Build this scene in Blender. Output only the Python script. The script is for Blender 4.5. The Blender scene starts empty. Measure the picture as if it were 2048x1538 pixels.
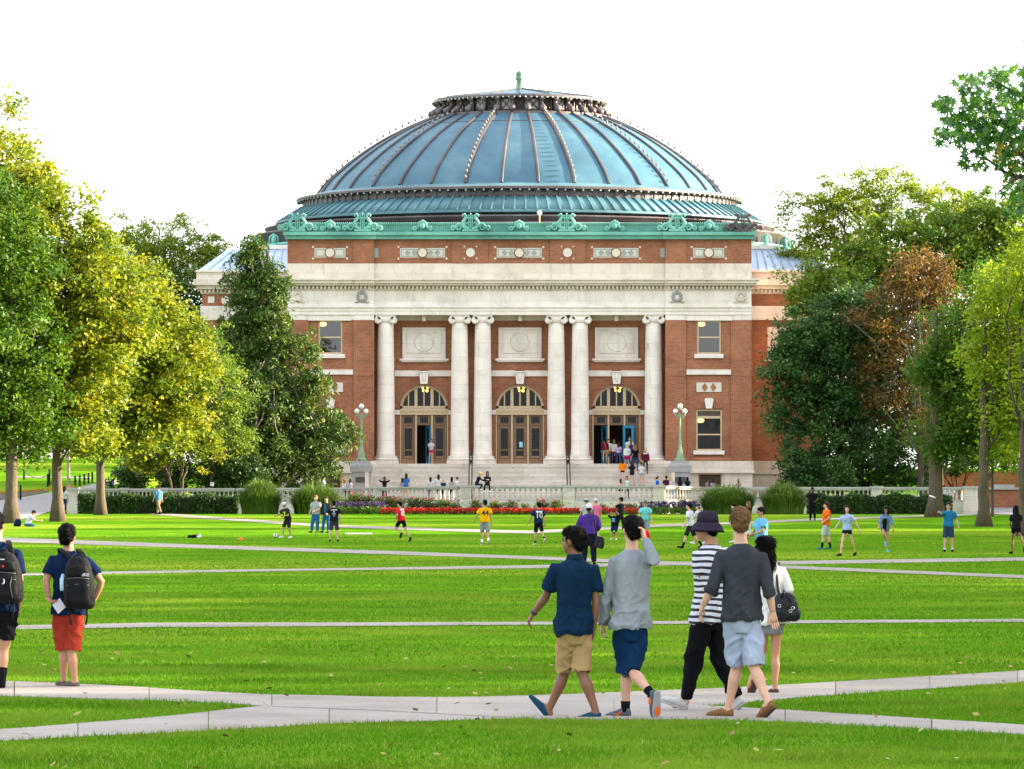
import bpy, math, random
import numpy as np
from mathutils import Vector, Matrix, noise as mnoise
from mathutils.bvhtree import BVHTree

random.seed(7)
RNG = np.random.default_rng(11)
SC = bpy.context.scene
COL = SC.collection
R = math.radians

# ------------------------------------------------------------------ camera, sky, sun, exposure
FPX, CX, HY, CAMH = 9600.0, 1024.0, 986.0, 2.07      # focal length in photo pixels, principal column, horizon row, eye height
cam = bpy.data.cameras.new('camera'); cam_o = bpy.data.objects.new('camera', cam); COL.objects.link(cam_o)
cam_o.location = (0, 0, CAMH); cam_o.rotation_euler = (R(90), 0, 0)
cam.sensor_width = 36.0; cam.lens = 36.0 * FPX / 2048.0
cam.shift_y = (HY - 769.0) / 2048.0
cam.clip_start = 1.0; cam.clip_end = 6000.0
SC.camera = cam_o

SUN_EL, SUN_AZ = 15.0, 82.0          # azimuth measured from +Y towards +X
world = bpy.data.worlds.new('World'); SC.world = world; world.use_nodes = True
wn = world.node_tree.nodes; wl = world.node_tree.links; wn.clear()
sky = wn.new('ShaderNodeTexSky'); sky.sky_type = 'NISHITA'; sky.sun_disc = False
sky.sun_elevation = R(SUN_EL); sky.sun_rotation = R(SUN_AZ)
sky.dust_density = 1.0; sky.air_density = 1.0; sky.ozone_density = 1.0
veil = wn.new('ShaderNodeRGB'); veil.outputs[0].default_value = (1.78, 1.80, 1.86, 1)      # even milky cloud veil, the same all round
mixs = wn.new('ShaderNodeMix'); mixs.data_type = 'RGBA'; mixs.inputs[0].default_value = 0.82
wl.new(sky.outputs[0], mixs.inputs[6]); wl.new(veil.outputs[0], mixs.inputs[7])
bg = wn.new('ShaderNodeBackground'); bg.inputs[1].default_value = 0.15
wl.new(mixs.outputs[2], bg.inputs[0])
wo = wn.new('ShaderNodeOutputWorld'); wl.new(bg.outputs[0], wo.inputs[0])

sun = bpy.data.lights.new('sun', 'SUN'); sun.energy = 3.4; sun.angle = R(0.6); sun.color = (1.0, 0.84, 0.62)
sun_o = bpy.data.objects.new('sun', sun); COL.objects.link(sun_o)
sdir = Vector((math.sin(R(SUN_AZ)) * math.cos(R(SUN_EL)), math.cos(R(SUN_AZ)) * math.cos(R(SUN_EL)), math.sin(R(SUN_EL))))
sun_o.rotation_euler = (-sdir).to_track_quat('-Z', 'Y').to_euler(); sun_o.location = (60, 100, 60)

SC.render.engine = 'CYCLES'
SC.view_settings.view_transform = 'Standard'; SC.view_settings.look = 'None'
SC.view_settings.exposure = 3.0; SC.view_settings.gamma = 1.0; SC.view_settings.use_curve_mapping = False
SC.cycles.use_denoising = True
try: SC.cycles.denoiser = 'OPENIMAGEDENOISE'
except Exception: pass
SC.cycles.max_bounces = 6; SC.cycles.diffuse_bounces = 3; SC.cycles.glossy_bounces = 2
SC.cycles.transmission_bounces = 4; SC.cycles.transparent_max_bounces = 6
SC.cycles.caustics_reflective = False; SC.cycles.caustics_refractive = False

# ------------------------------------------------------------------ helpers
def PX(px, Y): return (px - CX) * Y / FPX
def PZ(py, Y): return CAMH + (HY - py) * Y / FPX
def PT(px, py, Y): return (PX(px, Y), Y, PZ(py, Y))

def lin(h):
    """hex or 0-255 rgb as seen -> linear"""
    if isinstance(h, str):
        h = h.lstrip('#'); h = [int(h[i:i+2], 16) for i in (0, 2, 4)]
    return tuple(((c/255)/12.92 if c/255 <= 0.04045 else ((c/255+0.055)/1.055)**2.4) for c in h)

MATS = {}
def nt(name):
    m = bpy.data.materials.new(name); m.use_nodes = True
    n = m.node_tree.nodes; l = m.node_tree.links
    b = n.get('Principled BSDF')
    return m, n, l, b
def vmix(n, l, a, b, fac, blend='MIX'):
    x = n.new('ShaderNodeMix'); x.data_type = 'RGBA'; x.blend_type = blend
    for sock, v in ((0, fac), (6, a), (7, b)):
        if hasattr(v, 'links') or hasattr(v, 'is_linked'): l.new(v, x.inputs[sock])
        elif sock == 0: x.inputs[0].default_value = v
        else: x.inputs[sock].default_value = (*v[:3], 1)
    return x.outputs[2]
def vmath(n, l, op, a, b=0.0):
    x = n.new('ShaderNodeMath'); x.operation = op
    for i, v in enumerate((a, b)):
        if hasattr(v, 'is_linked'): l.new(v, x.inputs[i])
        else: x.inputs[i].default_value = v
    return x.outputs[0]
def tex_noise(n, l, scale, detail=4, rough=0.55, vec=None, stretch=None):
    t = n.new('ShaderNodeTexNoise'); t.inputs['Scale'].default_value = scale
    t.inputs['Detail'].default_value = detail; t.inputs['Roughness'].default_value = rough
    if vec is None:
        c = n.new('ShaderNodeTexCoord'); vec = c.outputs['Object']
    if stretch:
        mp = n.new('ShaderNodeMapping'); mp.inputs['Scale'].default_value = stretch
        l.new(vec, mp.inputs[0]); vec = mp.outputs[0]
    l.new(vec, t.inputs['Vector'])
    return t.outputs['Fac']
def ramp(n, l, fac, stops):
    r = n.new('ShaderNodeValToRGB'); l.new(fac, r.inputs[0])
    e = r.color_ramp.elements
    while len(e) < len(stops): e.new(0.5)
    for i, (p, c) in enumerate(stops):
        e[i].position = p; e[i].color = (*c[:3], 1) if hasattr(c, '__len__') else (c, c, c, 1)
    return r.outputs[0]
def bump(n, l, b, height, strength=0.3, dist=0.02):
    x = n.new('ShaderNodeBump'); x.inputs['Strength'].default_value = strength; x.inputs['Distance'].default_value = dist
    l.new(height, x.inputs['Height']); l.new(x.outputs[0], b.inputs['Normal'])

def mat(name, col, rough=0.7, var=0.12, scale=6.0, metallic=0.0, spec=0.4, bumps=0.0, bscale=30.0, stretch=None):
    """plain procedural surface: colour broken up by two noises, optional bump"""
    if name in MATS: return MATS[name]
    m, n, l, b = nt(name)
    f = tex_noise(n, l, scale, 5, stretch=stretch)
    f2 = tex_noise(n, l, scale * 6.3, 3, stretch=stretch)
    f = vmath(n, l, 'ADD', vmath(n, l, 'MULTIPLY', f, 0.65), vmath(n, l, 'MULTIPLY', f2, 0.35))
    c0 = tuple(max(0, c * (1 - var * 2)) for c in col); c1 = tuple(min(1, c * (1 + var * 2)) for c in col)
    l.new(ramp(n, l, f, [(0.25, c0), (0.5, col), (0.75, c1)]), b.inputs['Base Color'])
    b.inputs['Roughness'].default_value = rough; b.inputs['Metallic'].default_value = metallic
    b.inputs['Specular IOR Level'].default_value = spec
    if bumps: bump(n, l, b, tex_noise(n, l, bscale, 4), bumps)
    MATS[name] = m
    return m
def emit(name, col, strength):
    if name in MATS: return MATS[name]
    m, n, l, b = nt(name)
    b.inputs['Base Color'].default_value = (*col, 1)
    b.inputs['Emission Color'].default_value = (*col, 1); b.inputs['Emission Strength'].default_value = strength
    MATS[name] = m; return m

class MB:
    """collects simple shapes into one mesh"""
    def __init__(s): s.v = []; s.f = []
    def add(s, vs, fs):
        o = len(s.v); s.v.extend(vs); s.f.extend([tuple(i + o for i in f) for f in fs]); return s
    def box(s, x0, x1, y0, y1, z0, z1):
        vs = [(x0,y0,z0),(x1,y0,z0),(x1,y1,z0),(x0,y1,z0),(x0,y0,z1),(x1,y0,z1),(x1,y1,z1),(x0,y1,z1)]
        return s.add(vs, [(0,3,2,1),(4,5,6,7),(0,1,5,4),(1,2,6,5),(2,3,7,6),(3,0,4,7)])
    def prism_xz(s, poly, y0, y1):
        """polygon in x,z (counter-clockwise seen from -Y) extruded from y0 to y1"""
        k = len(poly)
        vs = [(x, y0, z) for x, z in poly] + [(x, y1, z) for x, z in poly]
        fs = [tuple(range(k)), tuple(range(2*k-1, k-1, -1))] + [(i, k+i, k+(i+1) % k, (i+1) % k) for i in range(k)]
        return s.add(vs, fs)
    def loft(s, rings, cap=True):
        k = len(rings[0]); vs = [p for r in rings for p in r]; fs = []
        for j in range(len(rings) - 1):
            for i in range(k):
                a = j*k+i; b = j*k+(i+1) % k
                fs.append((a, b, b+k, a+k))
        if cap:
            fs.append(tuple(range(k-1, -1, -1))); n = (len(rings)-1)*k; fs.append(tuple(range(n, n+k)))
        return s.add(vs, fs)
    def lathe(s, prof, c, n=16, a0=0.0, a1=2*math.pi):
        """profile [(r,z)] turned about the vertical through c"""
        full = abs(a1 - a0 - 2*math.pi) < 1e-6
        m = n if full else n + 1
        vs = []; fs = []
        for r, z in prof:
            for i in range(m):
                a = a0 + (a1 - a0) * i / n
                vs.append((c[0] + r*math.sin(a), c[1] - r*math.cos(a), c[2] + z))
        for j in range(len(prof) - 1):
            for i in range(n):
                a = j*m+i; b = j*m+(i+1) % m
                fs.append((a, b, b+m, a+m))
        if full:
            fs.append(tuple(range(n-1, -1, -1))); q = (len(prof)-1)*m; fs.append(tuple(range(q, q+n)))
        return s.add(vs, fs)
    def tube(s, pts, rad, n=8, cap=True):
        """round tube through points; rad a number or list (or list of (a,b) for ellipse: a along side, b along up)"""
        P = [Vector(p) for p in pts]; k = len(P)
        if not hasattr(rad, '__len__'): rad = [rad]*k
        rings = []; prev = None
        for i in range(k):
            t = (P[min(i+1, k-1)] - P[max(i-1, 0)])
            if t.length < 1e-9: t = Vector((0,0,1))
            t.normalize()
            if prev is None:
                u = t.orthogonal().normalized()
                if abs(t.x) < 0.95:
                    u = (Vector((1,0,0)) - t * t.x).normalized()
            else:
                u = (prev - t * prev.dot(t))
                u = u.normalized() if u.length > 1e-6 else t.orthogonal().normalized()
            prev = u; w = t.cross(u)
            r = rad[i]; ra, rb = r if hasattr(r, '__len__') else (r, r)
            rings.append([tuple(P[i] + u*(ra*math.cos(2*math.pi*q/n)) + w*(rb*math.sin(2*math.pi*q/n))) for q in range(n)])
        return s.loft(rings, cap)
    def ball(s, c, r, n=10, m=7):
        rx, ry, rz = r if hasattr(r, '__len__') else (r, r, r)
        vs = [(c[0], c[1], c[2]-rz)]; fs = []
        for j in range(1, m):
            ph = -math.pi/2 + math.pi*j/m
            for i in range(n):
                a = 2*math.pi*i/n
                vs.append((c[0]+rx*math.cos(ph)*math.cos(a), c[1]+ry*math.cos(ph)*math.sin(a), c[2]+rz*math.sin(ph)))
        vs.append((c[0], c[1], c[2]+rz))
        for i in range(n): fs.append((0, 1+(i+1) % n, 1+i))
        for j in range(m-2):
            for i in range(n):
                a = 1+j*n+i; b = 1+j*n+(i+1) % n; fs.append((a, b, b+n, a+n))
        q = len(vs)-1; o = 1+(m-2)*n
        for i in range(n): fs.append((q, o+i, o+(i+1) % n))
        return s.add(vs, fs)
    def xform(s, M):
        s.v = [tuple(M @ Vector(p)) for p in s.v]; return s
    def mesh(s, name):
        me = bpy.data.meshes.new(name); me.from_pydata([tuple(p) for p in s.v], [], s.f); me.update(); return me
    def build(s, name, m, parent=None, smooth=False, **props):
        return link(name, s.mesh(name), m, parent, smooth, **props)

def link(name, me, m, parent=None, smooth=False, **props):
    o = bpy.data.objects.new(name, me); COL.objects.link(o)
    if m is not None:
        for mm in (m if isinstance(m, (list, tuple)) else [m]): me.materials.append(mm)
    if smooth and len(me.polygons): me.polygons.foreach_set('use_smooth', [True]*len(me.polygons))
    if parent is not None:
        o.parent = parent; o.matrix_parent_inverse = Matrix.Translation(-Vector(ORIG(parent)))
    for k, v in props.items(): o[k] = v
    return o
_ORIG = {}
def ORIG(p): return _ORIG.get(p.name, (0, 0, 0))
def thing(name, label, cat, loc, group=None):
    o = bpy.data.objects.new(name, None); COL.objects.link(o); o.location = loc; o.empty_display_size = 0.2
    _ORIG[o.name] = tuple(loc)
    o['label'] = label; o['category'] = cat
    if group: o['group'] = group
    return o
def tag(o, label, cat, group=None):
    o['label'] = label; o['category'] = cat
    if group: o['group'] = group
    return o
def npmesh(name, V, F):
    """mesh from numpy verts (n,3) and faces (m,k) of one size k"""
    V = np.asarray(V, np.float32); F = np.asarray(F, np.int32); k = F.shape[1]
    me = bpy.data.meshes.new(name)
    me.vertices.add(len(V)); me.vertices.foreach_set('co', V.ravel())
    me.loops.add(F.size); me.loops.foreach_set('vertex_index', F.ravel())
    me.polygons.add(len(F))
    me.polygons.foreach_set('loop_start', np.arange(0, F.size, k, dtype=np.int32))
    me.polygons.foreach_set('loop_total', np.full(len(F), k, np.int32))
    me.update(calc_edges=True); return me

# ------------------------------------------------------------------ terrain
def sstep(a, b, x):
    t = np.clip((np.asarray(x, float) - a) / (b - a), 0, 1); return t*t*(3-2*t)
def h_exact(X, Y):
    h = 0.8 * sstep(205, 292, Y)
    side = sstep(14, 34, np.abs(X))
    h = h + side * sstep(296, 420, Y) * np.where(np.asarray(X) < 0, 4.3, 3.4)
    return h
GX = np.array([-900, -400, -200, -120, -90] + list(np.arange(-70, 70.1, 1.0)) + [90, 120, 200, 400, 900], float)
GY = np.array([6, 20, 40, 60, 80, 100, 120, 140, 160, 180] + list(np.arange(200, 440.1, 2.0)) + [480, 560, 700, 1000, 1600, 3000], float)
GH = h_exact(GX[None, :], GY[:, None]) + 0*GX[None, :]
def H(X, Y):
    X = np.asarray(X, float); Y = np.asarray(Y, float)
    i = np.clip(np.searchsorted(GX, X) - 1, 0, len(GX)-2); j = np.clip(np.searchsorted(GY, Y) - 1, 0, len(GY)-2)
    u = (X - GX[i])/(GX[i+1]-GX[i]); v = (Y - GY[j])/(GY[j+1]-GY[j])
    return GH[j, i]*(1-u)*(1-v) + GH[j, i+1]*u*(1-v) + GH[j+1, i]*(1-u)*v + GH[j+1, i+1]*u*v
_YS = np.arange(24, 900, 0.1)
def G(px, py):
    """where the sight line through a photo pixel meets the ground"""
    X = (px - CX)/FPX*_YS; Z = CAMH + (HY - py)/FPX*_YS
    d = Z - H(X, _YS); k = np.argmax(d <= 0) if (d <= 0).any() else len(_YS)-1
    Y = _YS[k]; return Vector((float(X[k]), float(Y), float(H(X[k], Y))))
# ------------------------------------------------------------------ ground, paths
def m_lawn():
    m, n, l, b = nt('lawn')
    tc = n.new('ShaderNodeTexCoord').outputs['Object']
    big = tex_noise(n, l, 0.05, 4, vec=tc); mid = tex_noise(n, l, 0.35, 5, vec=tc); fine = tex_noise(n, l, 9, 5, 0.7, vec=tc)
    c = ramp(n, l, mid, [(0.3, (0.052, 0.150, 0.005)), (0.5, (0.082, 0.205, 0.008)), (0.72, (0.130, 0.245, 0.014))])
    c = vmix(n, l, c, (0.20, 0.27, 0.022), ramp(n, l, big, [(0.48, 0.0), (0.66, 0.9)]))
    c = vmix(n, l, c, ramp(n, l, fine, [(0.25, 0.62), (0.75, 1.35)]), 1.0, 'MULTIPLY')
    l.new(c, b.inputs['Base Color']); b.inputs['Roughness'].default_value = 0.95; b.inputs['Specular IOR Level'].default_value = 0.0
    bump(n, l, b, fine, 0.7, 0.06)
    return m
M_LAWN = m_lawn()
nx, ny = len(GX), len(GY)
V = np.stack([np.tile(GX, ny), np.repeat(GY, nx), GH.ravel()], 1)
ii, jj = np.meshgrid(np.arange(nx-1), np.arange(ny-1)); a = (jj*nx+ii).ravel()
ground = link('lawn', npmesh('lawn', V, np.stack([a, a+1, a+1+nx, a+nx], 1)), M_LAWN, kind='structure')

def m_concrete():
    m, n, l, b = nt('path_concrete'); tc = n.new('ShaderNodeTexCoord').outputs['Object']
    oi = n.new('ShaderNodeObjectInfo').outputs['Random']
    f = tex_noise(n, l, 0.7, 6, 0.65, vec=tc); g = tex_noise(n, l, 5.0, 5, 0.7, vec=tc); sp = tex_noise(n, l, 45, 2, vec=tc)
    c = ramp(n, l, f, [(0.3, (0.225, 0.192, 0.166)), (0.5, (0.290, 0.254, 0.224)), (0.72, (0.335, 0.298, 0.266))])
    c = vmix(n, l, c, (0.13, 0.115, 0.10), ramp(n, l, g, [(0.60, 0.0), (0.78, 0.6)]))
    c = vmix(n, l, c, ramp(n, l, sp, [(0.3, 0.86), (0.7, 1.12)]), 1.0, 'MULTIPLY')
    c = vmix(n, l, c, ramp(n, l, oi, [(0.0, 0.88), (1.0, 1.08)]), 1.0, 'MULTIPLY')
    l.new(c, b.inputs['Base Color']); b.inputs['Roughness'].default_value = 0.92; b.inputs['Specular IOR Level'].default_value = 0.2
    bump(n, l, b, sp, 0.2, 0.01); return m
M_PATH = m_concrete()
M_ROAD = mat('walk_asphalt', (0.23, 0.215, 0.21), 0.9, 0.06, 0.8, bumps=0.15)
PATHS = []
def strip(name, up, lo, dz, m, lawn_hole=True, step=14, slabs=0, **props):
    def ext(pl):
        pl = list(pl)          # carry paths that leave the frame on beyond it
        if pl[0][0] == -60: pl.insert(0, (-460, pl[0][1] - 400*(pl[1][1]-pl[0][1])/(pl[1][0]-pl[0][0])))
        if pl[-1][0] == 2110: pl.append((2510, pl[-1][1] + 400*(pl[-1][1]-pl[-2][1])/(pl[-1][0]-pl[-2][0])))
        return pl
    if name == 'path': up, lo = ext(up), ext(lo)
    ux, uy = np.array(up, float).T; lx, ly = np.array(lo, float).T
    xs = np.arange(max(ux[0], lx[0]), min(ux[-1], lx[-1]) + 0.1, step)
    A = [G(x, np.interp(x, ux, uy)) for x in xs]; B = [G(x, np.interp(x, lx, ly)) for x in xs]
    vs = []; fs = []
    K = 4
    for a_, b_ in zip(A, B):
        for q in range(K+1):
            p = a_.lerp(b_, q/K); vs.append((p.x, p.y, float(H(p.x, p.y)) + dz))
    for i in range(len(xs)-1):
        for q in range(K):
            a = i*(K+1)+q; fs.append((a, a+1, a+K+2, a+K+1))
    if slabs:
        # concrete slabs with open joints, laid along the path
        o = thing(name, '', '', A[0]); del o['label'], o['category']; o['kind'] = 'structure'
        mids = [a_.lerp(b_, 0.5) for a_, b_ in zip(A, B)]; L = np.concatenate([[0], np.cumsum([(mids[i+1]-mids[i]).length for i in range(len(mids)-1)])])
        na = int(L[-1]/slabs); cut = np.linspace(0, L[-1], na+1)
        def at(s, PL): return Vector([float(np.interp(s, L, [p[c] for p in PL])) for c in range(3)])
        for i in range(na):
            s0, s1 = cut[i]+0.007, cut[i+1]-0.007; top = []; K2 = 3
            for q in range(K2+1):
                s = s0+(s1-s0)*q/K2; a_, b_ = at(s, A), at(s, B); top.append((a_, b_))
            ring_ = [t[0] for t in top] + [t[1] for t in top[::-1]]
            jit = random.uniform(-0.002, 0.002)
            v = [(p.x, p.y, float(H(p.x, p.y))+dz+jit) for p in ring_]; nn_ = len(v)
            v2 = [(x, y, z-0.05) for x, y, z in v]
            MB().add(v+v2, [tuple(range(nn_-1, -1, -1))] + [(k_, (k_+1) % nn_, nn_+(k_+1) % nn_, nn_+k_) for k_ in range(nn_)]).build('slab', m, o)
    else:
        o = MB().add(vs, fs).build(name, m, kind='structure', **props)
    if lawn_hole: PATHS.append((ux, uy, lx, ly))
    return o
strip('path', [(-60,1361),(0,1364),(200,1372),(400,1384),(520,1391),(800,1397),(1060,1396),(1500,1418),(1620,1426),(2110,1456)],
      [(-60,1392),(0,1394),(250,1402),(450,1408),(515,1414),(800,1425),(1060,1440),(1500,1442),(2110,1474)], 0.014, M_PATH, slabs=1.9)
strip('path', [(-60,1463),(0,1460),(300,1437),(515,1414),(800,1397),(1060,1392),(1450,1377),(1600,1369),(2110,1338)],
      [(-60,1487),(0,1483),(400,1463),(700,1447),(1060,1438),(1450,1410),(1600,1396),(2110,1361)], 0.006, M_PATH, slabs=1.9)
strip('path', [(-60,1254),(300,1247),(1100,1245),(2110,1239)], [(-60,1262),(300,1256),(1100,1251),(2110,1245)], 0.012, M_PATH)
strip('path', [(-60,1073),(0,1075),(430,1091),(800,1103),(1060,1113),(1350,1124),(1600,1133),(2110,1154)],
      [(-60,1082),(0,1084),(430,1098),(800,1110),(1060,1119),(1350,1131),(1600,1139),(2110,1160)], 0.012, M_PATH)
strip('path', [(-60,1150),(0,1148),(240,1143),(600,1138),(1060,1131),(1350,1124),(1600,1122),(2110,1114)],
      [(-60,1155),(0,1153),(240,1148),(600,1142),(1060,1137),(1350,1131),(1600,1129),(2110,1121)], 0.008, M_PATH)
strip('path', [(150,1015),(240,1020),(400,1032),(640,1049),(900,1058),(1060,1062),(1300,1050),(1480,1044),(1700,1035),(1850,1031),(2110,1020)],
      [(150,1018),(240,1024),(400,1037),(640,1054),(900,1063),(1060,1068),(1300,1055),(1480,1048),(1700,1038.5),(1850,1034),(2110,1024)], 0.015, M_PATH)
strip('path', [(690,1066),(745,1066)], [(690,1069),(745,1069)], 0.012, M_PATH, step=5)
strip('road', [(-60,1004),(0,1001),(50,994),(110,984),(150,977),(190,968),(238,957)],
      [(-60,1052),(0,1047),(60,1036),(110,1020),(150,1016),(190,980),(238,968)], 0.02, M_ROAD, step=6)
strip('road', [(1945,998),(1975,996),(2010,1003),(2110,1008)], [(1945,1030),(1975,1028),(2010,1030),(2110,1035)], 0.024, M_ROAD, step=6)
strip('mulch_bed', [(-60,988),(0,987),(60,984),(100,981)], [(-60,1003),(0,1000),(50,993),(100,983)], 0.026, mat('mulch', (0.075,0.045,0.035), 0.95, 0.2, 12), step=6)
strip('path', [(30,953.5),(60,953),(190,955)], [(30,955.5),(60,955.5),(190,957)], 0.02, M_PATH, step=6)

# ---- grass blades near the camera
def in_path(X, Y):
    px = CX + X/Y*FPX; Z = H(X, Y); py = HY - (Z - CAMH)/Y*FPX
    bad = np.zeros(len(X), bool)
    for ux, uy, lx, ly in PATHS:
        inside = (px > ux[0]) & (px < ux[-1])
        bad |= inside & (py > np.interp(px, ux, uy) + 0.3) & (py < np.interp(px, lx, ly) - 0.3)
    return bad
def blades(name, y0, y1, dens, hgt, wid, m):
    wmax = 0.14*y1 + 0.6
    nn = int((y1-y0)*2*wmax*dens)
    Y = RNG.uniform(y0, y1, nn); X = RNG.uniform(-wmax, wmax, nn)
    k = np.abs(X) < 0.14*Y + 0.6; X, Y = X[k], Y[k]
    k = ~in_path(X, Y); X, Y = X[k], Y[k]; nn = len(X)
    Z = H(X, Y)
    patch = 0.75 + 0.5*np.array([mnoise.noise((float(x)*0.9, float(y)*0.35, 0)) for x, y in zip(X, Y)]) if nn < 400000 else 1
    hh = hgt*RNG.uniform(0.55, 1.25, nn)*patch; ww = wid*RNG.uniform(0.7, 1.4, nn)
    a = RNG.uniform(0, math.pi*2, nn); dx, dy = np.cos(a)*ww/2, np.sin(a)*ww/2
    lx, ly = RNG.normal(0, 0.45, nn)*hh, RNG.normal(0, 0.45, nn)*hh
    P = np.empty((nn, 3, 3), np.float32)
    P[:, 0] = np.stack([X-dx, Y-dy, Z], 1); P[:, 1] = np.stack([X+dx, Y+dy, Z], 1); P[:, 2] = np.stack([X+lx, Y+ly, Z+hh], 1)
    me = npmesh(name, P.reshape(-1, 3), np.arange(nn*3).reshape(-1, 3))
    at = me.attributes.new('rnd', 'FLOAT', 'FACE'); at.data.foreach_set('value', RNG.random(nn).astype(np.float32))
    o = link(name, me, m, kind='stuff'); tag(o, 'short mown green grass of the lawn beside the paths', 'grass')
    return o
def m_blade():
    m, n, l, b = nt('grass_blade')
    at = n.new('ShaderNodeAttribute'); at.attribute_name = 'rnd'
    tc = n.new('ShaderNodeTexCoord').outputs['Object']
    c = ramp(n, l, at.outputs['Fac'], [(0.0, (0.058, 0.170, 0.005)), (0.5, (0.090, 0.238, 0.009)), (0.85, (0.140, 0.285, 0.016)), (1.0, (0.32, 0.33, 0.09))])
    c = vmix(n, l, c, (0.21, 0.29, 0.030), ramp(n, l, tex_noise(n, l, 0.22, 5, 0.65, vec=tc), [(0.44, 0.0), (0.64, 0.85)]))
    c = vmix(n, l, c, ramp(n, l, tex_noise(n, l, 0.55, 5, 0.6, vec=tc), [(0.32, 0.70), (0.5, 1.0), (0.72, 1.18)]), 1.0, 'MULTIPLY')
    l.new(c, b.inputs['Base Color']); b.inputs['Roughness'].default_value = 0.9; b.inputs['Specular IOR Level'].default_value = 0.0
    tr = n.new('ShaderNodeBsdfTranslucent'); l.new(c, tr.inputs['Color'])
    ms = n.new('ShaderNodeMixShader'); ms.inputs[0].default_value = 0.5
    l.new(b.outputs[0], ms.inputs[1]); l.new(tr.outputs[0], ms.inputs[2])
    l.new(ms.outputs[0], n['Material Output'].inputs[0])
    return m
M_BLADE = m_blade()
blades('grass_blades', 33, 58, 640, 0.052, 0.011, M_BLADE)
blades('grass_blades', 58, 100, 125, 0.05, 0.019, M_BLADE)
blades('grass_blades', 100, 150, 24, 0.05, 0.034, M_BLADE)
blades('grass_blades', 150, 225, 10, 0.045, 0.04, M_BLADE)

# a few fallen leaves on the near grass
def fallen():
    n = 170; Y = RNG.uniform(35, 62, n); X = RNG.uniform(-0.115, 0.115, n)*Y; Z = H(X, Y) + 0.045
    a = RNG.uniform(0, 6.28, n); s_ = RNG.uniform(0.025, 0.05, n); t = np.stack([np.cos(a), np.sin(a), RNG.normal(0, 0.25, n)], 1); b_ = np.stack([-np.sin(a), np.cos(a), RNG.normal(0, 0.3, n)], 1)
    P = np.stack([X, Y, Z], 1); V_ = np.stack([P - t*s_[:, None], P + b_*s_[:, None]*0.6, P + t*s_[:, None], P - b_*s_[:, None]*0.6], 1).reshape(-1, 3)
    me = npmesh('fallen_leaves', V_, np.arange(n*4).reshape(-1, 4)); at = me.attributes.new('rnd', 'FLOAT', 'FACE'); at.data.foreach_set('value', RNG.random(n).astype(np.float32))
    m, n_, l, b = nt('fallen_leaf'); q = n_.new('ShaderNodeAttribute'); q.attribute_name = 'rnd'
    l.new(ramp(n_, l, q.outputs['Fac'], [(0, (0.16, 0.09, 0.03)), (0.5, (0.30, 0.20, 0.05)), (1, (0.24, 0.26, 0.06))]), b.inputs['Base Color']); b.inputs['Roughness'].default_value = 0.8
    tag(link('fallen_leaves', me, m, kind='stuff'), 'scattered dry leaves lying on the near grass', 'leaves')
fallen()
# ------------------------------------------------------------------ materials of the building
def m_brick():
    m, n, l, b = nt('brick_wall')
    tc = n.new('ShaderNodeTexCoord').outputs['Object']
    sp = n.new('ShaderNodeSeparateXYZ'); l.new(tc, sp.inputs[0])
    cb = n.new('ShaderNodeCombineXYZ'); l.new(vmath(n, l, 'ADD', sp.outputs[0], sp.outputs[1]), cb.inputs[0]); l.new(sp.outputs[2], cb.inputs[1])
    t = n.new('ShaderNodeTexBrick'); l.new(cb.outputs[0], t.inputs['Vector'])
    t.inputs['Scale'].default_value = 1.0; t.inputs['Brick Width'].default_value = 0.235; t.inputs['Row Height'].default_value = 0.088
    t.inputs['Mortar Size'].default_value = 0.011; t.inputs['Mortar Smooth'].default_value = 0.2; t.inputs['Bias'].default_value = -0.1
    t.inputs['Color1'].default_value = (0.360, 0.116, 0.050, 1); t.inputs['Color2'].default_value = (0.225, 0.070, 0.034, 1); t.inputs['Mortar'].default_value = (0.34, 0.215, 0.14, 1)
    st = tex_noise(n, l, 0.5, 5, vec=tc)
    c = vmix(n, l, t.outputs['Color'], ramp(n, l, st, [(0.3, 0.78), (0.7, 1.2)]), 1.0, 'MULTIPLY')
    l.new(c, b.inputs['Base Color']); b.inputs['Roughness'].default_value = 0.85; b.inputs['Specular IOR Level'].default_value = 0.25
    bump(n, l, b, vmath(n, l, 'SUBTRACT', 1.0, t.outputs['Fac']), 0.5, 0.012)
    return m
M_BRICK = m_brick()
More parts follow.
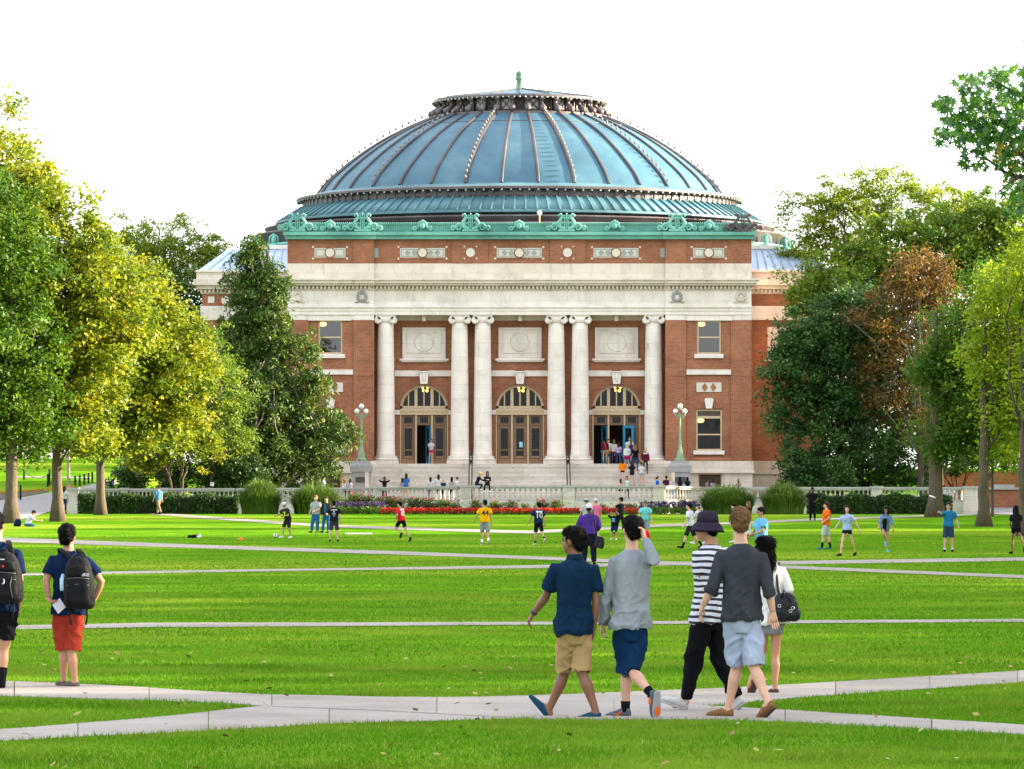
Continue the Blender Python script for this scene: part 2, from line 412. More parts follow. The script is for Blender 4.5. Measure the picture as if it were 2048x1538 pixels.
def m_stone(name, col, streak=0.25):
    m, n, l, b = nt(name)
    tc = n.new('ShaderNodeTexCoord').outputs['Object']
    sp = n.new('ShaderNodeSeparateXYZ'); l.new(tc, sp.inputs[0])
    cb = n.new('ShaderNodeCombineXYZ'); l.new(vmath(n, l, 'ADD', sp.outputs[0], sp.outputs[1]), cb.inputs[0]); l.new(sp.outputs[2], cb.inputs[1])
    t = n.new('ShaderNodeTexBrick'); l.new(cb.outputs[0], t.inputs['Vector']); t.inputs['Scale'].default_value = 1.0
    t.inputs['Brick Width'].default_value = 1.9; t.inputs['Row Height'].default_value = 0.93; t.inputs['Mortar Size'].default_value = 0.012
    t.inputs['Color1'].default_value = (1, 1, 1, 1); t.inputs['Color2'].default_value = (0.91, 0.89, 0.86, 1); t.inputs['Mortar'].default_value = (0.74, 0.70, 0.64, 1)
    f = tex_noise(n, l, 0.9, 6, 0.65, vec=tc); s2 = tex_noise(n, l, 1.0, 5, 0.6, vec=tc, stretch=(2.2, 2.2, 0.25))
    c = ramp(n, l, f, [(0.28, tuple(x*0.80 for x in col)), (0.5, col), (0.75, tuple(min(1, x*1.08) for x in col))])
    c = vmix(n, l, c, (0.22, 0.20, 0.165), ramp(n, l, s2, [(0.57, 0.0), (0.80, streak*2)]))
    c = vmix(n, l, c, t.outputs['Color'], 1.0, 'MULTIPLY')
    l.new(c, b.inputs['Base Color']); b.inputs['Roughness'].default_value = 0.8; b.inputs['Specular IOR Level'].default_value = 0.25
    bump(n, l, b, f, 0.15, 0.02)
    return m
M_STONE = m_stone('limestone', (0.69, 0.60, 0.51), 0.32)
M_STONE_P = m_stone('limestone_pale', (0.79, 0.715, 0.645), 0.16)
M_STEP = m_stone('step_stone', (0.72, 0.655, 0.585), 0.25)
_n, _l = M_STEP.node_tree.nodes, M_STEP.node_tree.links; _b = _n['Principled BSDF']; _src = _b.inputs['Base Color'].links[0].from_socket
_l.new(vmix(_n, _l, _src, ramp(_n, _l, _n.new('ShaderNodeObjectInfo').outputs['Random'], [(0.0, 0.84), (1.0, 1.05)]), 1.0, 'MULTIPLY'), _b.inputs['Base Color'])
M_GRANITE = m_stone('granite', (0.34, 0.335, 0.33), 0.35)
def m_copper(name, base, dark, light, rough, metal, seams=0.0, streak=0.6):
    m, n, l, b = nt(name)
    tc = n.new('ShaderNodeTexCoord').outputs['Object']
    f = tex_noise(n, l, 0.35, 6, 0.6, vec=tc); g = tex_noise(n, l, 1.4, 5, 0.65, vec=tc, stretch=(3, 3, 0.35))
    c = ramp(n, l, f, [(0.3, dark), (0.52, base), (0.75, light)])
    c = vmix(n, l, c, dark, ramp(n, l, g, [(0.52, 0.0), (0.75, streak)]))
    if seams:
        sp = n.new('ShaderNodeSeparateXYZ'); l.new(tc, sp.inputs[0])
        fr = vmath(n, l, 'FRACT', vmath(n, l, 'MULTIPLY', sp.outputs[2], 1.0/seams))
        line = ramp(n, l, fr, [(0.0, 1.0), (0.05, 0.0), (1.0, 0.0)])
        c = vmix(n, l, c, tuple(x*0.6 for x in base), vmath(n, l, 'MULTIPLY', line, 0.55))
    l.new(c, b.inputs['Base Color']); b.inputs['Roughness'].default_value = rough; b.inputs['Metallic'].default_value = metal
    b.inputs['Specular IOR Level'].default_value = 0.5
    bump(n, l, b, g, 0.12, 0.02)
    return m
M_DOME = m_copper('dome_copper', (0.046, 0.128, 0.178), (0.032, 0.092, 0.136), (0.080, 0.170, 0.205), 0.5, 0.0, 0.62, 0.45)
_b = M_DOME.node_tree.nodes['Principled BSDF']; _b.inputs['Specular IOR Level'].default_value = 0.4
M_SKIRT = m_copper('skirt_copper', (0.070, 0.175, 0.205), (0.045, 0.105, 0.130), (0.115, 0.24, 0.26), 0.5, 0.0, 0, 0.7)
M_DARKCU = m_copper('brown_copper', (0.105, 0.080, 0.084), (0.058, 0.046, 0.05), (0.15, 0.14, 0.145), 0.5, 0.3, 0, 0.7)
M_RIBCU = m_copper('rib_copper', (0.070, 0.060, 0.064), (0.038, 0.036, 0.042), (0.125, 0.11, 0.11), 0.5, 0.25, 0, 0.4)
M_VERDI = m_copper('verdigris', (0.145, 0.40, 0.325), (0.065, 0.22, 0.19), (0.23, 0.49, 0.41), 0.7, 0.0, 0, 0.5)
M_ZINC = m_copper('wing_roof_metal', (0.34, 0.43, 0.56), (0.27, 0.34, 0.46), (0.42, 0.50, 0.62), 0.4, 0.15, 0, 0.2)
M_FRAME = mat('door_paint_tan', (0.58, 0.43, 0.275), 0.55, 0.05, 3)
M_DOOR = mat('door_bronze', (0.31, 0.165, 0.085), 0.5, 0.08, 4)
M_IRON = mat('black_iron', (0.028, 0.026, 0.027), 0.45, 0.1, 8)
M_BLUE = mat('door_edge_blue', (0.03, 0.24, 0.40), 0.5, 0.05, 4)
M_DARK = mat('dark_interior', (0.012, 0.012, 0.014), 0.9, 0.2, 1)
M_MOSAIC = mat('mosaic_pale', (0.62, 0.57, 0.48), 0.7, 0.1, 8)
M_MOSAIC2 = mat('mosaic_grey', (0.30, 0.32, 0.30), 0.7, 0.15, 9)
M_GREENIRON = mat('lamp_green_iron', (0.22, 0.33, 0.20), 0.55, 0.1, 5)
def m_glass(amt=0.016, name='window_glass'):
    m, n, l, b = nt(name)
    n.remove(b)
    t = n.new('ShaderNodeBsdfTransparent'); t.inputs[0].default_value = (0.55, 0.55, 0.58, 1)
    g = n.new('ShaderNodeBsdfGlossy'); g.inputs['Roughness'].default_value = 0.03; g.inputs[0].default_value = (0.75, 0.78, 0.85, 1)
    bp = n.new('ShaderNodeBump'); bp.inputs['Strength'].default_value = 0.08; bp.inputs['Distance'].default_value = 0.05
    l.new(tex_noise(n, l, 1.2, 2), bp.inputs['Height']); l.new(bp.outputs[0], g.inputs['Normal'])
    x = n.new('ShaderNodeMixShader'); x.inputs[0].default_value = amt
    l.new(t.outputs[0], x.inputs[1]); l.new(g.outputs[0], x.inputs[2]); l.new(x.outputs[0], n['Material Output'].inputs[0])
    return m
M_GLASS = m_glass(); M_GLASS2 = m_glass(0.075, 'upper_window_glass')
M_LAMP = emit('warm_lamp_glow', (1.0, 0.52, 0.08), 3.0)
M_GLOBE = mat('white_glass_globe', (0.80, 0.79, 0.77), 0.25, 0.02, 4)

YB = 320.0
BXC = PX(1039.5, YB)
hall = thing('auditorium', 'domed red brick auditorium with six white columns and stone cornices', 'building', (BXC, YB, 1.6))
_part = {}
def bpart(mb, name, m, parent=hall, smooth=False, **kw):
    return mb.build(name, m, parent, smooth, **kw)
def fx(px, d): return PX(px, YB + d)
def fz(py, d): return PZ(py, YB + d)
def fbox(mb, x0, x1, y0, y1, d0, d1):
    """box whose front face covers photo rectangle x0..x1 / y0 (top)..y1 at depth d0"""
    mb.box(fx(x0, d0), fx(x1, d0), YB + d0, YB + d1, fz(y1, d0), fz(y0, d0)); return mb
def wall_holes(x0, x1, y0, y1, d0, d1, holes):
    """brick wall as cells round rectangular openings (photo pixels)"""
    xs = sorted({x0, x1, *[h[0] for h in holes], *[h[1] for h in holes]}); ys = sorted({y0, y1, *[h[2] for h in holes], *[h[3] for h in holes]})
    mb = MB()
    for i in range(len(xs)-1):
        for j in range(len(ys)-1):
            cx, cy = (xs[i]+xs[i+1])/2, (ys[j]+ys[j+1])/2
            if not any(h[0] < cx < h[1] and h[2] < cy < h[3] for h in holes):
                fbox(mb, xs[i], xs[i+1], ys[j], ys[j+1], d0, d1)
    return mb
def sash_window(x0, x1, y0, y1, d, lamp_left, transom=None):
    w = 3.2
    fr = MB()
    fbox(fr, x0, x0+w, y0, y1, d, d+0.3); fbox(fr, x1-w, x1, y0, y1, d, d+0.3)
    fbox(fr, x0+w, x1-w, y0, y0+w, d, d+0.3); fbox(fr, x0+w, x1-w, y1-w, y1, d, d+0.3)
    win = bpart(fr, 'window_frame', M_FRAME)
    ym = (y0+y1)/2
    if transom:
        bpart(fbox(MB(), x0+w, x1-w, transom, transom+5, d+0.02, d+0.2), 'transom_bar', M_FRAME, win)
        bpart(fbox(MB(), x0+w, x1-w, y0+w, transom, d+0.1, d+0.16), 'transom_panel', mat('transom_brown', (0.09, 0.06, 0.045), 0.6), win)
        ym = (transom+5+y1)/2; top = transom+5
    else: top = y0+w
    bpart(fbox(MB(), x0+w, x1-w, ym-1.3, ym+1.3, d+0.03, d+0.25), 'meeting_rail', M_FRAME, win)
    for a, b_ in ((top, ym-1.3), (ym+1.3, y1-w)):
        bpart(fbox(MB(), x0+w, x1-w, a, b_, d+0.14, d+0.17), 'pane', M_GLASS2 if y0 < 700 else M_GLASS, win)
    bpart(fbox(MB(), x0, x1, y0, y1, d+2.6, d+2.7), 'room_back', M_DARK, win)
    lx = x0+9 if lamp_left else x1-10
    mb = MB().ball((fx(lx, d+0.9), YB+d+0.9, fz(top+4, d+0.9)), (0.24, 0.24, 0.15))
    bpart(mb, 'ceiling_lamp', M_LAMP, win, True)
    bpart(fbox(MB(), x0-5, x1+5, y1, y1+8, d-0.28, d+0.3), 'sill', M_STONE_P, win)

# ------------------------------------------------------------------ front pavilions (brick end bays)
for side in (-1, 1):
    mx = lambda p: p if side > 0 else 2079 - p
    def xr(a, b_): a, b_ = mx(a), mx(b_); return (min(a, b_), max(a, b_))
    w_up = (*xr(1394, 1442), 641, 708); w_lo = (*xr(1392, 1444), 819, 901)
    bpart(wall_holes(*xr(1372, 1462), 640, 922, 0.12, 0.7, [w_up, w_lo]), 'wall', M_BRICK)
    for a, b_ in ((1331, 1372), (1462, 1503)):
        bpart(fbox(MB(), *xr(a, b_), 640, 922, 0.0, 1.5), 'pier', M_BRICK)
    bpart(fbox(MB(), *xr(1331, 1332), 640, 922, 1.5, 3.0), 'wall', M_BRICK)
    bpart(fbox(MB(), *xr(1502, 1503), 640, 922, 1.5, 9.0), 'wall', M_BRICK)
    sash_window(*w_up, 0.2, True); sash_window(*w_lo, 0.2, True, transom=832)
    bpart(fbox(MB(), *xr(1373, 1462), 739, 749, -0.06, 0.2), 'belt_course', M_STONE_P)
    # soldier rows, thin projecting brick bands
    for y in (713, 744):
        bpart(fbox(MB(), *xr(1331.5, 1371.5), y, y+8, -0.03, 0.1), 'brick_band', M_BRICK)
        bpart(fbox(MB(), *xr(1462.5, 1502.5), y, y+8, -0.03, 0.1), 'brick_band', M_BRICK)
    bpart(fbox(MB(), *xr(1331.5, 1502.5), 914, 921.5, -0.05, 0.1), 'brick_band', M_BRICK)
    # keystone over the lower window and mosaic tablet
    x0, x1 = xr(1409, 1427); xm = (x0+x1)/2
    k = MB().prism_xz([(fx(xm-6, 0), fz(817, 0)), (fx(xm+6, 0), fz(817, 0)), (fx(xm+9, 0), fz(800, 0)), (fx(xm+7, 0), fz(796, 0)), (fx(xm-7, 0), fz(796, 0)), (fx(xm-9, 0), fz(800, 0))], YB-0.12, YB+0.2)
    bpart(k, 'keystone', M_STONE_P)
    for a, b_ in ((xm-28, xm-10), (xm+10, xm+28)): bpart(fbox(MB(), a, b_, 806, 817, 0.05, 0.2), 'flat_arch', M_BRICK)
    tb = bpart(fbox(MB(), xm-25, xm+25, 765, 784, 0.04, 0.2), 'mosaic_tablet', M_MOSAIC)
    for cx in (-8.5, 8.5):
        bpart(MB().prism_xz([(fx(xm+cx, 0), fz(783, 0)), (fx(xm+cx+6, 0), fz(774.5, 0)), (fx(xm+cx, 0), fz(766, 0)), (fx(xm+cx-6, 0), fz(774.5, 0))], YB+0.0, YB+0.06), 'tile', M_BRICK, tb)
    # stone water table and basement with louvred vent
    bpart(fbox(MB(), *xr(1328, 1507), 922, 941, -0.35, 1.0), 'water_table', M_STONE)
    bpart(fbox(MB(), *xr(1326, 1509), 941, 946, -0.45, 1.0), 'water_table', M_STONE)
    lv = (*xr(1396, 1444), 947, 978)
    bpart(wall_holes(*xr(1340, 1505), 946, 1000, -0.2, 0.6, [lv]), 'basement_wall', M_STONE)
    fr = bpart(fbox(fbox(fbox(MB(), lv[0], lv[0]+2.4, 947, 978, -0.1, 0.1), lv[1]-2.4, lv[1], 947, 978, -0.1, 0.1), lv[0]+2.4, lv[1]-2.4, 947, 949, -0.1, 0.1), 'vent_frame', M_FRAME)
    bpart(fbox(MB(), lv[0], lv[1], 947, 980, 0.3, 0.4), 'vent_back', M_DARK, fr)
    for q in range(9):
        y = 950 + q*3.1
        z = fz(y, 0); 
        mb = MB().box(fx(lv[0]+2.4, 0), fx(lv[1]-2.4, 0), YB-0.02, YB+0.12, -0.03, 0.03)
        mb.xform(Matrix.Translation((0, YB, z)) @ Matrix.Rotation(R(35), 4, 'X') @ Matrix.Translation((0, -YB, 0)))
        bpart(mb, 'louvre', mat('louvre_tan', (0.30, 0.25, 0.16) if side > 0 else (0.12, 0.085, 0.06), 0.6), fr)

# ------------------------------------------------------------------ recessed door wall with three arches
DR = 2.1
arches = []
for pc in (848.0, 1040.0, 1233.0):
    arches.append(pc)
RAD, SPR = 48.0, 817.0
def door_wall():
    mb = MB()
    xs = [748.0]
    for pc in arches: xs += [pc-RAD, pc+RAD]
    xs.append(1331.0)
    yt, yb = 638.0, 930.0
    for i in range(0, len(xs), 2): fbox(mb, xs[i], xs[i+1], yt, yb, DR, DR+0.6)
    N = 20
    for pc in arches:
        for i in range(N):
            a0, a1 = math.pi*(1 - i/N), math.pi*(1-(i+1)/N)
            p0, p1 = (pc+RAD*math.cos(a0), SPR-RAD*math.sin(a0)), (pc+RAD*math.cos(a1), SPR-RAD*math.sin(a1))
            mb.prism_xz([(fx(p0[0], DR), fz(p0[1], DR)), (fx(p1[0], DR), fz(p1[1], DR)), (fx(p1[0], DR), fz(yt, DR)), (fx(p0[0], DR), fz(yt, DR))], YB+DR, YB+DR+0.6)
    return mb
bpart(door_wall(), 'wall', M_BRICK)
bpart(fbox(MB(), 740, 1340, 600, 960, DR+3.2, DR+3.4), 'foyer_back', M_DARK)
bpart(fbox(MB(), 745, 1335, 934, 940, 0.5, DR+6.0), 'foyer_floor', M_STEP)
bpart(fbox(MB(), 749, 1330, 624, 628.5, 0.9, DR+0.5), 'portico_ceiling', mat('portico_plaster', (0.60, 0.53, 0.40), 0.8))
bpart(fbox(MB(), 749, 1330, 631, 641, DR-0.08, DR+0.3), 'wall_beam', mat('portico_plaster', (0, 0, 0)))
for ai, pc in enumerate(arches):
    # voussoir ring standing slightly proud, bricks on edge
    arch = MB(); N = 40
    for i in range(N):
        a0, a1 = math.pi*(1-(i+0.06)/N), math.pi*(1-(i+0.94)/N)
        q = []
        for rr, aa in ((RAD, a0), (RAD, a1), (RAD+11, a1), (RAD+11, a0)):
            q.append((fx(pc+rr*math.cos(aa), DR), fz(SPR-rr*math.sin(aa), DR)))
        arch.prism_xz(q, YB+DR-0.06, YB+DR+0.1)
    bpart(arch, 'arch_ring', M_BRICK, kind='stuff')
    # keystone
    bpart(MB().prism_xz([(fx(pc-7, DR), fz(768, DR)), (fx(pc+7, DR), fz(768, DR)), (fx(pc+9.5, DR), fz(745, DR)), (fx(pc-9.5, DR), fz(745, DR))], YB+DR-0.4, YB+DR), 'keystone', M_STONE_P)
    kb = MB().ball((fx(pc, DR), YB+DR-0.4, fz(755, DR)), (0.13, 0.12, 0.30)); kb.box(fx(pc-10, DR), fx(pc+10, DR), YB+DR-0.5, YB+DR, fz(745, DR), fz(742.5, DR))
    bpart(kb, 'keystone_carving', M_STONE_P, smooth=False)
    for a, b_ in ((pc-58.5, pc-9.6), (pc+9.6, pc+58.5)):
        bpart(fbox(MB(), a, b_, 741, 752.5, DR-0.14, DR+0.1), 'belt_course', M_STONE_P)
    for a, b_ in ((pc-58.5, pc-RAD), (pc+RAD, pc+58.5)):
        bpart(fbox(MB(), a, b_, 820, 829, DR-0.08, DR+0.1), 'impost', M_STONE_P)
    # framed stone panel above
    pn = bpart(fbox(MB(), pc-43, pc+43, 655, 717, DR-0.10, DR+0.1), 'stone_panel', M_STONE_P)
    fr = MB(); y0, y1 = 663, 706
    for (a, b_, c_, d_) in ((pc-34, pc+34, y0, y0+2), (pc-34, pc+34, y1-2, y1), (pc-34, pc-32, y0+2, y1-2), (pc+32, pc+34, y0+2, y1-2)):
        fbox(fr, a, b_, c_, d_, DR-0.17, DR-0.09)
    bpart(fr, 'panel_moulding', M_STONE_P, pn)
    ring = MB(); c0 = (fx(pc, DR), YB+DR-0.10, fz(684.5, DR))
    ring.tube([(c0[0]+0.6*math.cos(t), c0[1], c0[2]+0.6*math.sin(t)) for t in [2*math.pi*i/28 for i in range(29)]], 0.06, 6)
    bpart(ring, 'medallion_ring', M_STONE_P, pn, True)
    bpart(fbox(fbox(MB(), pc-49, pc+49, 717, 721, DR-0.35, DR+0.1), pc-46, pc+46, 721, 724, DR-0.22, DR+0.1), 'panel_sill', M_STONE_P, pn)
    for a, b_, c_, d_ in ((pc-45.5, pc-43.2, 652, 717), (pc+43.2, pc+45.5, 652, 717), (pc-45.5, pc+45.5, 650, 654.8)):
        bpart(fbox(MB(), a, b_, c_, d_, DR-0.05, DR+0.05), 'brick_border', M_BRICK, pn)
    # ceiling beam end between the columns
    bpart(fbox(MB(), pc-3.5, pc+3.5, 629.5, 641.5, 0.95, DR), 'ceiling_beam', M_STONE_P)
    # ---- fanlight
    D2 = DR + 0.35
    fan = MB(); N = 24
    for i in range(N):
        a0, a1 = math.pi*(1-i/N), math.pi*(1-(i+1)/N)
        q = [(fx(pc+rr*math.cos(aa), D2), fz(SPR-rr*math.sin(aa), D2)) for rr, aa in ((RAD-5, a0), (RAD-5, a1), (RAD, a1), (RAD, a0))]
        fan.prism_xz(q, YB+D2-0.1, YB+D2+0.15)
    fbox(fan, pc-RAD, pc+RAD, 812, 817, D2-0.1, D2+0.15)
    fl = bpart(fan, 'fanlight_frame', M_FRAME)
    for x, w in ((-16, 3), (16, 3), (0, 1.2), (-31, 1.2), (31, 1.2)):
        top = SPR - math.sqrt(max(0, (RAD-5)**2 - x*x))
        bpart(fbox(MB(), pc+x-w, pc+x+w, top, 812, D2-0.06 if w > 2 else D2, D2+0.12), 'mullion', M_FRAME, fl)
    edges = [-43, -32.2, -29.8, -19, -13, -1.2, 1.2, 13, 19, 29.8, 32.2, 43]
    for e in range(0, 12, 2):
        xa, xb = edges[e], edges[e+1]; poly = [(xa, 812), (xb, 812)]
        for t in range(7):
            x = xb + (xa-xb)*t/6; poly.append((x, min(811, SPR - math.sqrt(max(0, (RAD-5)**2-x*x)))))
        bpart(MB().prism_xz([(fx(pc+x, D2), fz(y, D2)) for x, y in poly], YB+D2+0.03, YB+D2+0.06), 'pane', M_GLASS, fl)
    # chandelier
    ch = MB(); gl = []
    zc = fz(782, DR+2)
    stem = MB().tube([(fx(pc+2, DR+2), YB+DR+2, zc+0.6), (fx(pc+2, DR+2), YB+DR+2, zc-0.1)], 0.04, 6)
    lamp = bpart(stem, 'chandelier', M_IRON)
    for gx, gy in ((-3, 774), (7.5, 774.5), (-1, 781), (6, 781.5)):
        bpart(MB().ball((fx(pc+gx, DR+1.8), YB+DR+1.8, fz(gy, DR+1.8)), 0.09), 'globe', M_LAMP, lamp, True)
    # ---- transom beam, door surround
    sr = MB(); fbox(sr, pc-RAD, pc+RAD, 817.2, 829.5, D2-0.22, D2+0.2); fbox(sr, pc-RAD-0.5, pc+RAD+0.5, 821, 823, D2-0.28, D2-0.2)
    surround = bpart(sr, 'door_surround', M_FRAME)
    for x in (-46.8, -16, 16, 46.8):
        w = 1.6 if abs(x) < 20 else 1.2
        bpart(fbox(MB(), pc+x-w, pc+x+w, 829.5, 928, D2-0.15, D2+0.2), 'door_post', M_FRAME, surround)
    for bi, bx_ in enumerate((-31, 0, 31)):
        x0, x1 = pc+bx_-13.6, pc+bx_+13.6
        # transom light over each leaf
        tl = MB(); 
        for a, b_, c_, d_ in ((x0, x1, 830, 834), (x0, x1, 846, 850), (x0, x0+5, 834, 846), (x1-5, x1, 834, 846)):
            fbox(tl, a, b_, c_, d_, D2, D2+0.12)
        tlo = bpart(tl, 'transom_light', M_DOOR)
        bpart(fbox(MB(), x0+5, x1-5, 834, 846, D2+0.04, D2+0.07), 'pane', M_GLASS, tlo)
        gr = MB()
        for a, b_, c_, d_ in ((x0+3, x1-3, 832, 832.8), (x0+3, x1-3, 847.4, 848.2), (x0+2.2, x0+3, 832, 848.2), (x1-3, x1-2.2, 832, 848.2)):
            fbox(gr, a, b_, c_, d_, D2-0.03, D2)
        for q in range(4): fbox(gr, x0+7+q*4.2, x0+7.7+q*4.2, 832.8, 834.5, D2-0.03, D2); fbox(gr, x0+7+q*4.2, x0+7.7+q*4.2, 845.5, 847.4, D2-0.03, D2)
        bpart(gr, 'grille', M_IRON, tlo)
        open_leaf = (ai == 0 and bi == 1) or (ai == 2 and bi in (0, 1))
        # leaf, built with its hinge edge at local zero, then swung
        zb, zt = fz(927.3, D2), fz(851, D2); wdt = fx(x1, D2)-fx(x0, D2)
        def lrect(mb, a, b_, c_, d_, y0, y1):
            mb.box(a*wdt, b_*wdt, y0, y1, zb+(zt-zb)*c_, zb+(zt-zb)*d_)
        lf = MB()
        lrect(lf, 0, 0.22, 0, 1, 0, 0.07); lrect(lf, 0.78, 1, 0, 1, 0, 0.07); lrect(lf, 0.22, 0.78, 0, 0.20, 0, 0.07); lrect(lf, 0.22, 0.78, 0.93, 1, 0, 0.07)
        hinge = x0 if (bi == 0 or not open_leaf) else x1
        if ai == 2 and bi == 0: hinge = x1
        M = Matrix.Translation((fx(hinge, D2), YB+D2, 0))
        if open_leaf:
            if hinge == x1: M = M @ Matrix.Rotation(R(100 if ai == 0 else (96 if bi == 0 else -125)), 4, 'Z') @ Matrix.Translation((-wdt, 0, 0)) if not (ai == 2 and bi == 1) else M @ Matrix.Rotation(R(25 if False else 0), 4, 'Z')
            if ai == 2 and bi == 1: M = Matrix.Translation((fx(x1-1, D2), YB+D2-0.12, 0)) @ Matrix.Rotation(R(-38), 4, 'Z')
            if ai == 0: M = Matrix.Translation((fx(x1, D2), YB+D2, 0)) @ Matrix.Rotation(R(180-70), 4, 'Z')
            if ai == 2 and bi == 0: M = Matrix.Translation((fx(x1, D2), YB+D2, 0)) @ Matrix.Rotation(R(180-66), 4, 'Z')
        dm_ = M_BLUE if open_leaf else M_DOOR
        leaf = bpart(lf.xform(M), 'door', dm_)
        pb = MB(); lrect(pb, 0.22, 0.78, 0.20, 0.93, 0.025, 0.05); bpart(pb.xform(M), 'pane', M_GLASS, leaf)
        if not open_leaf:
            gr = MB()
            for a, b_, c_, d_ in ((0.10, 0.12, 0.14, 0.97), (0.88, 0.90, 0.14, 0.97), (0.10, 0.90, 0.13, 0.14), (0.10, 0.90, 0.965, 0.975), (0.22, 0.24, 0.2, 0.93), (0.76, 0.78, 0.2, 0.93)):
                lrect(gr, a, b_, c_, d_, -0.03, -0.002)
            for q in range(9):
                c_ = 0.2 + q*0.088; lrect(gr, 0.12, 0.22, c_, c_+0.008, -0.03, -0.002); lrect(gr, 0.78, 0.88, c_, c_+0.008, -0.03, -0.002)
            bpart(gr.xform(M), 'grille', M_IRON, leaf)
            hb = MB(); lrect(hb, 0.24, 0.76, 0.352, 0.362, -0.05, -0.03); bpart(hb.xform(M), 'push_bar', mat('brass', (0.45, 0.33, 0.10), 0.35, metallic=0.8), leaf)
            if ai == 1 and bi == 1:
                nb = MB(); lrect(nb, 0.44, 0.70, 0.43, 0.57, 0.01, 0.02); bpart(nb.xform(M), 'notice', mat('notice_blue', (0.30, 0.62, 0.78), 0.6, 0.25, 12), leaf)
    bpart(fbox(MB(), pc-50, pc+50, 927.5, 930, DR-0.5, DR+0.9), 'threshold', M_STONE_P)

# ------------------------------------------------------------------ columns
for pc in (771.5, 919.5, 965.5, 1112.5, 1160.0, 1307.0):
    dc = 0.95; Yc = YB+dc; x = PX(pc, Yc)
    zt, zb = PZ(646, Yc), PZ(912, Yc)
    prof = []
    for i in range(15):
        t = i/14; r = 0.605 - 0.085*max(0, t-0.25)**1.4/(0.75**1.4); prof.append((r, zb + (zt-zb)*t))
    prof = [(0.66, zb)] + [(0.64, zb+0.06)] + [(r, z) for r, z in prof if z > zb+0.1] 
    col = bpart(MB().lathe(prof, (x, Yc, 0), 28), 'column', M_STONE_P, smooth=True)
    base = MB(); z0 = PZ(929, Yc)
    base.lathe([(0.80, zb-0.30), (0.86, zb-0.24), (0.86, zb-0.18), (0.76, zb-0.13), (0.74, zb-0.09), (0.78, zb-0.06), (0.78, zb-0.02), (0.68, zb)], (x, Yc, 0), 28)
    bpart(base, 'base', M_STONE_P, col, False)
    bpart(MB().box(x-0.87, x+0.87, Yc-0.87, Yc+0.87, z0, zb-0.30), 'plinth', M_STONE, col)
    # ionic capital: two volute scrolls front and back, echinus, abacus
    ab = MB().box(x-0.66, x+0.66, Yc-0.62, Yc+0.62, PZ(633.5, Yc), PZ(629.3, Yc)); bpart(ab, 'abacus', M_STONE_P, col)
    ec = MB().lathe([(0.52, zt-0.02), (0.60, zt+0.12), (0.66, zt+0.26), (0.60, zt+0.36)], (x, Yc, 0), 24)
    bpart(ec, 'echinus', M_STONE_P, col, True)
    for s in (-1, 1):
        vo = MB(); vx, vz = x+s*0.52, PZ(640.5, Yc)
        vo.tube([(vx, Yc-0.60, vz), (vx, Yc-0.56, vz), (vx, Yc-0.2, vz), (vx, Yc+0.2, vz), (vx, Yc+0.56, vz), (vx, Yc+0.60, vz)], [0.22, 0.245, 0.20, 0.20, 0.245, 0.22], 18)
        sp = [(vx + s*(0.235-0.030*t)*math.cos(t*s*0+1.57-t*1.0*1.0) , Yc-0.615, vz + (0.235-0.030*t)*math.sin(1.57-t)) for t in [i*0.35 for i in range(20)]]
        vo.tube(sp, 0.028, 5)
        bpart(vo, 'volute', M_STONE_P, col, False)
    bpart(MB().prism_xz([(x-0.5, PZ(638.5, Yc)), (x-0.25, PZ(640, Yc)), (x+0.25, PZ(640, Yc)), (x+0.5, PZ(638.5, Yc)), (x+0.55, PZ(633.5, Yc)), (x-0.55, PZ(633.5, Yc))], Yc-0.60, Yc+0.60), 'cushion', M_STONE_P, col)

# ------------------------------------------------------------------ entablature
def band(name, y0, y1, dpav, dmid, m, over=0, parent=hall):
    """horizontal course: forward over the two end bays, back between them; over widens its ends (photo px)"""
    for a, b_ in ((575-over, 748), (1331, 1503+over)):
        bpart(fbox(MB(), a, b_, y0, y1, dpav, 6.0), name, m, parent)
    bpart(fbox(MB(), 748, 1331, y0, y1, dmid, 6.0), name, m, parent)
# architrave
band('architrave', 622, 629.5, -0.02, 0.24, M_STONE_P)
band('architrave', 615, 622, -0.07, 0.19, M_STONE_P)
band('architrave', 611, 615, -0.18, 0.08, M_STONE_P)
for a, b_ in ((575, 748), (1331, 1503)):
    bpart(fbox(MB(), a, b_, 629.5, 640, 0.03, 6.0), 'architrave', M_STONE_P)
for xa, xb in ((616, 703), (1374, 1464)):
    bpart(fbox(fbox(MB(), xa, xb, 630, 641, -0.05, 0.2), xa-3, xb+3, 627.5, 630, -0.12, 0.2), 'window_head', M_STONE_P)
band('frieze', 580, 611, 0.0, 0.25, M_STONE_P)
band('bed_mould', 577.5, 580, -0.12, 0.13, M_STONE)
band('dentil_backing', 570.5, 577.5, -0.04, 0.20, M_STONE)
dn = MB(); x = 576.0
while x < 1500:
    d = -0.30 if (x < 744 or x > 1332) else -0.05
    if not (744 <= x < 749): fbox(dn, x, x+4.6, 571, 577.3, d, d+0.34)
    x += 8.0
bpart(dn, 'dentil_course', M_STONE, kind='stuff')
band('cornice', 566, 570.5, -0.55, -0.25, M_STONE, 8)
band('cornice', 560, 566, -0.75, -0.45, M_STONE, 12)
band('cornice', 556.5, 560, -0.88, -0.58, M_STONE, 16)
band('blocking_course', 541, 556.5, 0.15, 0.40, M_STONE)
band('attic_base', 527, 541, 0.22, 0.47, M_STONE)
